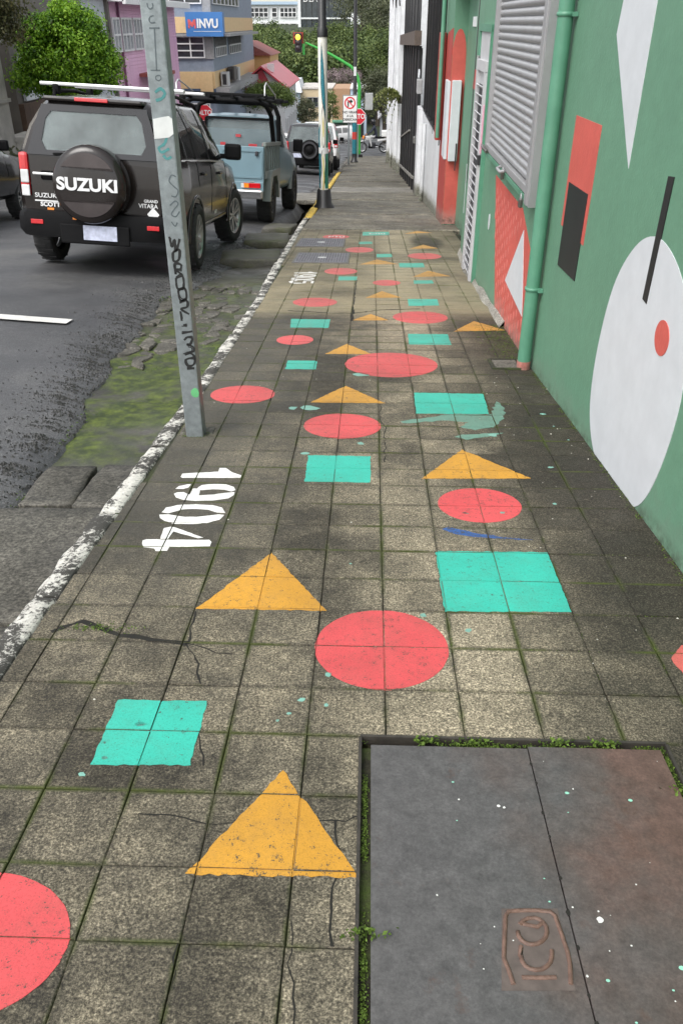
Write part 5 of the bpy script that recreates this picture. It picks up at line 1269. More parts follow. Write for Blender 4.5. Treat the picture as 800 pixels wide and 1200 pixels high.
rw = MB().prism([(-.66,1.975,1.24),(.66,1.975,1.24),(.6,2.0,1.72),(-.6,2.0,1.72)], (0,.03,0)).build('rear_window', M_GLASSL, pk, fix=True); rw['label'] = 'cab rear window with painted red reflections'
mb = MB()
for a, b_ in (((-.68,1.96,1.22),(.68,1.96,1.22)),((.68,1.96,1.22),(.62,1.985,1.75)),((.62,1.985,1.75),(-.62,1.985,1.75)),((-.62,1.985,1.75),(-.68,1.96,1.22))): mb.bar(a, b_, .05, .04)
mb.build('window_seal', M_PLAST, rw)
for x_ in (-.36, .36): MB().box((x_,2.3,1.3), (.4,.14,.5), bev=.05).build('seat', M_PLAST, pk)
for x_, z_, w_ in ((-.3,1.3,.1),(.28,1.29,.16),(.0,1.45,.1),(.5,1.31,.07)): MB().box((x_,1.968,z_), (w_,.006,.05), bev=.002).build('painted_reflection', mat('painted_red_reflection', (.55,.05,.06), .3), rw)  # red chips on the pane, painted in place of reflections
# bed
bed_ = MB(); bed_.box((0,1.0,.83), (1.62,1.9,.08)); bed_.box((0,1.92,1.0), (1.6,.06,.4)); bed_.build('bed_floor', M_STEELD, pk)
tg = MB().box((0,.02,1.0), (1.6,.06,.62), bev=.012).build('tailgate', M_BLUEP, pk)
for x_ in (-.42, .42):
    mb = MB()
    for a, b_ in (((x_-.34,-.015,.82),(x_+.34,-.015,.82)),((x_+.34,-.015,.82),(x_+.34,-.015,1.24)),((x_+.34,-.015,1.24),(x_-.34,-.015,1.24)),((x_-.34,-.015,1.24),(x_-.34,-.015,.82))): mb.bar(a, b_, .03, .02, up=(0,1,0))
    mb.build('pressed_panel', M_BLUEP, tg)
for x_ in (-.6, 0, .6): MB().box((x_,-.02,.73), (.09,.04,.05), bev=.008).build('hinge', M_GREYG, tg)
for x_ in (-.68, .68): MB().box((x_,-.03,1.2), (.05,.05,.07), bev=.01).build('latch', M_STEELD, tg)
rp = MB().box((0,.0,.67), (1.6,.08,.16), bev=.012).build('rear_panel', M_BLUEP, pk)
for s_ in (1, -1):
    lm = MB().box((s_*.6,-.05,.69), (.3,.03,.08), bev=.006).build('tail_lamp', M_LRED, rp)
    MB().box((s_*(.5),-.068,.69), (.1,.01,.07)).build('amber_lens', M_LAMB, lm); MB().box((s_*.44,-.0695,.69), (.05,.012,.07)).build('clear_lens', M_LCLR, lm)
cb = MB(); cb.box((0,-.09,.55), (1.6,.1,.15), bev=.03); cb.build('rear_bumper', M_CHROME, pk)
for s_ in (1, -1):
    sd_ = MB()
    sd_.box((s_*.8,1.0,.86), (.05,1.9,.12)); sd_.build('side_rail', M_GREYG, pk)
    for k in range(7): MB().box((s_*.8,.1+k*.28,1.1), (.045,.16,.44)).build('stake_slat', mat('dark_green_slat', (.06,.085,.08), .5) if k == 0 and s_ == 1 else bpy.data.materials['dark_green_slat'], pk)
    MB().box((s_*.8,1.0,1.35), (.06,1.92,.06), bev=.006).build('top_rail', M_GREYG, pk)
    fn = MB(); pts = [(.25,.42),(.3,.8),(.55,.92),(1.2,.92),(1.45,.8),(1.5,.42),(1.36,.42),(1.28,.66),(1.08,.82),(.66,.82),(.44,.66),(.36,.42)]
    fn.prism([(s_*.74, y_, z_) for y_, z_ in pts], (s_*.14,0,0)); fn.build('rear_fender', M_GREYG, pk, fix=True)
    MB().box((s_*.74,1.85,.62), (.12,.5,.42), bev=.02).build('side_panel', M_GREYG, pk)
    ff = MB(); ff.tube([(s_*.8, 4.05+WRP*1.18*math.cos(R(a)), WRP+WRP*1.18*math.sin(R(a))) for a in range(-5, 186, 12)], .05, 8); ff.build('front_flare', M_GREYG, pk)
# black pipe rack over the bed
rkp = thing('pipe_rack', 'black bent pipe rack rising over the bed and cab of the light blue pickup', 'rack', pk.location, pk.rotation_euler)
def hoop(y, z, lean=0.0, r=.042): return MB().tube([(-.78,y-lean,1.3),(-.78,y-lean*.4,z-.22),(-.72,y,z-.06),(-.58,y,z),(.58,y,z),(.72,y,z-.06),(.78,y-lean*.4,z-.22),(.78,y-lean,1.3)], r, 10)
hoop(.75, 2.02, -.55).build('hoop', M_PLAST, rkp); hoop(1.9, 2.02, -.1).build('hoop', M_PLAST, rkp)
for x_ in (-.62,-.2,.2,.62): MB().tube([(x_,.3,2.06),(x_,3.3,2.07)], .03, 8).build('rail', M_PLAST, rkp)
for y_ in (.4, 1.3, 2.4, 3.2): MB().box((0,y_,2.1), (1.6,.09,.05), bev=.012).build('crossbar', M_PLAST, rkp)
for x_ in (-.76, .76): MB().tube([(x_,.35,2.1),(x_,.35,2.24),(x_,.5,2.3),(x_,1.6,2.16),(x_,1.65,2.1)], .013, 6).build('side_loop', M_RAIL, rkp)
MB().tube([(.0,3.3,1.9),(0,3.45,1.5)], .02, 6).build('stay', M_PLAST, rkp)

# --- generic cars farther along and on the left
def hatch_car(name, label, x, y, m, dims=(1.74,4.1,1.76), dz=-.1, roll=.03, yaw=0.0, spare_w=False, group='cars parked along the kerb', tall=1.0, plate=True):
    w, l, h = dims; hw = w/2
    r_ = set_car(name, label, 'car', x, y, dz, roll, yaw, group)
    zb = .62*h
    st = [(0,.46,.88*hw,.93*hw,zb,.93*hw,h-.04,.70*hw,.25),(.15,.40,.93*hw,.98*hw,zb,.96*hw,h-.01,.73*hw,.2),(.6,.36,.96*hw,hw,zb,.97*hw,h+.01,.75*hw,.1),(1.3,.35,.97*hw,hw,zb-.02,.98*hw,h+.02,.75*hw,0),(.5*l,.35,.97*hw,hw,zb-.05,.98*hw,h,.75*hw,0),(.6*l,.35,.97*hw,hw,zb-.07,.97*hw,h-.1,.73*hw,0),(.74*l,.36,.97*hw,hw,zb-.09,.95*hw,zb-.04,.8*hw,0),(.9*l,.40,.94*hw,.97*hw,zb-.17,.9*hw,zb-.12,.7*hw,0),(.975*l,.46,.86*hw,.9*hw,zb-.27,.78*hw,zb-.22,.56*hw,0),(l,.52,.72*hw,.78*hw,zb-.36,.64*hw,zb-.32,.45*hw,0)]
    B = Body(st, 36); wr = .345; hz0, hz1 = zb+.09, h-.16; ws = [(hw-.12,.78,wr),(-hw+.12,.78,wr),(hw-.12,.78+.63*l,wr),(-hw+.12,.78+.63*l,wr)]
    sh_ = B.shell(m, r_, ws, wr)
    B.cabin(sh_, .2, .56*l, zb-.4, [(.45,1.0,.5,1.0,6.2,8.0),(1.08,.43*l,1.08,.43*l,6.2,8.0),(.45*l,.66*l,.45*l,.57*l,6.2,8.0)], ([(-.72*hw,-.3,hz0),(.72*hw,-.3,hz0),(.6*hw,-.3,hz1),(-.6*hw,-.3,hz1)], (0,.85,0)), ([(-.7*hw,.85*l,zb+.04),(.7*hw,.85*l,zb+.04),(.58*hw,.85*l,h-.2),(-.58*hw,.85*l,h-.2)], (0,-.3*l,0)))
    for x_ in (-.42*hw, .42*hw):
        for y_ in (.9, .45*l): MB().box((x_,y_,zb-.02), (.42,.14,.55), bev=.06).build('seat', M_PLAST, r_)
    add_wheels(r_, ws, wr, .22, 5); MB().box((0,l*.5,.45), (w*.7,l*.8,.2)).build('underbody', M_PLAST, r_)
    for s_ in (1, -1):
        B.patch('side_window', M_GLASSD, r_, .45, 1.0, .5, 1.0, 6.2, 8.0, s_); B.patch('side_window', M_GLASSD, r_, 1.08, .43*l, 1.08, .43*l, 6.2, 8.0, s_); B.patch('side_window', M_GLASSD, r_, .45*l, .66*l, .45*l, .57*l, 6.2, 8.0, s_)
        B.seam(r_, [(.44*l,2),(.44*l,4),(.44*l,6)], s_); B.seam(r_, [(.68*l,2),(.68*l,4),(.68*l,5.6)], s_)
        for yy in (1.3, .5*l): MB().box(B.surf(yy, 4.8, s_)+Vector((s_*.015,0,0)), (.03,.16,.03), bev=.006).build('door_handle', m, r_)
        q = B.surf(.62*l, 6.2, s_); MB().box(q+Vector((s_*.14,0,.08)), (.2,.1,.16), bev=.035).build('wing_mirror', M_PLAST, r_)
        lm = MB().box((s_*(hw-.09),.02,zb-.1), (.17,.12,.34), bev=.04).build('tail_lamp', M_LRED, r_)
        MB().box((s_*(hw-.09),-.043,zb-.2), (.1,.012,.08), bev=.006).build('reverse_lens', M_LCLR, lm)
        MB().box((s_*(hw-.16), l-.1, zb-.42), (.26,.14,.16), bev=.04).build('headlight', M_LCLR, r_)
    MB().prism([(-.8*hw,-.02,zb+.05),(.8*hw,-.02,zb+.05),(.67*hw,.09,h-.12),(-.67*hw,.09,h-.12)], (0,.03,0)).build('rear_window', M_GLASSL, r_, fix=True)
    B.patch('windscreen', M_GLASSD, r_, .71*l, .712*l, .62*l, .622*l, 11, 11, 1) if False else None
    MB().box((0,.0,.5), (w*.96,.2,.24), bev=.05).build('rear_bumper', M_PLAST, r_)
    if plate: MB().box((-.42*hw if spare_w else 0,-.11,.72), (.34,.012,.15), bev=.003).build('number_plate', M_PLATEW, r_)
    if spare_w:
        Mc = Matrix.Translation((.1,-.02,.92)) @ Matrix.Rotation(math.pi/2, 4, 'X')
        s2 = MB().lathe([(0,.2),(.12,.2),(.14,.17),(.2,.17),(.22,.215),(.33,.21),(.36,.18),(.37,.1),(.36,0)], Mc, 32).build('spare_wheel', M_PLAST, r_)
        MB().lathe([(.23,.219),(.3,.219)], Mc, 32).build('cover_ring', M_STEELD, s2)
    return r_
hatch_car('parked_suv', 'charcoal SUV with a spare wheel on its tailgate, parked beyond the blue pickup', -2.48, 33.9, M_DGREY, (1.78,4.0,1.84), spare_w=True)
hatch_car('parked_suv', 'white SUV parked just ahead of the charcoal SUV', -2.42, 39.6, M_WCAR, (1.8,4.3,1.95))
hatch_car('moving_car', 'white car driving downhill left of the charcoal SUV', -5.0, 47.5, M_WCAR, (1.72,4.2,1.5), roll=0, group='cars driving on the street')
hatch_car('passing_suv', 'dark SUV cut off by the left edge, passing beside the dark brown SUV', -6.9, 11.0, M_BLACKC, (1.85,4.7,1.78), dz=.02, roll=0, group='cars driving on the street')
hatch_car('distant_car', 'white car crossing the far junction left of the no turn sign', -1.6, 84.0, M_WCAR, (1.72,4.2,1.5), roll=0, yaw=R(90), group='cars driving on the street')
# ------------------------------------------------------------------ steel pole with scrawls
M_GALV = mat('galvanised_steel', (.27,.30,.31), .42, metal=.55, var=.2, scale=28, bump=.1, dirt=(.2,.22,.22), dirt_amt=.6, dscale=5)
M_INK = mat('black_marker_ink', (.015,.015,.015), .5); M_TEALINK = mat('teal_spray', (.06,.22,.22), .6); M_GREYINK = mat('grey_scrawl', (.09,.11,.12), .6); M_GSPRAY = mat('green_spray', (.12,.42,.17), .6); M_PAPER = mat('torn_paper', (.62,.63,.62), .8, var=.12, scale=12)
PB_ = Vector((-.888, 3.85, g(3.85)-.02))
pole = thing('steel_pole', 'grey square steel pole covered in black scrawls, standing at the kerb', 'pole', PB_)
h_ = .0445
pm_ = MB(); pm_.box((0, .0, 1.9), (2*h_, 2*h_, 3.9), bev=.007); pm_.build('post', M_GALV, pole)
def PF(px, py):                                # photograph pixel -> front face of the pole, in pole space
    p = atY(px, py, PB_.y - h_); return (p.x - PB_.x, p.z - PB_.z)
def scrawl(name, pxs, m, w=.006, label=None, smooth=True, off=.0012):
    P_ = [PF(*q) for q in pxs]
    if smooth and len(P_) > 2:
        out = []
        for i in range(len(P_)-1):
            p0, p1, p2, p3 = P_[max(0,i-1)], P_[i], P_[i+1], P_[min(len(P_)-1,i+2)]
            for k in range(5):
                t = k/5; out.append(tuple(.5*((2*b_)+(-a+c)*t+(2*a-5*b_+4*c-d)*t*t+(-a+3*b_-3*c+d)*t**3) for a, b_, c, d in zip(p0,p1,p2,p3)))
        P_ = out + [P_[-1]]
    mb = MB(); lim = h_-.003
    P_ = [(max(-lim, min(lim, x)), z) for x, z in P_]
    L, Rr = ribbon(P_, [w*rnd.uniform(.8,1.15) for _ in P_])
    mb.add([(x, -h_-off, z) for x, z in L] + [(x, -h_-off, z) for x, z in Rr], [(i, i+1, len(L)+i+1, len(L)+i) for i in range(len(L)-1)])
    o = mb.build(name, m, pole)
    return o
Z7 = lambda x, y: (150 + x/2.309, y/2.309)
def sc7(pts, m, w=.006, **k): return scrawl('scrawl', [Z7(*p) for p in pts], m, w, **k)
# rounded letters near the top, bars, small loop
sc7([(52,8),(55,20),(62,24),(68,18),(66,8)], M_GREYINK, .005); sc7([(70,42),(60,46),(58,56),(64,62),(74,60)], M_GREYINK, .005)
sc7([(58,76),(86,76)], M_GREYINK, .005, smooth=False); sc7([(72,78),(78,190)], M_GREYINK, .005, smooth=False); sc7([(62,190),(88,190)], M_GREYINK, .005, smooth=False)
sc7([(76,206),(86,204),(90,212),(84,218),(76,214),(76,206)], M_GREYINK, .004)
sc7([(74,250),(88,240),(100,252),(92,266),(76,272)], M_TEALINK, .012); sc7([(76,372),(90,362),(104,372),(98,390),(84,400),(92,412),(112,402)], M_TEALINK, .011); sc7([(96,420),(106,430),(118,424)], M_TEALINK, .011)
mb = MB(); 
q = [PF(*Z7(x, y)) for x, y in ((68,322),(88,318),(110,314),(128,322),(129,345),(130,362),(112,372),(92,374),(72,376),(70,350))]
mb.prism([(max(-h_+.002, min(h_-.002, x)), -h_-.0025, z) for x, z in q], (0,.003,0)); pp = mb.build('torn_notice', M_PAPER, pole, fix=True)
sc7([(130,478),(118,474),(112,490),(124,504),(136,516),(130,532),(118,530)], M_GREYINK, .006); sc7([(114,556),(128,544),(136,552),(126,566),(118,580),(130,586),(140,572)], M_GREYINK, .006)
sc7([(118,600),(128,612),(134,602)], M_GREYINK, .006)
# the tall marker word
for w_ in ([(112,640),(120,668),(126,648),(132,676),(140,646)], [(122,682),(140,676),(138,702),(124,706),(122,682)], [(126,712),(130,742),(128,716),(144,716),(142,728),(130,730),(148,744)],
           [(130,752),(148,748),(150,776),(134,780),(130,752)], [(136,786),(154,780),(158,808),(142,812),(136,786)], [(140,818),(158,812),(160,830),(144,836),(166,850)], [(142,842),(146,868)],
           [(150,880),(160,878)], [(146,902),(176,896)], [(152,920),(162,912),(174,916),(170,930),(160,932),(176,938),(178,950),(162,954)], [(154,960),(170,956),(182,968),(178,986),(162,990),(156,974),(180,966)], [(160,998),(180,996)]):
    sc7(w_, M_INK, .0105); sc7([(x+rnd.uniform(-5,5), y+rnd.uniform(-6,6)) for x, y in w_], M_INK, .005, off=.0018)
mb = MB(); c_ = PF(*Z7(182, 1063)); mb.prism([(c_[0]+.021*math.cos(a*.4488)*rnd.uniform(.9,1.1), -h_-.0015, c_[1]+.025*math.sin(a*.4488)*rnd.uniform(.9,1.1)) for a in range(14)], (0,.002,0)); mb.build('spray_dot', M_GSPRAY, pole, fix=True)
mb = MB(); mb.box((0,0,.012), (.17,.17,.02), bev=.006); mb.build('footing', M_STONE, pole)

# ------------------------------------------------------------------ painted lamp post
M_BLACKP = mat('black_post_paint', (.014,.014,.015), .4, var=.3); M_PTEAL = mat('teal_post_paint', (.02,.16,.2), .45, var=.2, scale=20); M_PGREEN = mat('green_post_paint', (.02,.2,.13), .45, var=.2, scale=12); M_PWHITE = mat('white_post_paint', (.68,.67,.6), .5, var=.08); M_PYEL = mat('yellow_post_paint', (.55,.45,.12), .5, var=.15); M_PRED = mat('red_post_paint', (.5,.05,.04), .5); M_PDOT = mat('pale_teal_dots', (.15,.42,.5), .5)
LPX, LPY = -.955, 17.77
lamp = thing('painted_lamp_post', 'lamp post painted with white, teal and green waves under a black shaft', 'lamp post', (LPX, LPY, g(LPY)-.02))
lr = .09
MB().lathe([(.22,0),(.21,.05),(.16,.1),(.14,.36),(.12,.38)], n=20).build('base', M_BLACKP, lamp)
MB().lathe([(lr,.3),(lr*.98,3.1)], n=28).build('shaft', M_PWHITE, lamp)
MB().lathe([(lr*1.12,3.08),(lr*1.12,3.22),(lr*.86,3.25),(lr*.8,7.2)], n=20).build('upper_shaft', M_BLACKP, lamp)
def wrap(name, poly, m, off=.003):            # polygon in (angle from the viewer's side, height), laid on the shaft
    mb = MB(); zs_ = sorted(set([p[1] for p in poly])); 
    n = 18; z0, z1 = zs_[0], zs_[-1]; rows_ = []
    for i in range(n+1):
        z = lerp(z0+.002, z1-.002, i/n); xs_ = []
        for k in range(len(poly)):
            a, b_ = poly[k-1], poly[k]
            if (a[1] <= z) != (b_[1] <= z): xs_.append(lerp(a[0], b_[0], (z-a[1])/(b_[1]-a[1])))
        if len(xs_) >= 2: rows_.append((min(xs_), max(xs_), z))
    vs = []; r_ = lr + off
    for a0, a1, z in rows_:
        for k in range(5):
            a = lerp(a0, a1, k/4); vs.append((r_*math.sin(a), -r_*math.cos(a), z))
    mb.add(vs, [(j*5+i, j*5+i+1, (j+1)*5+i+1, (j+1)*5+i) for j in range(len(rows_)-1) for i in range(4)], True)
    return mb.build(name, m, lamp)
wrap('painted_leaf', [(-.2,3.0),(.25,2.6),(.55,2.1),(.6,1.6),(.3,1.85),(-.15,1.95),(-.45,2.3),(-.4,2.7)], M_BLACKP, .002); wrap('painted_leaf', [(-.17,2.95),(.2,2.58),(.46,2.1),(.5,1.7),(.25,1.9),(-.1,2.0),(-.36,2.3),(-.32,2.68)], M_PTEAL, .004)
for k in range(26): wrap('painted_speck', [(-.22+.5*rnd.random()*(1-.2), 2.05+.75*rnd.random())]*1 + [], M_PDOT) if False else None
mb = MB()
for k in range(40):
    a, z = rnd.uniform(-.2,.32), rnd.uniform(2.0,2.65); r_ = lr+.0055; mb.add([(r_*math.sin(a+.03*math.cos(q*1.26)), -r_*math.cos(a+.03*math.cos(q*1.26)), z+.006*math.sin(q*1.26)) for q in range(5)], [(0,1,2,3,4)])
mb.build('painted_specks', M_PDOT, lamp)['kind'] = 'stuff'
wrap('painted_wave', [(-1.3,.4),(-.75,.4),(-.5,.9),(-.8,1.3),(-.65,1.6),(-1.3,1.5)], M_PTEAL); wrap('painted_wave', [(.35,.4),(1.4,.4),(1.4,1.75),(.75,1.6),(.6,1.3),(.5,.95),(.2,.7)], M_PGREEN)
wrap('painted_drop', [(.05,1.95),(.4,1.75),(.5,1.45),(.3,1.2),(0,1.12),(-.3,1.25),(-.45,1.5),(-.3,1.8)], M_BLACKP, .002); wrap('painted_drop', [(.05,1.9),(.33,1.72),(.42,1.45),(.25,1.24),(0,1.17),(-.25,1.28),(-.37,1.5),(-.25,1.76)], M_PWHITE, .0045); wrap('painted_drop', [(.05,1.75),(.18,1.62),(.2,1.45),(.1,1.36),(-.02,1.36),(-.1,1.46),(-.08,1.62)], M_PYEL, .006)
wrap('painted_wave', [(-.2,1.05),(.1,.95),(.2,.6),(.0,.3),(-.25,.3),(-.05,.6),(-.1,.85)], M_PYEL, .0045)
for pts in ([(-.9,.5),(-.4,.75),(-.55,1.0),(-.1,1.15)], [(.2,.5),(.55,.8),(.3,1.1)]):
    mb = MB(); r_ = lr+.006; pts = [(lerp(a[0],b_[0],k/6), lerp(a[1],b_[1],k/6)) for a, b_ in zip(pts, pts[1:]) for k in range(6)]
    mb.tube([(r_*math.sin(a), -r_*math.cos(a), z) for a, z in pts], .006, 5); mb.build('painted_line', M_BLACKP, lamp)
MB().lathe([(lr+.007,1.06),(lr+.007,1.17)], n=24).build('paper_band', M_PAPER, lamp)
MB().tube([(0,0,7.2),(0,-.1,7.5),(-.9,-.2,7.7)], .05, 8).build('lamp_arm', M_BLACKP, lamp); MB().box((-1.2,-.22,7.7), (.7,.25,.12), bev=.04).build('lamp_head', M_BLACKP, lamp)

# second thin lamp post, farther on
t = thing('thin_lamp_post', 'thin post with teal painted foot and black shaft, behind the no turn sign', 'lamp post', (-.89, 47.0, g(47)))
MB().lathe([(.2,0),(.2,.08),(.14,.12),(.13,.45)], n=14).build('base', M_BLACKP, t); MB().lathe([(.125,.45),(.12,2.7)], n=14).build('painted_shaft', M_PTEAL, t)
MB().lathe([(.128,1.15),(.128,1.5)], n=14).build('painted_band', M_PRED, t); MB().lathe([(.13,2.7),(.1,2.75),(.08,9.5)], n=14).build('upper_shaft', M_BLACKP, t); MB().box((0,-.1,4.3), (.13,.06,.4)).build('junction_box', M_PAPER, t)
# no right turn sign
M_SWHITE = mat('sign_white', (.72,.72,.7), .4, var=.04); M_SRED = mat('sign_red', (.6,.02,.035), .4, var=.05); M_SBLK = mat('sign_black', (.015,.015,.015), .4)
t = thing('no_turn_sign', 'white no right turn sign on a thin grey post at the kerb', 'road sign', (-1.12, 44.0, g(44)))
MB().lathe([(.045,-.1),(.045,3.05)], n=10).build('post', M_GALV, t)
pl = MB().box((.06,-.06,2.5), (.70,.02,1.22), bev=.008).build('sign_plate', M_SWHITE, t)
mb = MB()
for x_, z_, w_, d_ in ((.06,3.095,.66,.02),(.06,1.905,.66,.02),(-.275,2.5,.02,1.2),(.395,2.5,.02,1.2)): mb.box((x_,-.073,z_), (w_,.006,d_))
mb.build('border', M_SBLK, pl)
Ms = Matrix.Translation((.06,-.072,2.77)) @ Matrix.Rotation(math.pi/2, 4, 'X')
MB().lathe([(.205,.004),(.265,.004)], Ms, 36, smooth=False).build('prohibition_ring', M_SRED, pl)
ar = MB(); ar.prism([(-.06,-.075,2.6),(0.0,-.075,2.6),(0.0,-.075,2.8),(.1,-.075,2.8),(.1,-.075,2.74),(.2,-.075,2.84),(.1,-.075,2.94),(.1,-.075,2.88),(-.0,-.075,2.88),(-.06,-.075,2.82)], (0,.003,0)); ar.build('arrow', M_SBLK, pl, fix=True)
mb = MB(); mb.bar((-.1,-.079,2.94), (.23,-.079,2.6), .045, .003, up=(0,1,0)); mb.build('slash', M_SRED, pl)
for k, tx in enumerate(('NO VIRAR', 'A LA', 'DERECHA')): text_mb(tx, .15, .002, frameM((.06,-.074,2.36-.16*k), (1,0,0), (0,0,1)), bold=.003).build('lettering', M_SBLK, pl)
# traffic light on its green mast
M_LIME = mat('lime_green_paint', (.05,.36,.06), .4, var=.08)
t = thing('traffic_light', 'traffic light hanging from a curved lime green mast arm, amber lamp lit', 'traffic light', (-.82, 58.3, g(58.3)))
z0 = g(58.3); 
def TL(px, py, Y=58.3): p = atY(px, py, Y); return (p.x+.82, p.y-58.3, p.z-z0)
mp = [(0,0,0),(0,0,2.0),(.0,0,4.0)] + [TL(*q) for q in ((421,100),(419,90),(415.5,83),(411,78),(400,71),(385,62.5),(370,55.5),(358,50))]
mp[2] = (lerp(0, mp[3][0], .75), 0, 3.2)
MB().tube(mp, [.13,.12,.11,.11,.1,.1,.095,.09,.08,.07,.06], 10).build('mast', M_LIME, t)
MB().box((0,0,.1), (.5,.5,.2), bev=.03).build('base', M_BLACKP, t)
hx, hy, hz = TL(349.5, 50)
hd_ = MB().box((hx,hy-.1,hz), (.42,.3,1.05), bev=.05).build('signal_head', M_BLACKP, t)
MB().box((hx,hy+.02,hz+.25), (.62,.03,.62), bev=.01).build('backing', mat('dull_red_back', (.3,.03,.02), .5), t)
M_AMB = mat('lit_amber_lamp', (.9,.5,.02), .4, emit=((1,.55,.03), 2.2)); M_OFF = mat('unlit_lamp', (.03,.02,.02), .2)
for k, m_ in ((.3, M_AMB), (0, M_OFF), (-.3, M_OFF)): MB().lathe([(0,.03),(.1,.025),(.15,0)], Matrix.Translation((hx,hy-.255,hz+k)) @ Matrix.Rotation(math.pi/2, 4, 'X'), 20).build('lamp', m_, hd_)
MB().box((hx+.32,hy+.05,hz-.35), (.14,.14,.6)).build('bracket', M_LIME, t)
MB().box((.62,.0,3.3), (.5,.3,.95), bev=.02).build('control_cabinet', mat('cabinet_grey', (.36,.37,.36), .5), t)
# stop signs
def stop_sign(x, y, zc, r_, label):
    t = thing('stop_sign', label, 'road sign', (x, y, g(y)), group='octagonal stop signs'); h = zc - g(y)
    MB().lathe([(.045,-.1),(.045,h+.2)], n=8).build('post', M_GALV, t)
    oc = lambda q: [(q*math.cos(R(22.5+45*k)), -.06, h+q*math.sin(R(22.5+45*k))) for k in range(8)]
    MB().prism(oc(r_), (0,.02,0)).build('sign_plate', M_SWHITE, t, fix=True)
    pl = MB().prism([(x_, -.064, z_) for x_, _, z_ in oc(r_*.93)], (0,.01,0)).build('sign_face', M_SRED, t, fix=True)
    text_mb('ALTO', r_*.78, .003, frameM((0,-.068,h), (1,0,0), (0,0,1)), bold=.01, sx=.85).build('lettering', M_SWHITE, pl)
p = atY(419.5, 136.5, 57.5); stop_sign(p.x, 57.5, p.z, .5, 'red octagonal ALTO stop sign beside the lime green mast')
p = atY(240.5, 132, 48.0); stop_sign(p.x, 48.0, p.z, .42, 'red octagonal ALTO stop sign seen behind the pickup rack')

# ------------------------------------------------------------------ motorbike and rider at the junction
M_SKIN = mat('skin', (.42,.25,.18), .6, var=.06); M_JACK = mat('dark_navy_jacket', (.02,.024,.04), .8, var=.3, scale=10); M_TROU = mat('light_trousers', (.45,.45,.44), .8, var=.1); M_HELM = mat('black_helmet', (.012,.012,.014), .2)
bk = thing('motorbike', 'white and black motorbike with a white top box crossing the junction', 'motorbike', (.12, 65.8, g(65.8)), (0,0,R(180))); bk.scale = (1.22,)*3
def spoke_wheel(x, r_=.31):
    Mx = Matrix.Translation((x,0,r_)) @ Matrix.Rotation(math.pi/2, 4, 'X'); mb = MB()
    mb.lathe([(r_*.76,-.06),(r_*.95,-.06),(r_,0),(r_*.95,.06),(r_*.76,.06),(r_*.76,-.06)], Mx, 28); w_ = mb.build('tyre', M_RUB, bk)
    mb = MB(); mb.lathe([(r_*.78,-.03),(r_*.66,-.035),(r_*.66,.035),(r_*.78,.03)], Mx, 28); mb.lathe([(0,-.05),(.05,-.05),(.05,.05),(0,.05)], Mx, 10)
    for k in range(12): a = k*math.pi/6; mb.bar((x,0,r_), (x+r_*.68*math.cos(a), 0, r_+r_*.82*math.sin(a)), .012, .012, up=(0,1,0))
    mb.build('rim', M_RIM, w_)
spoke_wheel(.66); spoke_wheel(-.66)
MB().tube([(.66,.08,.31),(.5,.08,.9)], .03, 8).tube([(.66,-.08,.31),(.5,-.08,.9)], .03, 8).build('fork', M_CHROME, bk)
MB().tube([(.36,.3,1.0),(.5,.1,.98),(.5,-.1,.98),(.36,-.3,1.0)], .018, 8).build('handlebar', M_PLAST, bk)
MB().box((.56,0,.86), (.16,.2,.2), bev=.05).build('headlight', M_LAMB, bk); MB().box((.64,0,.66), (.42,.14,.05), Matrix.Rotation(.25,3,'Y'), bev=.015).build('front_mudguard', M_WCAR, bk)
MB().box((.22,0,.82), (.46,.26,.24), bev=.09).build('fuel_tank', M_WCAR, bk); MB().box((-.3,0,.86), (.72,.26,.1), bev=.04).build('seat', M_PLAST, bk)
MB().box((.05,0,.42), (.42,.24,.34), bev=.06).build('engine', M_STEELD, bk); MB().box((-.55,0,.74), (.6,.22,.12), Matrix.Rotation(.15,3,'Y'), bev=.04).build('rear_fairing', M_WCAR, bk)
MB().tube([(.1,-.16,.3),(-.3,-.18,.3),(-.85,-.18,.42)], .045, 8).build('exhaust', M_CHROME, bk); MB().tube([(-.05,.1,.45),(-.66,.1,.31)], .03, 8).build('swingarm', M_PLAST, bk)
MB().box((-.72,0,1.08), (.42,.42,.34), bev=.05).build('top_box', M_SWHITE, bk)
def skinned(name, nodes, edges, m, parent, sub=2):
    me = bpy.data.meshes.new(name); me.from_pydata([n[0] for n in nodes], edges, []); o = bpy.data.objects.new(name, me); COL.objects.link(o)
    sk = o.modifiers.new('s', 'SKIN'); sk.use_smooth_shade = True; sv = me.skin_vertices[0].data
    for i, n in enumerate(nodes): sv[i].radius = (n[1], n[1] if len(n) < 3 else n[2])
    sv[0].use_root = True
    ss = o.modifiers.new('u', 'SUBSURF'); ss.levels = sub; ss.render_levels = sub
    m2 = eval_mesh(o); bpy.data.objects.remove(o)
    m2.polygons.foreach_set('use_smooth', [True]*len(m2.polygons)); m2.materials.clear()
    return link(name, m2, m, parent)
pr = thing('person', 'rider in a dark jacket and black helmet, hands on the handlebar of the motorbike', 'person', bk.location, bk.rotation_euler); pr.scale = (1.22,)*3
N = [((-.2,0,.98),.15,.12),((-.16,0,1.18),.14,.11),((-.08,0,1.4),.16,.12),((-.04,0,1.52),.075),((-.0,0,1.6),.06),
     ((-.06,.19,1.44),.07),((.12,.25,1.2),.05),((.36,.27,1.04),.038),((-.06,-.19,1.44),.07),((.12,-.25,1.2),.05),((.36,-.27,1.04),.038),
     ((-.18,.1,.95),.1),((.2,.19,.88),.075),((.1,.2,.42),.05),((.12,.2,.36),.045),((-.18,-.1,.95),.1),((.2,-.19,.88),.075),((.1,-.2,.42),.05),((.12,-.2,.36),.045)]
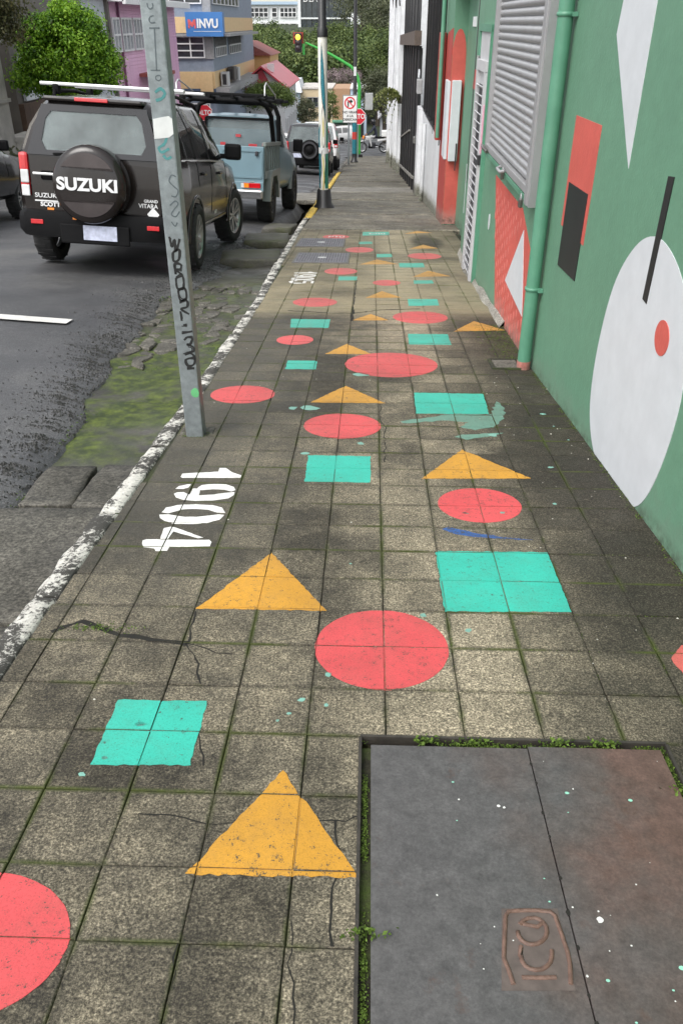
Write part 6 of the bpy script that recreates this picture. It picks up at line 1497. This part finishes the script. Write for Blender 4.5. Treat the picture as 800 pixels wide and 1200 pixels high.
E_ = [(0,1),(1,2),(2,3),(3,4),(2,5),(5,6),(6,7),(2,8),(8,9),(9,10),(0,11),(11,12),(12,13),(13,14),(0,15),(15,16),(16,17),(17,18)]
body_ = skinned('body', N, E_, M_JACK, pr)
body_.data.materials.append(M_TROU); 
for p in body_.data.polygons:
    if p.center.z < .97 and (p.center.x > -.12 or p.center.z < .85): p.material_index = 1
M_ = Matrix.Translation((.02,0,1.7)); hl = MB(); hl.lathe([(0,.15),(.07,.14),(.12,.09),(.14,.02),(.135,-.06),(.11,-.12),(.0,-.13)], M_, 20); hl.build('helmet', M_HELM, pr)
hd2 = MB(); hd2.lathe([(0,.1),(.07,.07),(.085,0),(.075,-.07),(.04,-.125),(0,-.13)], Matrix.Translation((.065,0,1.685)), 16); fc = hd2.build('face', M_SKIN, pr)
MB().box((.155,0,1.67), (.03,.025,.05), bev=.008).build('nose', M_SKIN, fc); MB().box((.13,0,1.72), (.06,.17,.07), bev=.02).build('visor', M_GLASSD, pr)
for s_ in (1, -1):
    HN = [((.37,s_*.275,1.04),.034,.024),((.42,s_*.28,1.02),.036,.02)]; HE = [(0,1)]
    for k in range(4):
        b0 = len(HN); y_ = s_*(.25+.022*k); HN += [((.445,y_,1.02),.011),((.465,y_,.995),.01),((.44,y_,.975),.009)]; HE += [(1,b0),(b0,b0+1),(b0+1,b0+2)]
    b0 = len(HN); HN += [((.4,s_*.235,1.0),.012),((.43,s_*.225,.985),.01)]; HE += [(0,b0),(b0,b0+1)]
    skinned('hand', HN, HE, M_SKIN, pr, 1)
    MB().box((.16,s_*.2,.33), (.26,.1,.1), bev=.035).build('boot', M_PLAST, pr)

# ------------------------------------------------------------------ trees and plants
def crown_spots(c, rad, n_cl, n_leaf, cl_r, size, flat=.0, lo=-.5, tint_top=.5, droop=0.0):
    S_ = []; cl = []
    for _ in range(n_cl):
        while True:
            d = Vector((rnd.gauss(0,1), rnd.gauss(0,1), rnd.gauss(0,1))).normalized()
            if d.z > lo: break
        f = rnd.uniform(.55, 1.0)**.6; cl.append(Vector((c[0]+d.x*rad[0]*f, c[1]+d.y*rad[1]*f, c[2]+d.z*rad[2]*f)))
    for q in cl:
        tone = rnd.uniform(-.32, .3); r_ = cl_r*rnd.uniform(.6, 1.3)
        for _ in range(n_leaf):
            p = q + Vector((rnd.gauss(0,.5), rnd.gauss(0,.5), rnd.gauss(0,.38)))*r_
            nrm = (p-q)*.8 + Vector((rnd.gauss(0,.5), rnd.gauss(0,.5), .55+rnd.gauss(0,.5)))*r_
            if droop: nrm = Vector((rnd.gauss(0,1), rnd.gauss(0,1), droop*.2))
            S_.append((p, nrm.normalized() if nrm.length > 0 else Vector((0,0,1)), size*rnd.uniform(.6,1.35), max(0, min(1, .5+tone+rnd.gauss(0,.16)))))
    return S_
M_BARK = mat('tree_bark', (.075,.06,.045), .9, var=.4, scale=12, bump=.6, bscale=30)
def tree(name, label, base, h, crown_c, rad, m, n_cl=60, n_leaf=60, cl_r=.4, size=.09, tr=.12, group=None, lo=-.6, cat='tree', droop=0.0, limbs=5, lobes=()):
    t = thing(name, label, cat, base, group=group); c = Vector(crown_c) - Vector(base)
    mb = MB(); mb.tube([(0,0,-.1),(c.x*.2+.03,c.y*.2,h*.35),(c.x*.6,c.y*.6,h*.7),(c.x,c.y,c.z)], [tr*1.3,tr,tr*.8,tr*.4], 9)
    tk = mb.build('trunk', M_BARK, t)
    for k in range(limbs):
        a = k*6.283/limbs + rnd.uniform(-.4,.4); p0 = Vector((c.x*.5, c.y*.5, max(h*.5, c.z-rad[2]*.9))); p1 = c + Vector((math.cos(a)*rad[0]*.6, math.sin(a)*rad[1]*.6, rnd.uniform(-.2,.5)*rad[2]))
        MB().tube([p0, p0.lerp(p1,.5)+Vector((0,0,.12*h*.3)), p1], [tr*.55,tr*.35,tr*.12], 6).build('limb', M_BARK, tk)
    S_ = crown_spots(c, rad, n_cl, n_leaf, cl_r, size, lo=lo, droop=droop)
    for dx, dz, k in lobes: S_ += crown_spots((c.x+dx*rad[0], c.y+rnd.uniform(-.3,.3)*rad[1], c.z+dz*rad[2]), [q*k for q in rad], int(n_cl*k*k*1.2), n_leaf, cl_r*.9, size, lo=-.9)
    leaf_cloud('crown', S_, m, t)
    return t
M_FICUS = leaf_mat('bright_ficus_leaf', [(.025,.07,.005), (.1,.23,.012), (.22,.4,.03), (.36,.55,.06)], .4)
M_DARKL = leaf_mat('olive_needle', [(.03,.035,.012), (.07,.075,.025), (.13,.11,.045)], .3)
M_TOPI = leaf_mat('clipped_shrub_leaf', [(.04,.07,.015), (.10,.15,.03), (.19,.24,.06)], .35)
M_FOREST = leaf_mat('forest_leaf', [(.02,.035,.01), (.06,.095,.025), (.12,.165,.045), (.2,.24,.08)], .25, .6)
M_GRYL = leaf_mat('grey_green_leaf', [(.05,.06,.035), (.1,.115,.06), (.17,.18,.1)], .3); M_PINKL = leaf_mat('pink_blossom', [(.1,.12,.06), (.3,.22,.24), (.42,.33,.35)], .3)
tree('ficus_tree', 'bright green bushy tree behind the dark brown SUV', (-8.6, 24, g(24)), 2.8, (-7.95, 24, .78), (1.0, 1.1, .98), M_FICUS, 190, 120, .27, .075, .12, lo=-.75, lobes=((-.62,.3,.5),(.55,.42,.5),(.85,-.35,.48),(-.9,-.5,.42),(.2,.75,.45),(.3,-.75,.5),(-.35,-.8,.4)))
tree('drooping_tree', 'dark olive drooping tree in the upper left corner', (-9.9, 20, g(20)), 5.0, (-8.9, 20.5, 1.75), (1.15, 1.2, .95), M_DARKL, 120, 120, .36, .075, .13, droop=1)
tree('clipped_tree', 'small round clipped tree before the red roofed house', (-6.9, 62, g(62)), 3.4, (-7.0, 62, -3.0), (1.65, 1.5, .95), M_TOPI, 150, 110, .36, .1, .12, lo=-.4)
tree('street_tree', 'small dark tree before the cream house', (-6.6, 90, g(90)), 2.5, (-6.45, 90, -6.3), (.95, .9, 1.35), M_GRYL, 60, 50, .45, .16, .12)
tree('street_tree', 'dark slim tree just left of the painted lamp post', (-4.4, 92, g(92)), 3, (-4.3, 92, -6.0), (.8, .8, 1.5), M_TOPI, 45, 50, .45, .16, .12)
tree('junction_tree', 'grey green tree behind the stop sign and control cabinet', (1.2, 80, g(80)), 5, (.6, 80, -4.2), (1.7, 1.5, 2.3), M_GRYL, 130, 110, .5, .13, .16)
tree('broad_tree', 'dark round tree on the right beyond the junction', (3.0, 95, g(95)), 6, (2.3, 95, -1.6), (2.6, 2.4, 2.6), M_FOREST, 130, 110, .65, .18, .2)
tree('blossom_tree', 'pale pink blossom tree behind the cream house', (-3.2, 112, g(112)), 6, (-3.6, 112, -4.3), (2.6, 1.8, .9), M_PINKL, 60, 60, .5, .13, .18)
# roadside weeds on the left verge
sp_ = []
for i in range(260): sp_.append((Vector((-8.7+rnd.gauss(0,.25), 21.5+rnd.gauss(0,.6), g(21.5)+.2+rnd.uniform(0,.8))), Vector((rnd.gauss(0,1), rnd.gauss(0,1), .3)), rnd.uniform(.08,.2), rnd.random()))
tag(leaf_cloud('spiky_shrub', sp_, M_GRYL), 'grey green spiky shrub under the bright green tree', 'shrub')
# wooded valley side: the nearer trees as individuals, the rest as one mass
def valley_z(y): return -12.0 + (y-105)*.085
sp_ = []
for i in range(150):
    y = rnd.uniform(118, 225); x = rnd.uniform(-.36, .2)*y*1.0 + rnd.uniform(-6,6); hgt = rnd.uniform(5, 9); r_ = rnd.uniform(3.0, 5.0)
    top = lerp(-1.5, 1.5, (y-118)/107) + rnd.uniform(-2.0, .6)
    sp_ += [(p, n, s_, max(0,min(1,t_+.0))) for p, n, s_, t_ in crown_spots((x, y, top-r_*.75), (r_, r_*.8, r_*.85), 30, 62, r_*.3, .42, lo=-.3)]
leaf_cloud('wooded_valley', sp_, M_FOREST, kind='stuff')
spots_ = [(-19,120,-3.2,4.2),(-13.5,124,-1.8,4.5),(-8.5,122,-2.8,4.0),(-3.5,128,-1.6,4.8),(.8,124,-1.2,4.6),(4.5,126,-.4,4.6),(8.5,122,-.6,5),(-16.5,140,.1,4.6),(-10,146,-.2,5),(-5,150,.2,5),(.5,146,.6,5.2),(5.5,148,1.8,5.5),(-22,150,0,5),(10.5,150,3.4,5.5),(-2.2,176,9.5,6.2),(1.6,170,9.0,6.0),(3.2,150,6.2,5.2),(-.4,190,11.5,6.5)]
nm = ['farthest left on the slope above the red roof','left of the amber traffic light','below the amber traffic light','behind the painted lamp post','just right of the painted lamp post','behind the thin black lamp shaft','tall against the far white house wall','under the white office block left end','under the white office block middle','under the dark glass block','below the glass block right end','reaching over the glass block on the right','behind the blue office with the sign','top right beside the glass block','tall behind the black lamp shaft at the top edge','tall at the top edge nearest the white wall','high behind the hanging fern','on the skyline right of the glass block']
for (x, y, zt, r_), w_ in zip(spots_, nm):
    kind_ = M_GRYL if zt > 1.5 else M_FOREST
    tree('forest_tree', 'wooded slope tree ' + w_, (x, y, valley_z(y)-1), max(4, zt-r_-valley_z(y)), (x, y, zt-r_*.8), (r_*.85, r_*.8, r_*.85), kind_, 80, 90, r_*.24, .3, .3, group='trees on the wooded slope', limbs=4)
sheet('wooded_hill', [100, 104, 130, 180, 260, 420], lambda y: [(x, y, {100:-10.5,104:-10.6}.get(y, valley_z(y)-1.0 if y < 250 else 2.0)) for x in (-160,-60,-20,0,20,60,160)], mat('forest_floor', (.03,.04,.018), .95, var=.4, scale=.4))

# ------------------------------------------------------------------ houses and buildings
def building(name, label, loc, cat='building'): return thing(name, label, cat, loc)
class BL:
    def __init__(s, t): s.t = t; s.o = Vector(t.location)
    def box(s, name, x0, x1, y0, y1, z0, z1, m, parent=None, bev=0, label=None):
        o = MB().box(Vector(((x0+x1)/2, (y0+y1)/2, (z0+z1)/2))-s.o, (abs(x1-x0), abs(y1-y0), abs(z1-z0)), bev=bev).build(name, m, parent or s.t)
        if label: o['label'] = label
        return o
    def prism(s, name, pts, vec, m, parent=None): return MB().prism([Vector(p)-s.o for p in pts], vec).build(name, m, parent or s.t, fix=True)
M_WGL = glass_mat('building_window', (.03,.035,.04), rough=.1); M_FRAME = mat('white_window_frame', (.66,.66,.66), .5, var=.05)
def window_f(b, x0, x1, z0, z1, Y, nx=2, nz=2, fm=None, gm=None, fw=.05, depth=.08):       # window in a wall facing the camera (-Y)
    pn = b.box('window', x0, x1, Y-.03, Y+.02, z0, z1, gm or M_WGL)
    mb = MB()
    for i in range(nx+1): xx = lerp(x0, x1, i/nx); mb.box(Vector((xx, Y-depth/2-.012, (z0+z1)/2))-b.o, (fw, depth, z1-z0+fw))
    for j in range(nz+1): zz = lerp(z0, z1, j/nz); mb.box(Vector(((x0+x1)/2, Y-depth/2-.01, zz))-b.o, (x1-x0+fw*.9, depth*.98, fw))
    mb.build('frame', fm or M_FRAME, pn); return pn
def window_s(b, y0, y1, z0, z1, X, ny=2, nz=2, fm=None, gm=None, fw=.05, depth=.08):       # window in a wall facing the street (+X)
    pn = b.box('window', X-.02, X+.03, y0, y1, z0, z1, gm or M_WGL)
    mb = MB()
    for i in range(ny+1): yy = lerp(y0, y1, i/ny); mb.box(Vector((X+depth/2+.012, yy, (z0+z1)/2))-b.o, (depth, fw, z1-z0+fw))
    for j in range(nz+1): zz = lerp(z0, z1, j/nz); mb.box(Vector((X+depth/2+.01, (y0+y1)/2, zz))-b.o, (depth*.98, y1-y0+fw*.9, fw))
    mb.build('frame', fm or M_FRAME, pn); return pn
# stone house at the very left: gate column and balustrade
t = building('stone_house', 'grey stone house column and low ribbed wall at the left edge', (-9.3, 22, g(22)), 'house'); b = BL(t)
M_GSTONE = mat('grey_render', (.5,.47,.43), .8, var=.15, scale=3, dirt=(.2,.19,.17), dirt_amt=.5, bump=.2); M_DARKW = mat('dark_wall', (.15,.135,.12), .8, var=.2, scale=2)
b.box('wall', -14, -9.75, 19, 23.2, g(22)-.5, 4.5, M_GSTONE); b.box('column', -9.75, -9.4, 22.2, 23.3, g(22)-.3, 1.05, M_GSTONE); b.box('cornice', -9.8, -9.3, 22.1, 23.4, 1.05, 1.2, M_GSTONE)
b.box('cornice', -9.78, -9.34, 22.15, 23.35, -.28, -.2, M_GSTONE)
b.box('low_wall', -9.6, -9.2, 23.3, 24.6, g(23)-.4, g(23)+1.15, M_GSTONE); b.box('coping', -9.65, -9.12, 23.25, 24.65, g(23)+1.15, g(23)+1.25, M_GSTONE)
for k in range(6): b.box('rib', -9.2, -9.14, 23.35+k*.21, 23.47+k*.21, g(23), g(23)+1.12, M_GSTONE)
t = building('shutter_house', 'dim house with white double doors behind the bright green tree', (-9.6, 26, g(26)), 'house'); b = BL(t)
b.box('wall', -14, -9.7, 24.7, 31.5, g(26)-1, 4.5, M_DARKW); b.box('plinth', -9.7, -9.55, 24.7, 31.5, g(26)-1, -.45, mat('brown_plinth', (.1,.06,.04), .8, var=.2))
for k in range(2): b.box('door', -9.68, -9.6, 25.1+k*.95, 25.98+k*.95, -.4, .75, mat('pale_door', (.68,.72,.76), .4, var=.06) if k == 0 else bpy.data.materials['pale_door'])
for k in range(5): mb = MB(); mb.bar(Vector((-9.45, 24.9, g(25)+.5+k*.22))-b.o, Vector((-9.45, 27.4, g(27)+.25+k*.2))-b.o, .04, .05); mb.build('stair_rail', M_BLACKM, t)
# white sided house, dark corner, pink weatherboard house
t = building('pale_house', 'pale grey smooth sided house between the green tree and the pink house', (-11.5, 37, g(37)), 'house'); b = BL(t)
b.box('wall', -16, -11.55, 33, 40.8, g(37)-2, 2.35, mat('pale_grey_wall', (.44,.47,.5), .6, var=.05)); b.box('roof', -16.2, -11.3, 32.8, 41.0, 2.35, 2.6, mat('rust_roof', (.3,.1,.07), .7, var=.2)); b.box('corner_post', -11.6, -11.4, 40.8, 41.05, g(37)-2, 6, M_DARKW)
t = building('pink_house', 'pink weatherboard house with white sash windows and white eave', (-11.5, 47, g(47)), 'house'); b = BL(t)
M_PINK = mat('pink_board_paint', (.66,.38,.54), .6, var=.06, dirt=(.4,.2,.32), dirt_amt=.4)
wl = b.box('wall', -17, -11.53, 41.1, 55.0, g(47)-2.5, 2.4, M_PINK)
fb = None
mbp = MB(); mbp.add([(0,-6.95,0),(0,6.95,0),(.035,6.95,.005),(.035,-6.95,.005),(.008,-6.95,.15),(.008,6.95,.15)], [(0,3,2,1),(3,4,5,2)])
for k in range(44):
    if fb is None: fb = mbp.build('weatherboard', M_PINK, wl); o = fb
    else: o = fb.copy(); COL.objects.link(o); o.parent = wl
    o.location = Vector((-11.53, 48.05, -4.2+k*.15)) - b.o
for y0, y1 in ((41.3,42.4),(42.75,44.5),(44.9,46.6)): window_s(b, y0, y1, .35, 1.62, -11.46, 2 if y1-y0 < 1.4 else 3, 2, fw=.08, gm=mat('curtained_window', (.3,.31,.34), .3, var=.3, scale=8) if y0 < 42 else bpy.data.materials['curtained_window'])
b.box('downpipe', -11.48, -11.38, 42.5, 42.6, -4, 2.4, mat('plum_pipe', (.2,.07,.14), .5)); b.box('eave', -17, -10.7, 40.9, 55.2, 2.25, 2.45, M_FRAME); b.box('gutter', -10.75, -10.6, 40.9, 55.2, 2.15, 2.4, M_FRAME)
pc = b.box('porch_roof', -11.5, -10.4, 45.4, 48.6, -.85, -.7, mat('rust_roof2', (.32,.09,.07), .7, var=.2))
for k in range(3): mb = MB(); mb.bar(Vector((-10.5, 45.6+k, -.9))-b.o, Vector((-10.5, 46.5+k, -1.7))-b.o, .05, .05); mb.bar(Vector((-10.5, 46.5+k, -.9))-b.o, Vector((-10.5, 45.6+k, -1.7))-b.o, .05, .05); mb.build('lattice', M_FRAME, pc)
for k in range(6): b.box('porch_post', -10.55, -10.45, 45.4+k*.6, 45.5+k*.6, -3.6, -.85, M_FRAME, pc)
# the blue-grey office with the INVU sign
t = building('office_building', 'blue grey and sand banded office building with a blue INVU sign', (-12, 64, g(60))); b = BL(t)
M_BG = mat('blue_grey_render', (.22,.26,.32), .7, var=.1, dirt=(.12,.14,.17), dirt_amt=.4); M_SAND = mat('sand_band', (.62,.44,.23), .7, var=.08); M_GCON = mat('grey_slab', (.28,.28,.28), .7, var=.15, dirt=(.15,.15,.14), dirt_amt=.5)
X1, Y1 = -9.95, 58.0
b.box('wall', -24, X1, Y1, 78, -8, 6, M_BG)
b.box('sand_band', -24, X1+.04, Y1-.04, 78.02, .9, 1.75, M_SAND); b.box('sand_band', -24, X1+.04, Y1-.04, 78.02, -2.15, -1.2, M_SAND); b.box('blue_band', -24, X1+.05, Y1-.05, 70, -2.6, -2.15, mat('navy_band', (.05,.075,.13), .6))
b.box('ledge', -24, X1+1.2, Y1-.35, 72, .72, .86, M_GCON)
cpy = b.prism('canopy', [(X1-.4,58.0,-2.5),(X1+.9,58.0,-2.5),(X1+1.1,74,-2.35),(X1-.4,74,-2.35)], (0,0,.38), M_GCON)
window_f(b, -24, X1-.5, -.42, .70, Y1-.06, 16, 3, fw=.07); window_f(b, -24, X1-.5, 2.45, 3.6, Y1-.06, 14, 3, fw=.07)
window_s(b, 58.8, 63.0, -.42, .1, X1+.02, 6, 1); window_s(b, 64.5, 70, -.42, .1, X1+.02, 6, 1); window_s(b, 58.8, 63, .15, .68, X1+.02, 9, 1, fm=M_GCON); window_s(b, 64.5, 70, .15, .68, X1+.02, 9, 1, fm=M_GCON)
window_s(b, 58.8, 70, 2.45, 3.2, X1+.02, 7, 1)
window_f(b, -24, X1-.4, -4.8, -3.0, Y1-.06, 8, 1, fw=.07); b.box('pilaster', X1-.9, X1-.1, Y1-.16, Y1, -2.7, -1.2, M_SAND)
b.box('corner_post', X1-.45, X1+.06, Y1-.08, Y1+.3, -.5, 4, M_GCON)
sg = b.box('sign', -11.35, -9.1, Y1-.75, Y1-.02, .72, 2.0, mat('sign_blue', (.05,.17,.42), .4, var=.05), label='blue box sign with white lettering')
text_mb('INVU', .66, .012, frameM(Vector((-10.02, Y1-.77, 1.38))-b.o, (1,0,0), (0,0,1)), bold=.022, sx=.85).build('lettering', M_SWHITE, sg)
mb = MB(); 
for q in ([(-11.2,1.15),(-11.2,1.62),(-11.08,1.62),(-10.96,1.45),(-10.84,1.62),(-10.72,1.62),(-10.72,1.15),(-10.82,1.15),(-10.82,1.35),(-10.96,1.2),(-11.1,1.35),(-11.1,1.15)],): mb.prism([Vector((x_, Y1-.765, z_))-b.o for x_, z_ in q], (0,.01,0))
mb.build('emblem', mat('sign_emblem_red', (.55,.1,.1), .4), sg, fix=True); b.box('underline', -10.9, -9.2, Y1-.762, Y1-.75, .98, 1.0, M_SWHITE, sg)
for yy, zz, w_, c_ in ((60.0,-1.72,.7,(.5,.5,.5)),(63.2,-1.55,1.1,(.08,.07,.065)),(65,-1.65,.6,(.5,.5,.5))):
    ac = b.box('air_conditioner', X1+.15, X1+.6, yy-w_/2*1.2, yy+w_/2*1.2, zz-.4, zz+.42, mat('ac_case', c_, .5, var=.05), bev=.02)
    b.box('fan_grille', X1+.25, X1+.5, yy-w_*.6-.012, yy-w_*.6, zz-.3, zz+.3, M_STEELD, ac)
# red roofed house and neighbours
t = building('yellow_house', 'yellow house with a dull red roof just behind the blue grey office', (-10.5, 80, g(78)), 'house'); b = BL(t)
b.box('wall', -15, -8.7, 79, 86, -8, -.95, mat('yellow_wall', (.6,.4,.16), .7, var=.08)); b.prism('roof', [(-15,78.6,-.95),(-8.5,78.6,-.95),(-10.6,78.6,-.0),(-15,78.6,.35)], (0,8,0), mat('dull_red_roof', (.2,.06,.05), .7, var=.2))
t = building('red_roof_house', 'white house with a bright red gabled metal roof', (-8.5, 74, g(74)), 'house'); b = BL(t)
A_, B_, C_ = atY(276,99,72), atY(311,77,72), atY(300,104,72)
b.prism('wall', [(-10.3,72.0,-8.5),(-6.9,72,-8.5),(-6.9,72,-2.75),(-8.6,72,-1.75),(-10.3,72,-2.7)], (0,11,0), mat('white_clapboard', (.6,.6,.6), .6, var=.05))
M_RROOF = mat('red_metal_roof', (.5,.055,.075), .4, var=.08, dirt=(.35,.06,.07), dirt_amt=.4)
b.prism('roof', [(-8.62,71.5,-1.42),(-6.55,71.5,-2.95),(-6.6,71.5,-3.05),(-8.62,71.5,-1.55)], (0,12,0), M_RROOF); b.prism('roof', [(-8.62,71.5,-1.42),(-8.62,71.5,-1.55),(-10.6,71.5,-3.0),(-10.6,71.5,-2.88)], (0,12,0), M_RROOF)
b.prism('gable_panel', [(-10.2,71.9,-3.6),(-7.4,71.9,-3.6),(-8.62,71.9,-1.65),(-10.1,71.9,-2.7)], (0,.06,0), mat('deep_red_gable', (.4,.04,.06), .6)); b.box('gable_vent', -9.9, -9.0, 71.85, 71.92, -3.0, -2.45, M_FRAME)
b.box('lower_roof', -10.4, -7.9, 70.8, 72, -3.75, -3.6, M_RROOF)
for k in range(8): b.box('roof_seam', -6.62-.0, -6.6, 71.6+k*1.4, 71.66+k*1.4, -3.0, -2.85, M_RROOF)
for k in range(5): window_s(b, 72.6+k*1.9, 73.6+k*1.9, -7.2, -5.2, -6.88, 1, 2)
b.box('skylight_unit', -8.3, -7.8, 73, 73.4, -1.9, -1.35, M_FRAME)
t = building('blue_house', 'small light blue house with a white hipped roof', (-8.0, 100, g(99)), 'house'); b = BL(t)
b.box('wall', -9.6, -7.75, 98, 105, -10.5, -5.0, mat('light_blue_wall', (.4,.5,.58), .7, var=.05)); b.prism('roof', [(-9.9,97.6,-5.0),(-7.5,97.6,-5.0),(-7.9,99,-3.9),(-9.6,99,-3.9)], (0,5,0), mat('white_metal_roof', (.6,.63,.65), .5)); window_f(b, -8.6, -8.0, -6.6, -5.5, 97.96, 2, 2)
t = building('cream_house', 'cream two storey house with dark paned windows', (-6, 101, g(100)), 'house'); b = BL(t)
b.box('wall', -7.75, -4.3, 99, 107, -10.5, -4.75, mat('cream_wall', (.56,.46,.3), .7, var=.06)); b.box('parapet', -7.8, -4.25, 98.9, 107, -4.75, -4.6, M_GSTONE); window_f(b, -7.0, -5.3, -6.45, -5.55, 98.96, 3, 1, fm=M_GCON, fw=.08); window_f(b, -6.9, -5.3, -8.9, -7.9, 98.96, 3, 1, fm=M_GCON); b.box('string_course', -7.75, -4.3, 98.93, 99, -7.4, -7.25, M_GSTONE)
t = building('brown_house', 'tan brown flat fronted house with a green shopfront', (-3.5, 101, g(100)), 'house'); b = BL(t)
b.box('wall', -4.24, -2.4, 99, 107, -10.5, -4.7, mat('tan_wall', (.36,.22,.13), .7, var=.06)); b.box('shopfront', -4.2, -2.5, 98.9, 99, -10.5, -7.9, mat('green_shopfront', (.08,.16,.1), .6)); b.box('awning', -4.3, -2.35, 98.3, 99, -7.95, -7.75, mat('green_awning', (.12,.3,.2), .6)); window_f(b, -3.95, -3.2, -10, -8.2, 98.87, 1, 2, fm=M_GCON)
t = building('pale_blue_house', 'pale blue flat fronted house with a dark shop door, right of the tan one', (-1.8, 101, g(100)), 'house'); b = BL(t)
b.box('wall', -2.35, -.6, 99, 107, -10.5, -4.75, mat('pale_blue_wall', (.42,.52,.62), .7, var=.05)); b.box('shop_door', -2.2, -.9, 98.9, 99, -10.5, -7.8, M_DARKW); b.box('coping', -2.4, -.55, 98.85, 107, -4.75, -4.6, M_FRAME)
for k in range(4): b.box('door_panel', -2.15+k*.32, -1.88+k*.32, 98.86, 98.9, -10.4, -7.9, M_BLACKM)
t = building('gable_house', 'small grey gabled house seen past the motorbike', (2.5, 96, g(96)), 'house'); b = BL(t)
b.prism('wall', [(.9,92,-11),(3.4,92,-11),(3.4,92,-5.5),(2.8,92,-5.2),(.9,92,-6.8)], (0,6,0), mat('grey_timber', (.3,.31,.32), .7, var=.1)); b.prism('roof', [(.6,91.6,-7.0),(2.9,91.6,-5.05),(3.8,91.6,-5.5),(3.8,91.6,-5.35),(2.9,91.6,-4.9),(.6,91.6,-6.85)], (0,7,0), mat('grey_sheet_roof', (.4,.4,.42), .5)); b.box('brick_pier', 2.75, 3.4, 91.7, 92, -11, -6.9, mat('red_brick', (.3,.11,.07), .8, var=.2)); window_f(b, 1.3, 1.8, -8.6, -7.4, 91.96, 1, 2)
# far offices on the ridge
t = building('white_office', 'long white office block with two rows of dark windows on the wooded ridge', (-27, 252, 0)); b = BL(t)
o0 = atY(284,3,250); o1 = atY(349.5,34,250)
M_WOFF = mat('white_office_wall', (.66,.68,.68), .6, var=.04)
b.box('wall', o0.x, o1.x, 250, 265, -8, 5.3, M_WOFF); b.box('roof_parapet', o0.x-.5, o1.x, 249, 265, 5.3, 6.0, mat('blue_grey_fascia', (.35,.45,.55), .6)); b.box('roof', o0.x, o1.x, 251, 264, 6.0, 7.0, mat('sand_roof', (.5,.46,.36), .7))
for zc in (3.55, .05):
    for i, (u0, u1) in enumerate(((.05,.46),(.53,.62),(.68,.97)) if zc > 1 else ((.04,.3),(.33,.5),(.54,.62),(.68,.83),(.86,.97))):
        window_f(b, lerp(o0.x,o1.x,u0), lerp(o0.x,o1.x,u1), zc-1.05, zc+1.05, 249.9, max(1, int((u1-u0)*14)), 2, fw=.18, depth=.3)
b.box('upper_block', lerp(o0.x,o1.x,.0), lerp(o0.x,o1.x,.25), 254, 262, 7, 9, mat('far_blue', (.4,.5,.58), .6)); b.box('red_sign', lerp(o0.x,o1.x,.72), lerp(o0.x,o1.x,.83), 252, 253, 6.9, 8.2, mat('far_red', (.5,.05,.07), .6))
t = building('glass_office', 'dark glass fronted office block on the ridge with pale lettering at its top', (-11, 246, 0)); b = BL(t)
q0, q1 = atY(352,0,244), atY(411,36,244)
M_FGLASS = glass_mat('office_glass', (.05,.06,.065), rough=.08)
b.box('core', q0.x, q1.x, 244.5, 262, -8, 12, M_DARKW)
for j in range(3):
    for i in range(9): b.box('glass_pane', lerp(q0.x,q1.x,i/9)+.06, lerp(q0.x,q1.x,(i+1)/9)-.06, 244.2, 244.5, -1.9+j*4.3, 2.1+j*4.3, M_FGLASS)
for j in range(4): b.box('floor_band', q0.x-.2, q1.x+.2, 243.9, 244.55, -2.25+j*4.3, -1.9+j*4.3, M_WOFF)
b.box('end_wall', q1.x, q1.x+2.3, 243.5, 262, -8, 12, M_WOFF); b.box('end_wall', q0.x-.7, q0.x, 243.8, 262, -8, 12, M_WOFF)
text_mb('DEAS', 2.3, .05, frameM(Vector((q0.x+2.9, 244.1, 6.5))-b.o, (1,0,0), (0,0,1)), sx=.85).build('lettering', M_SWHITE, t)
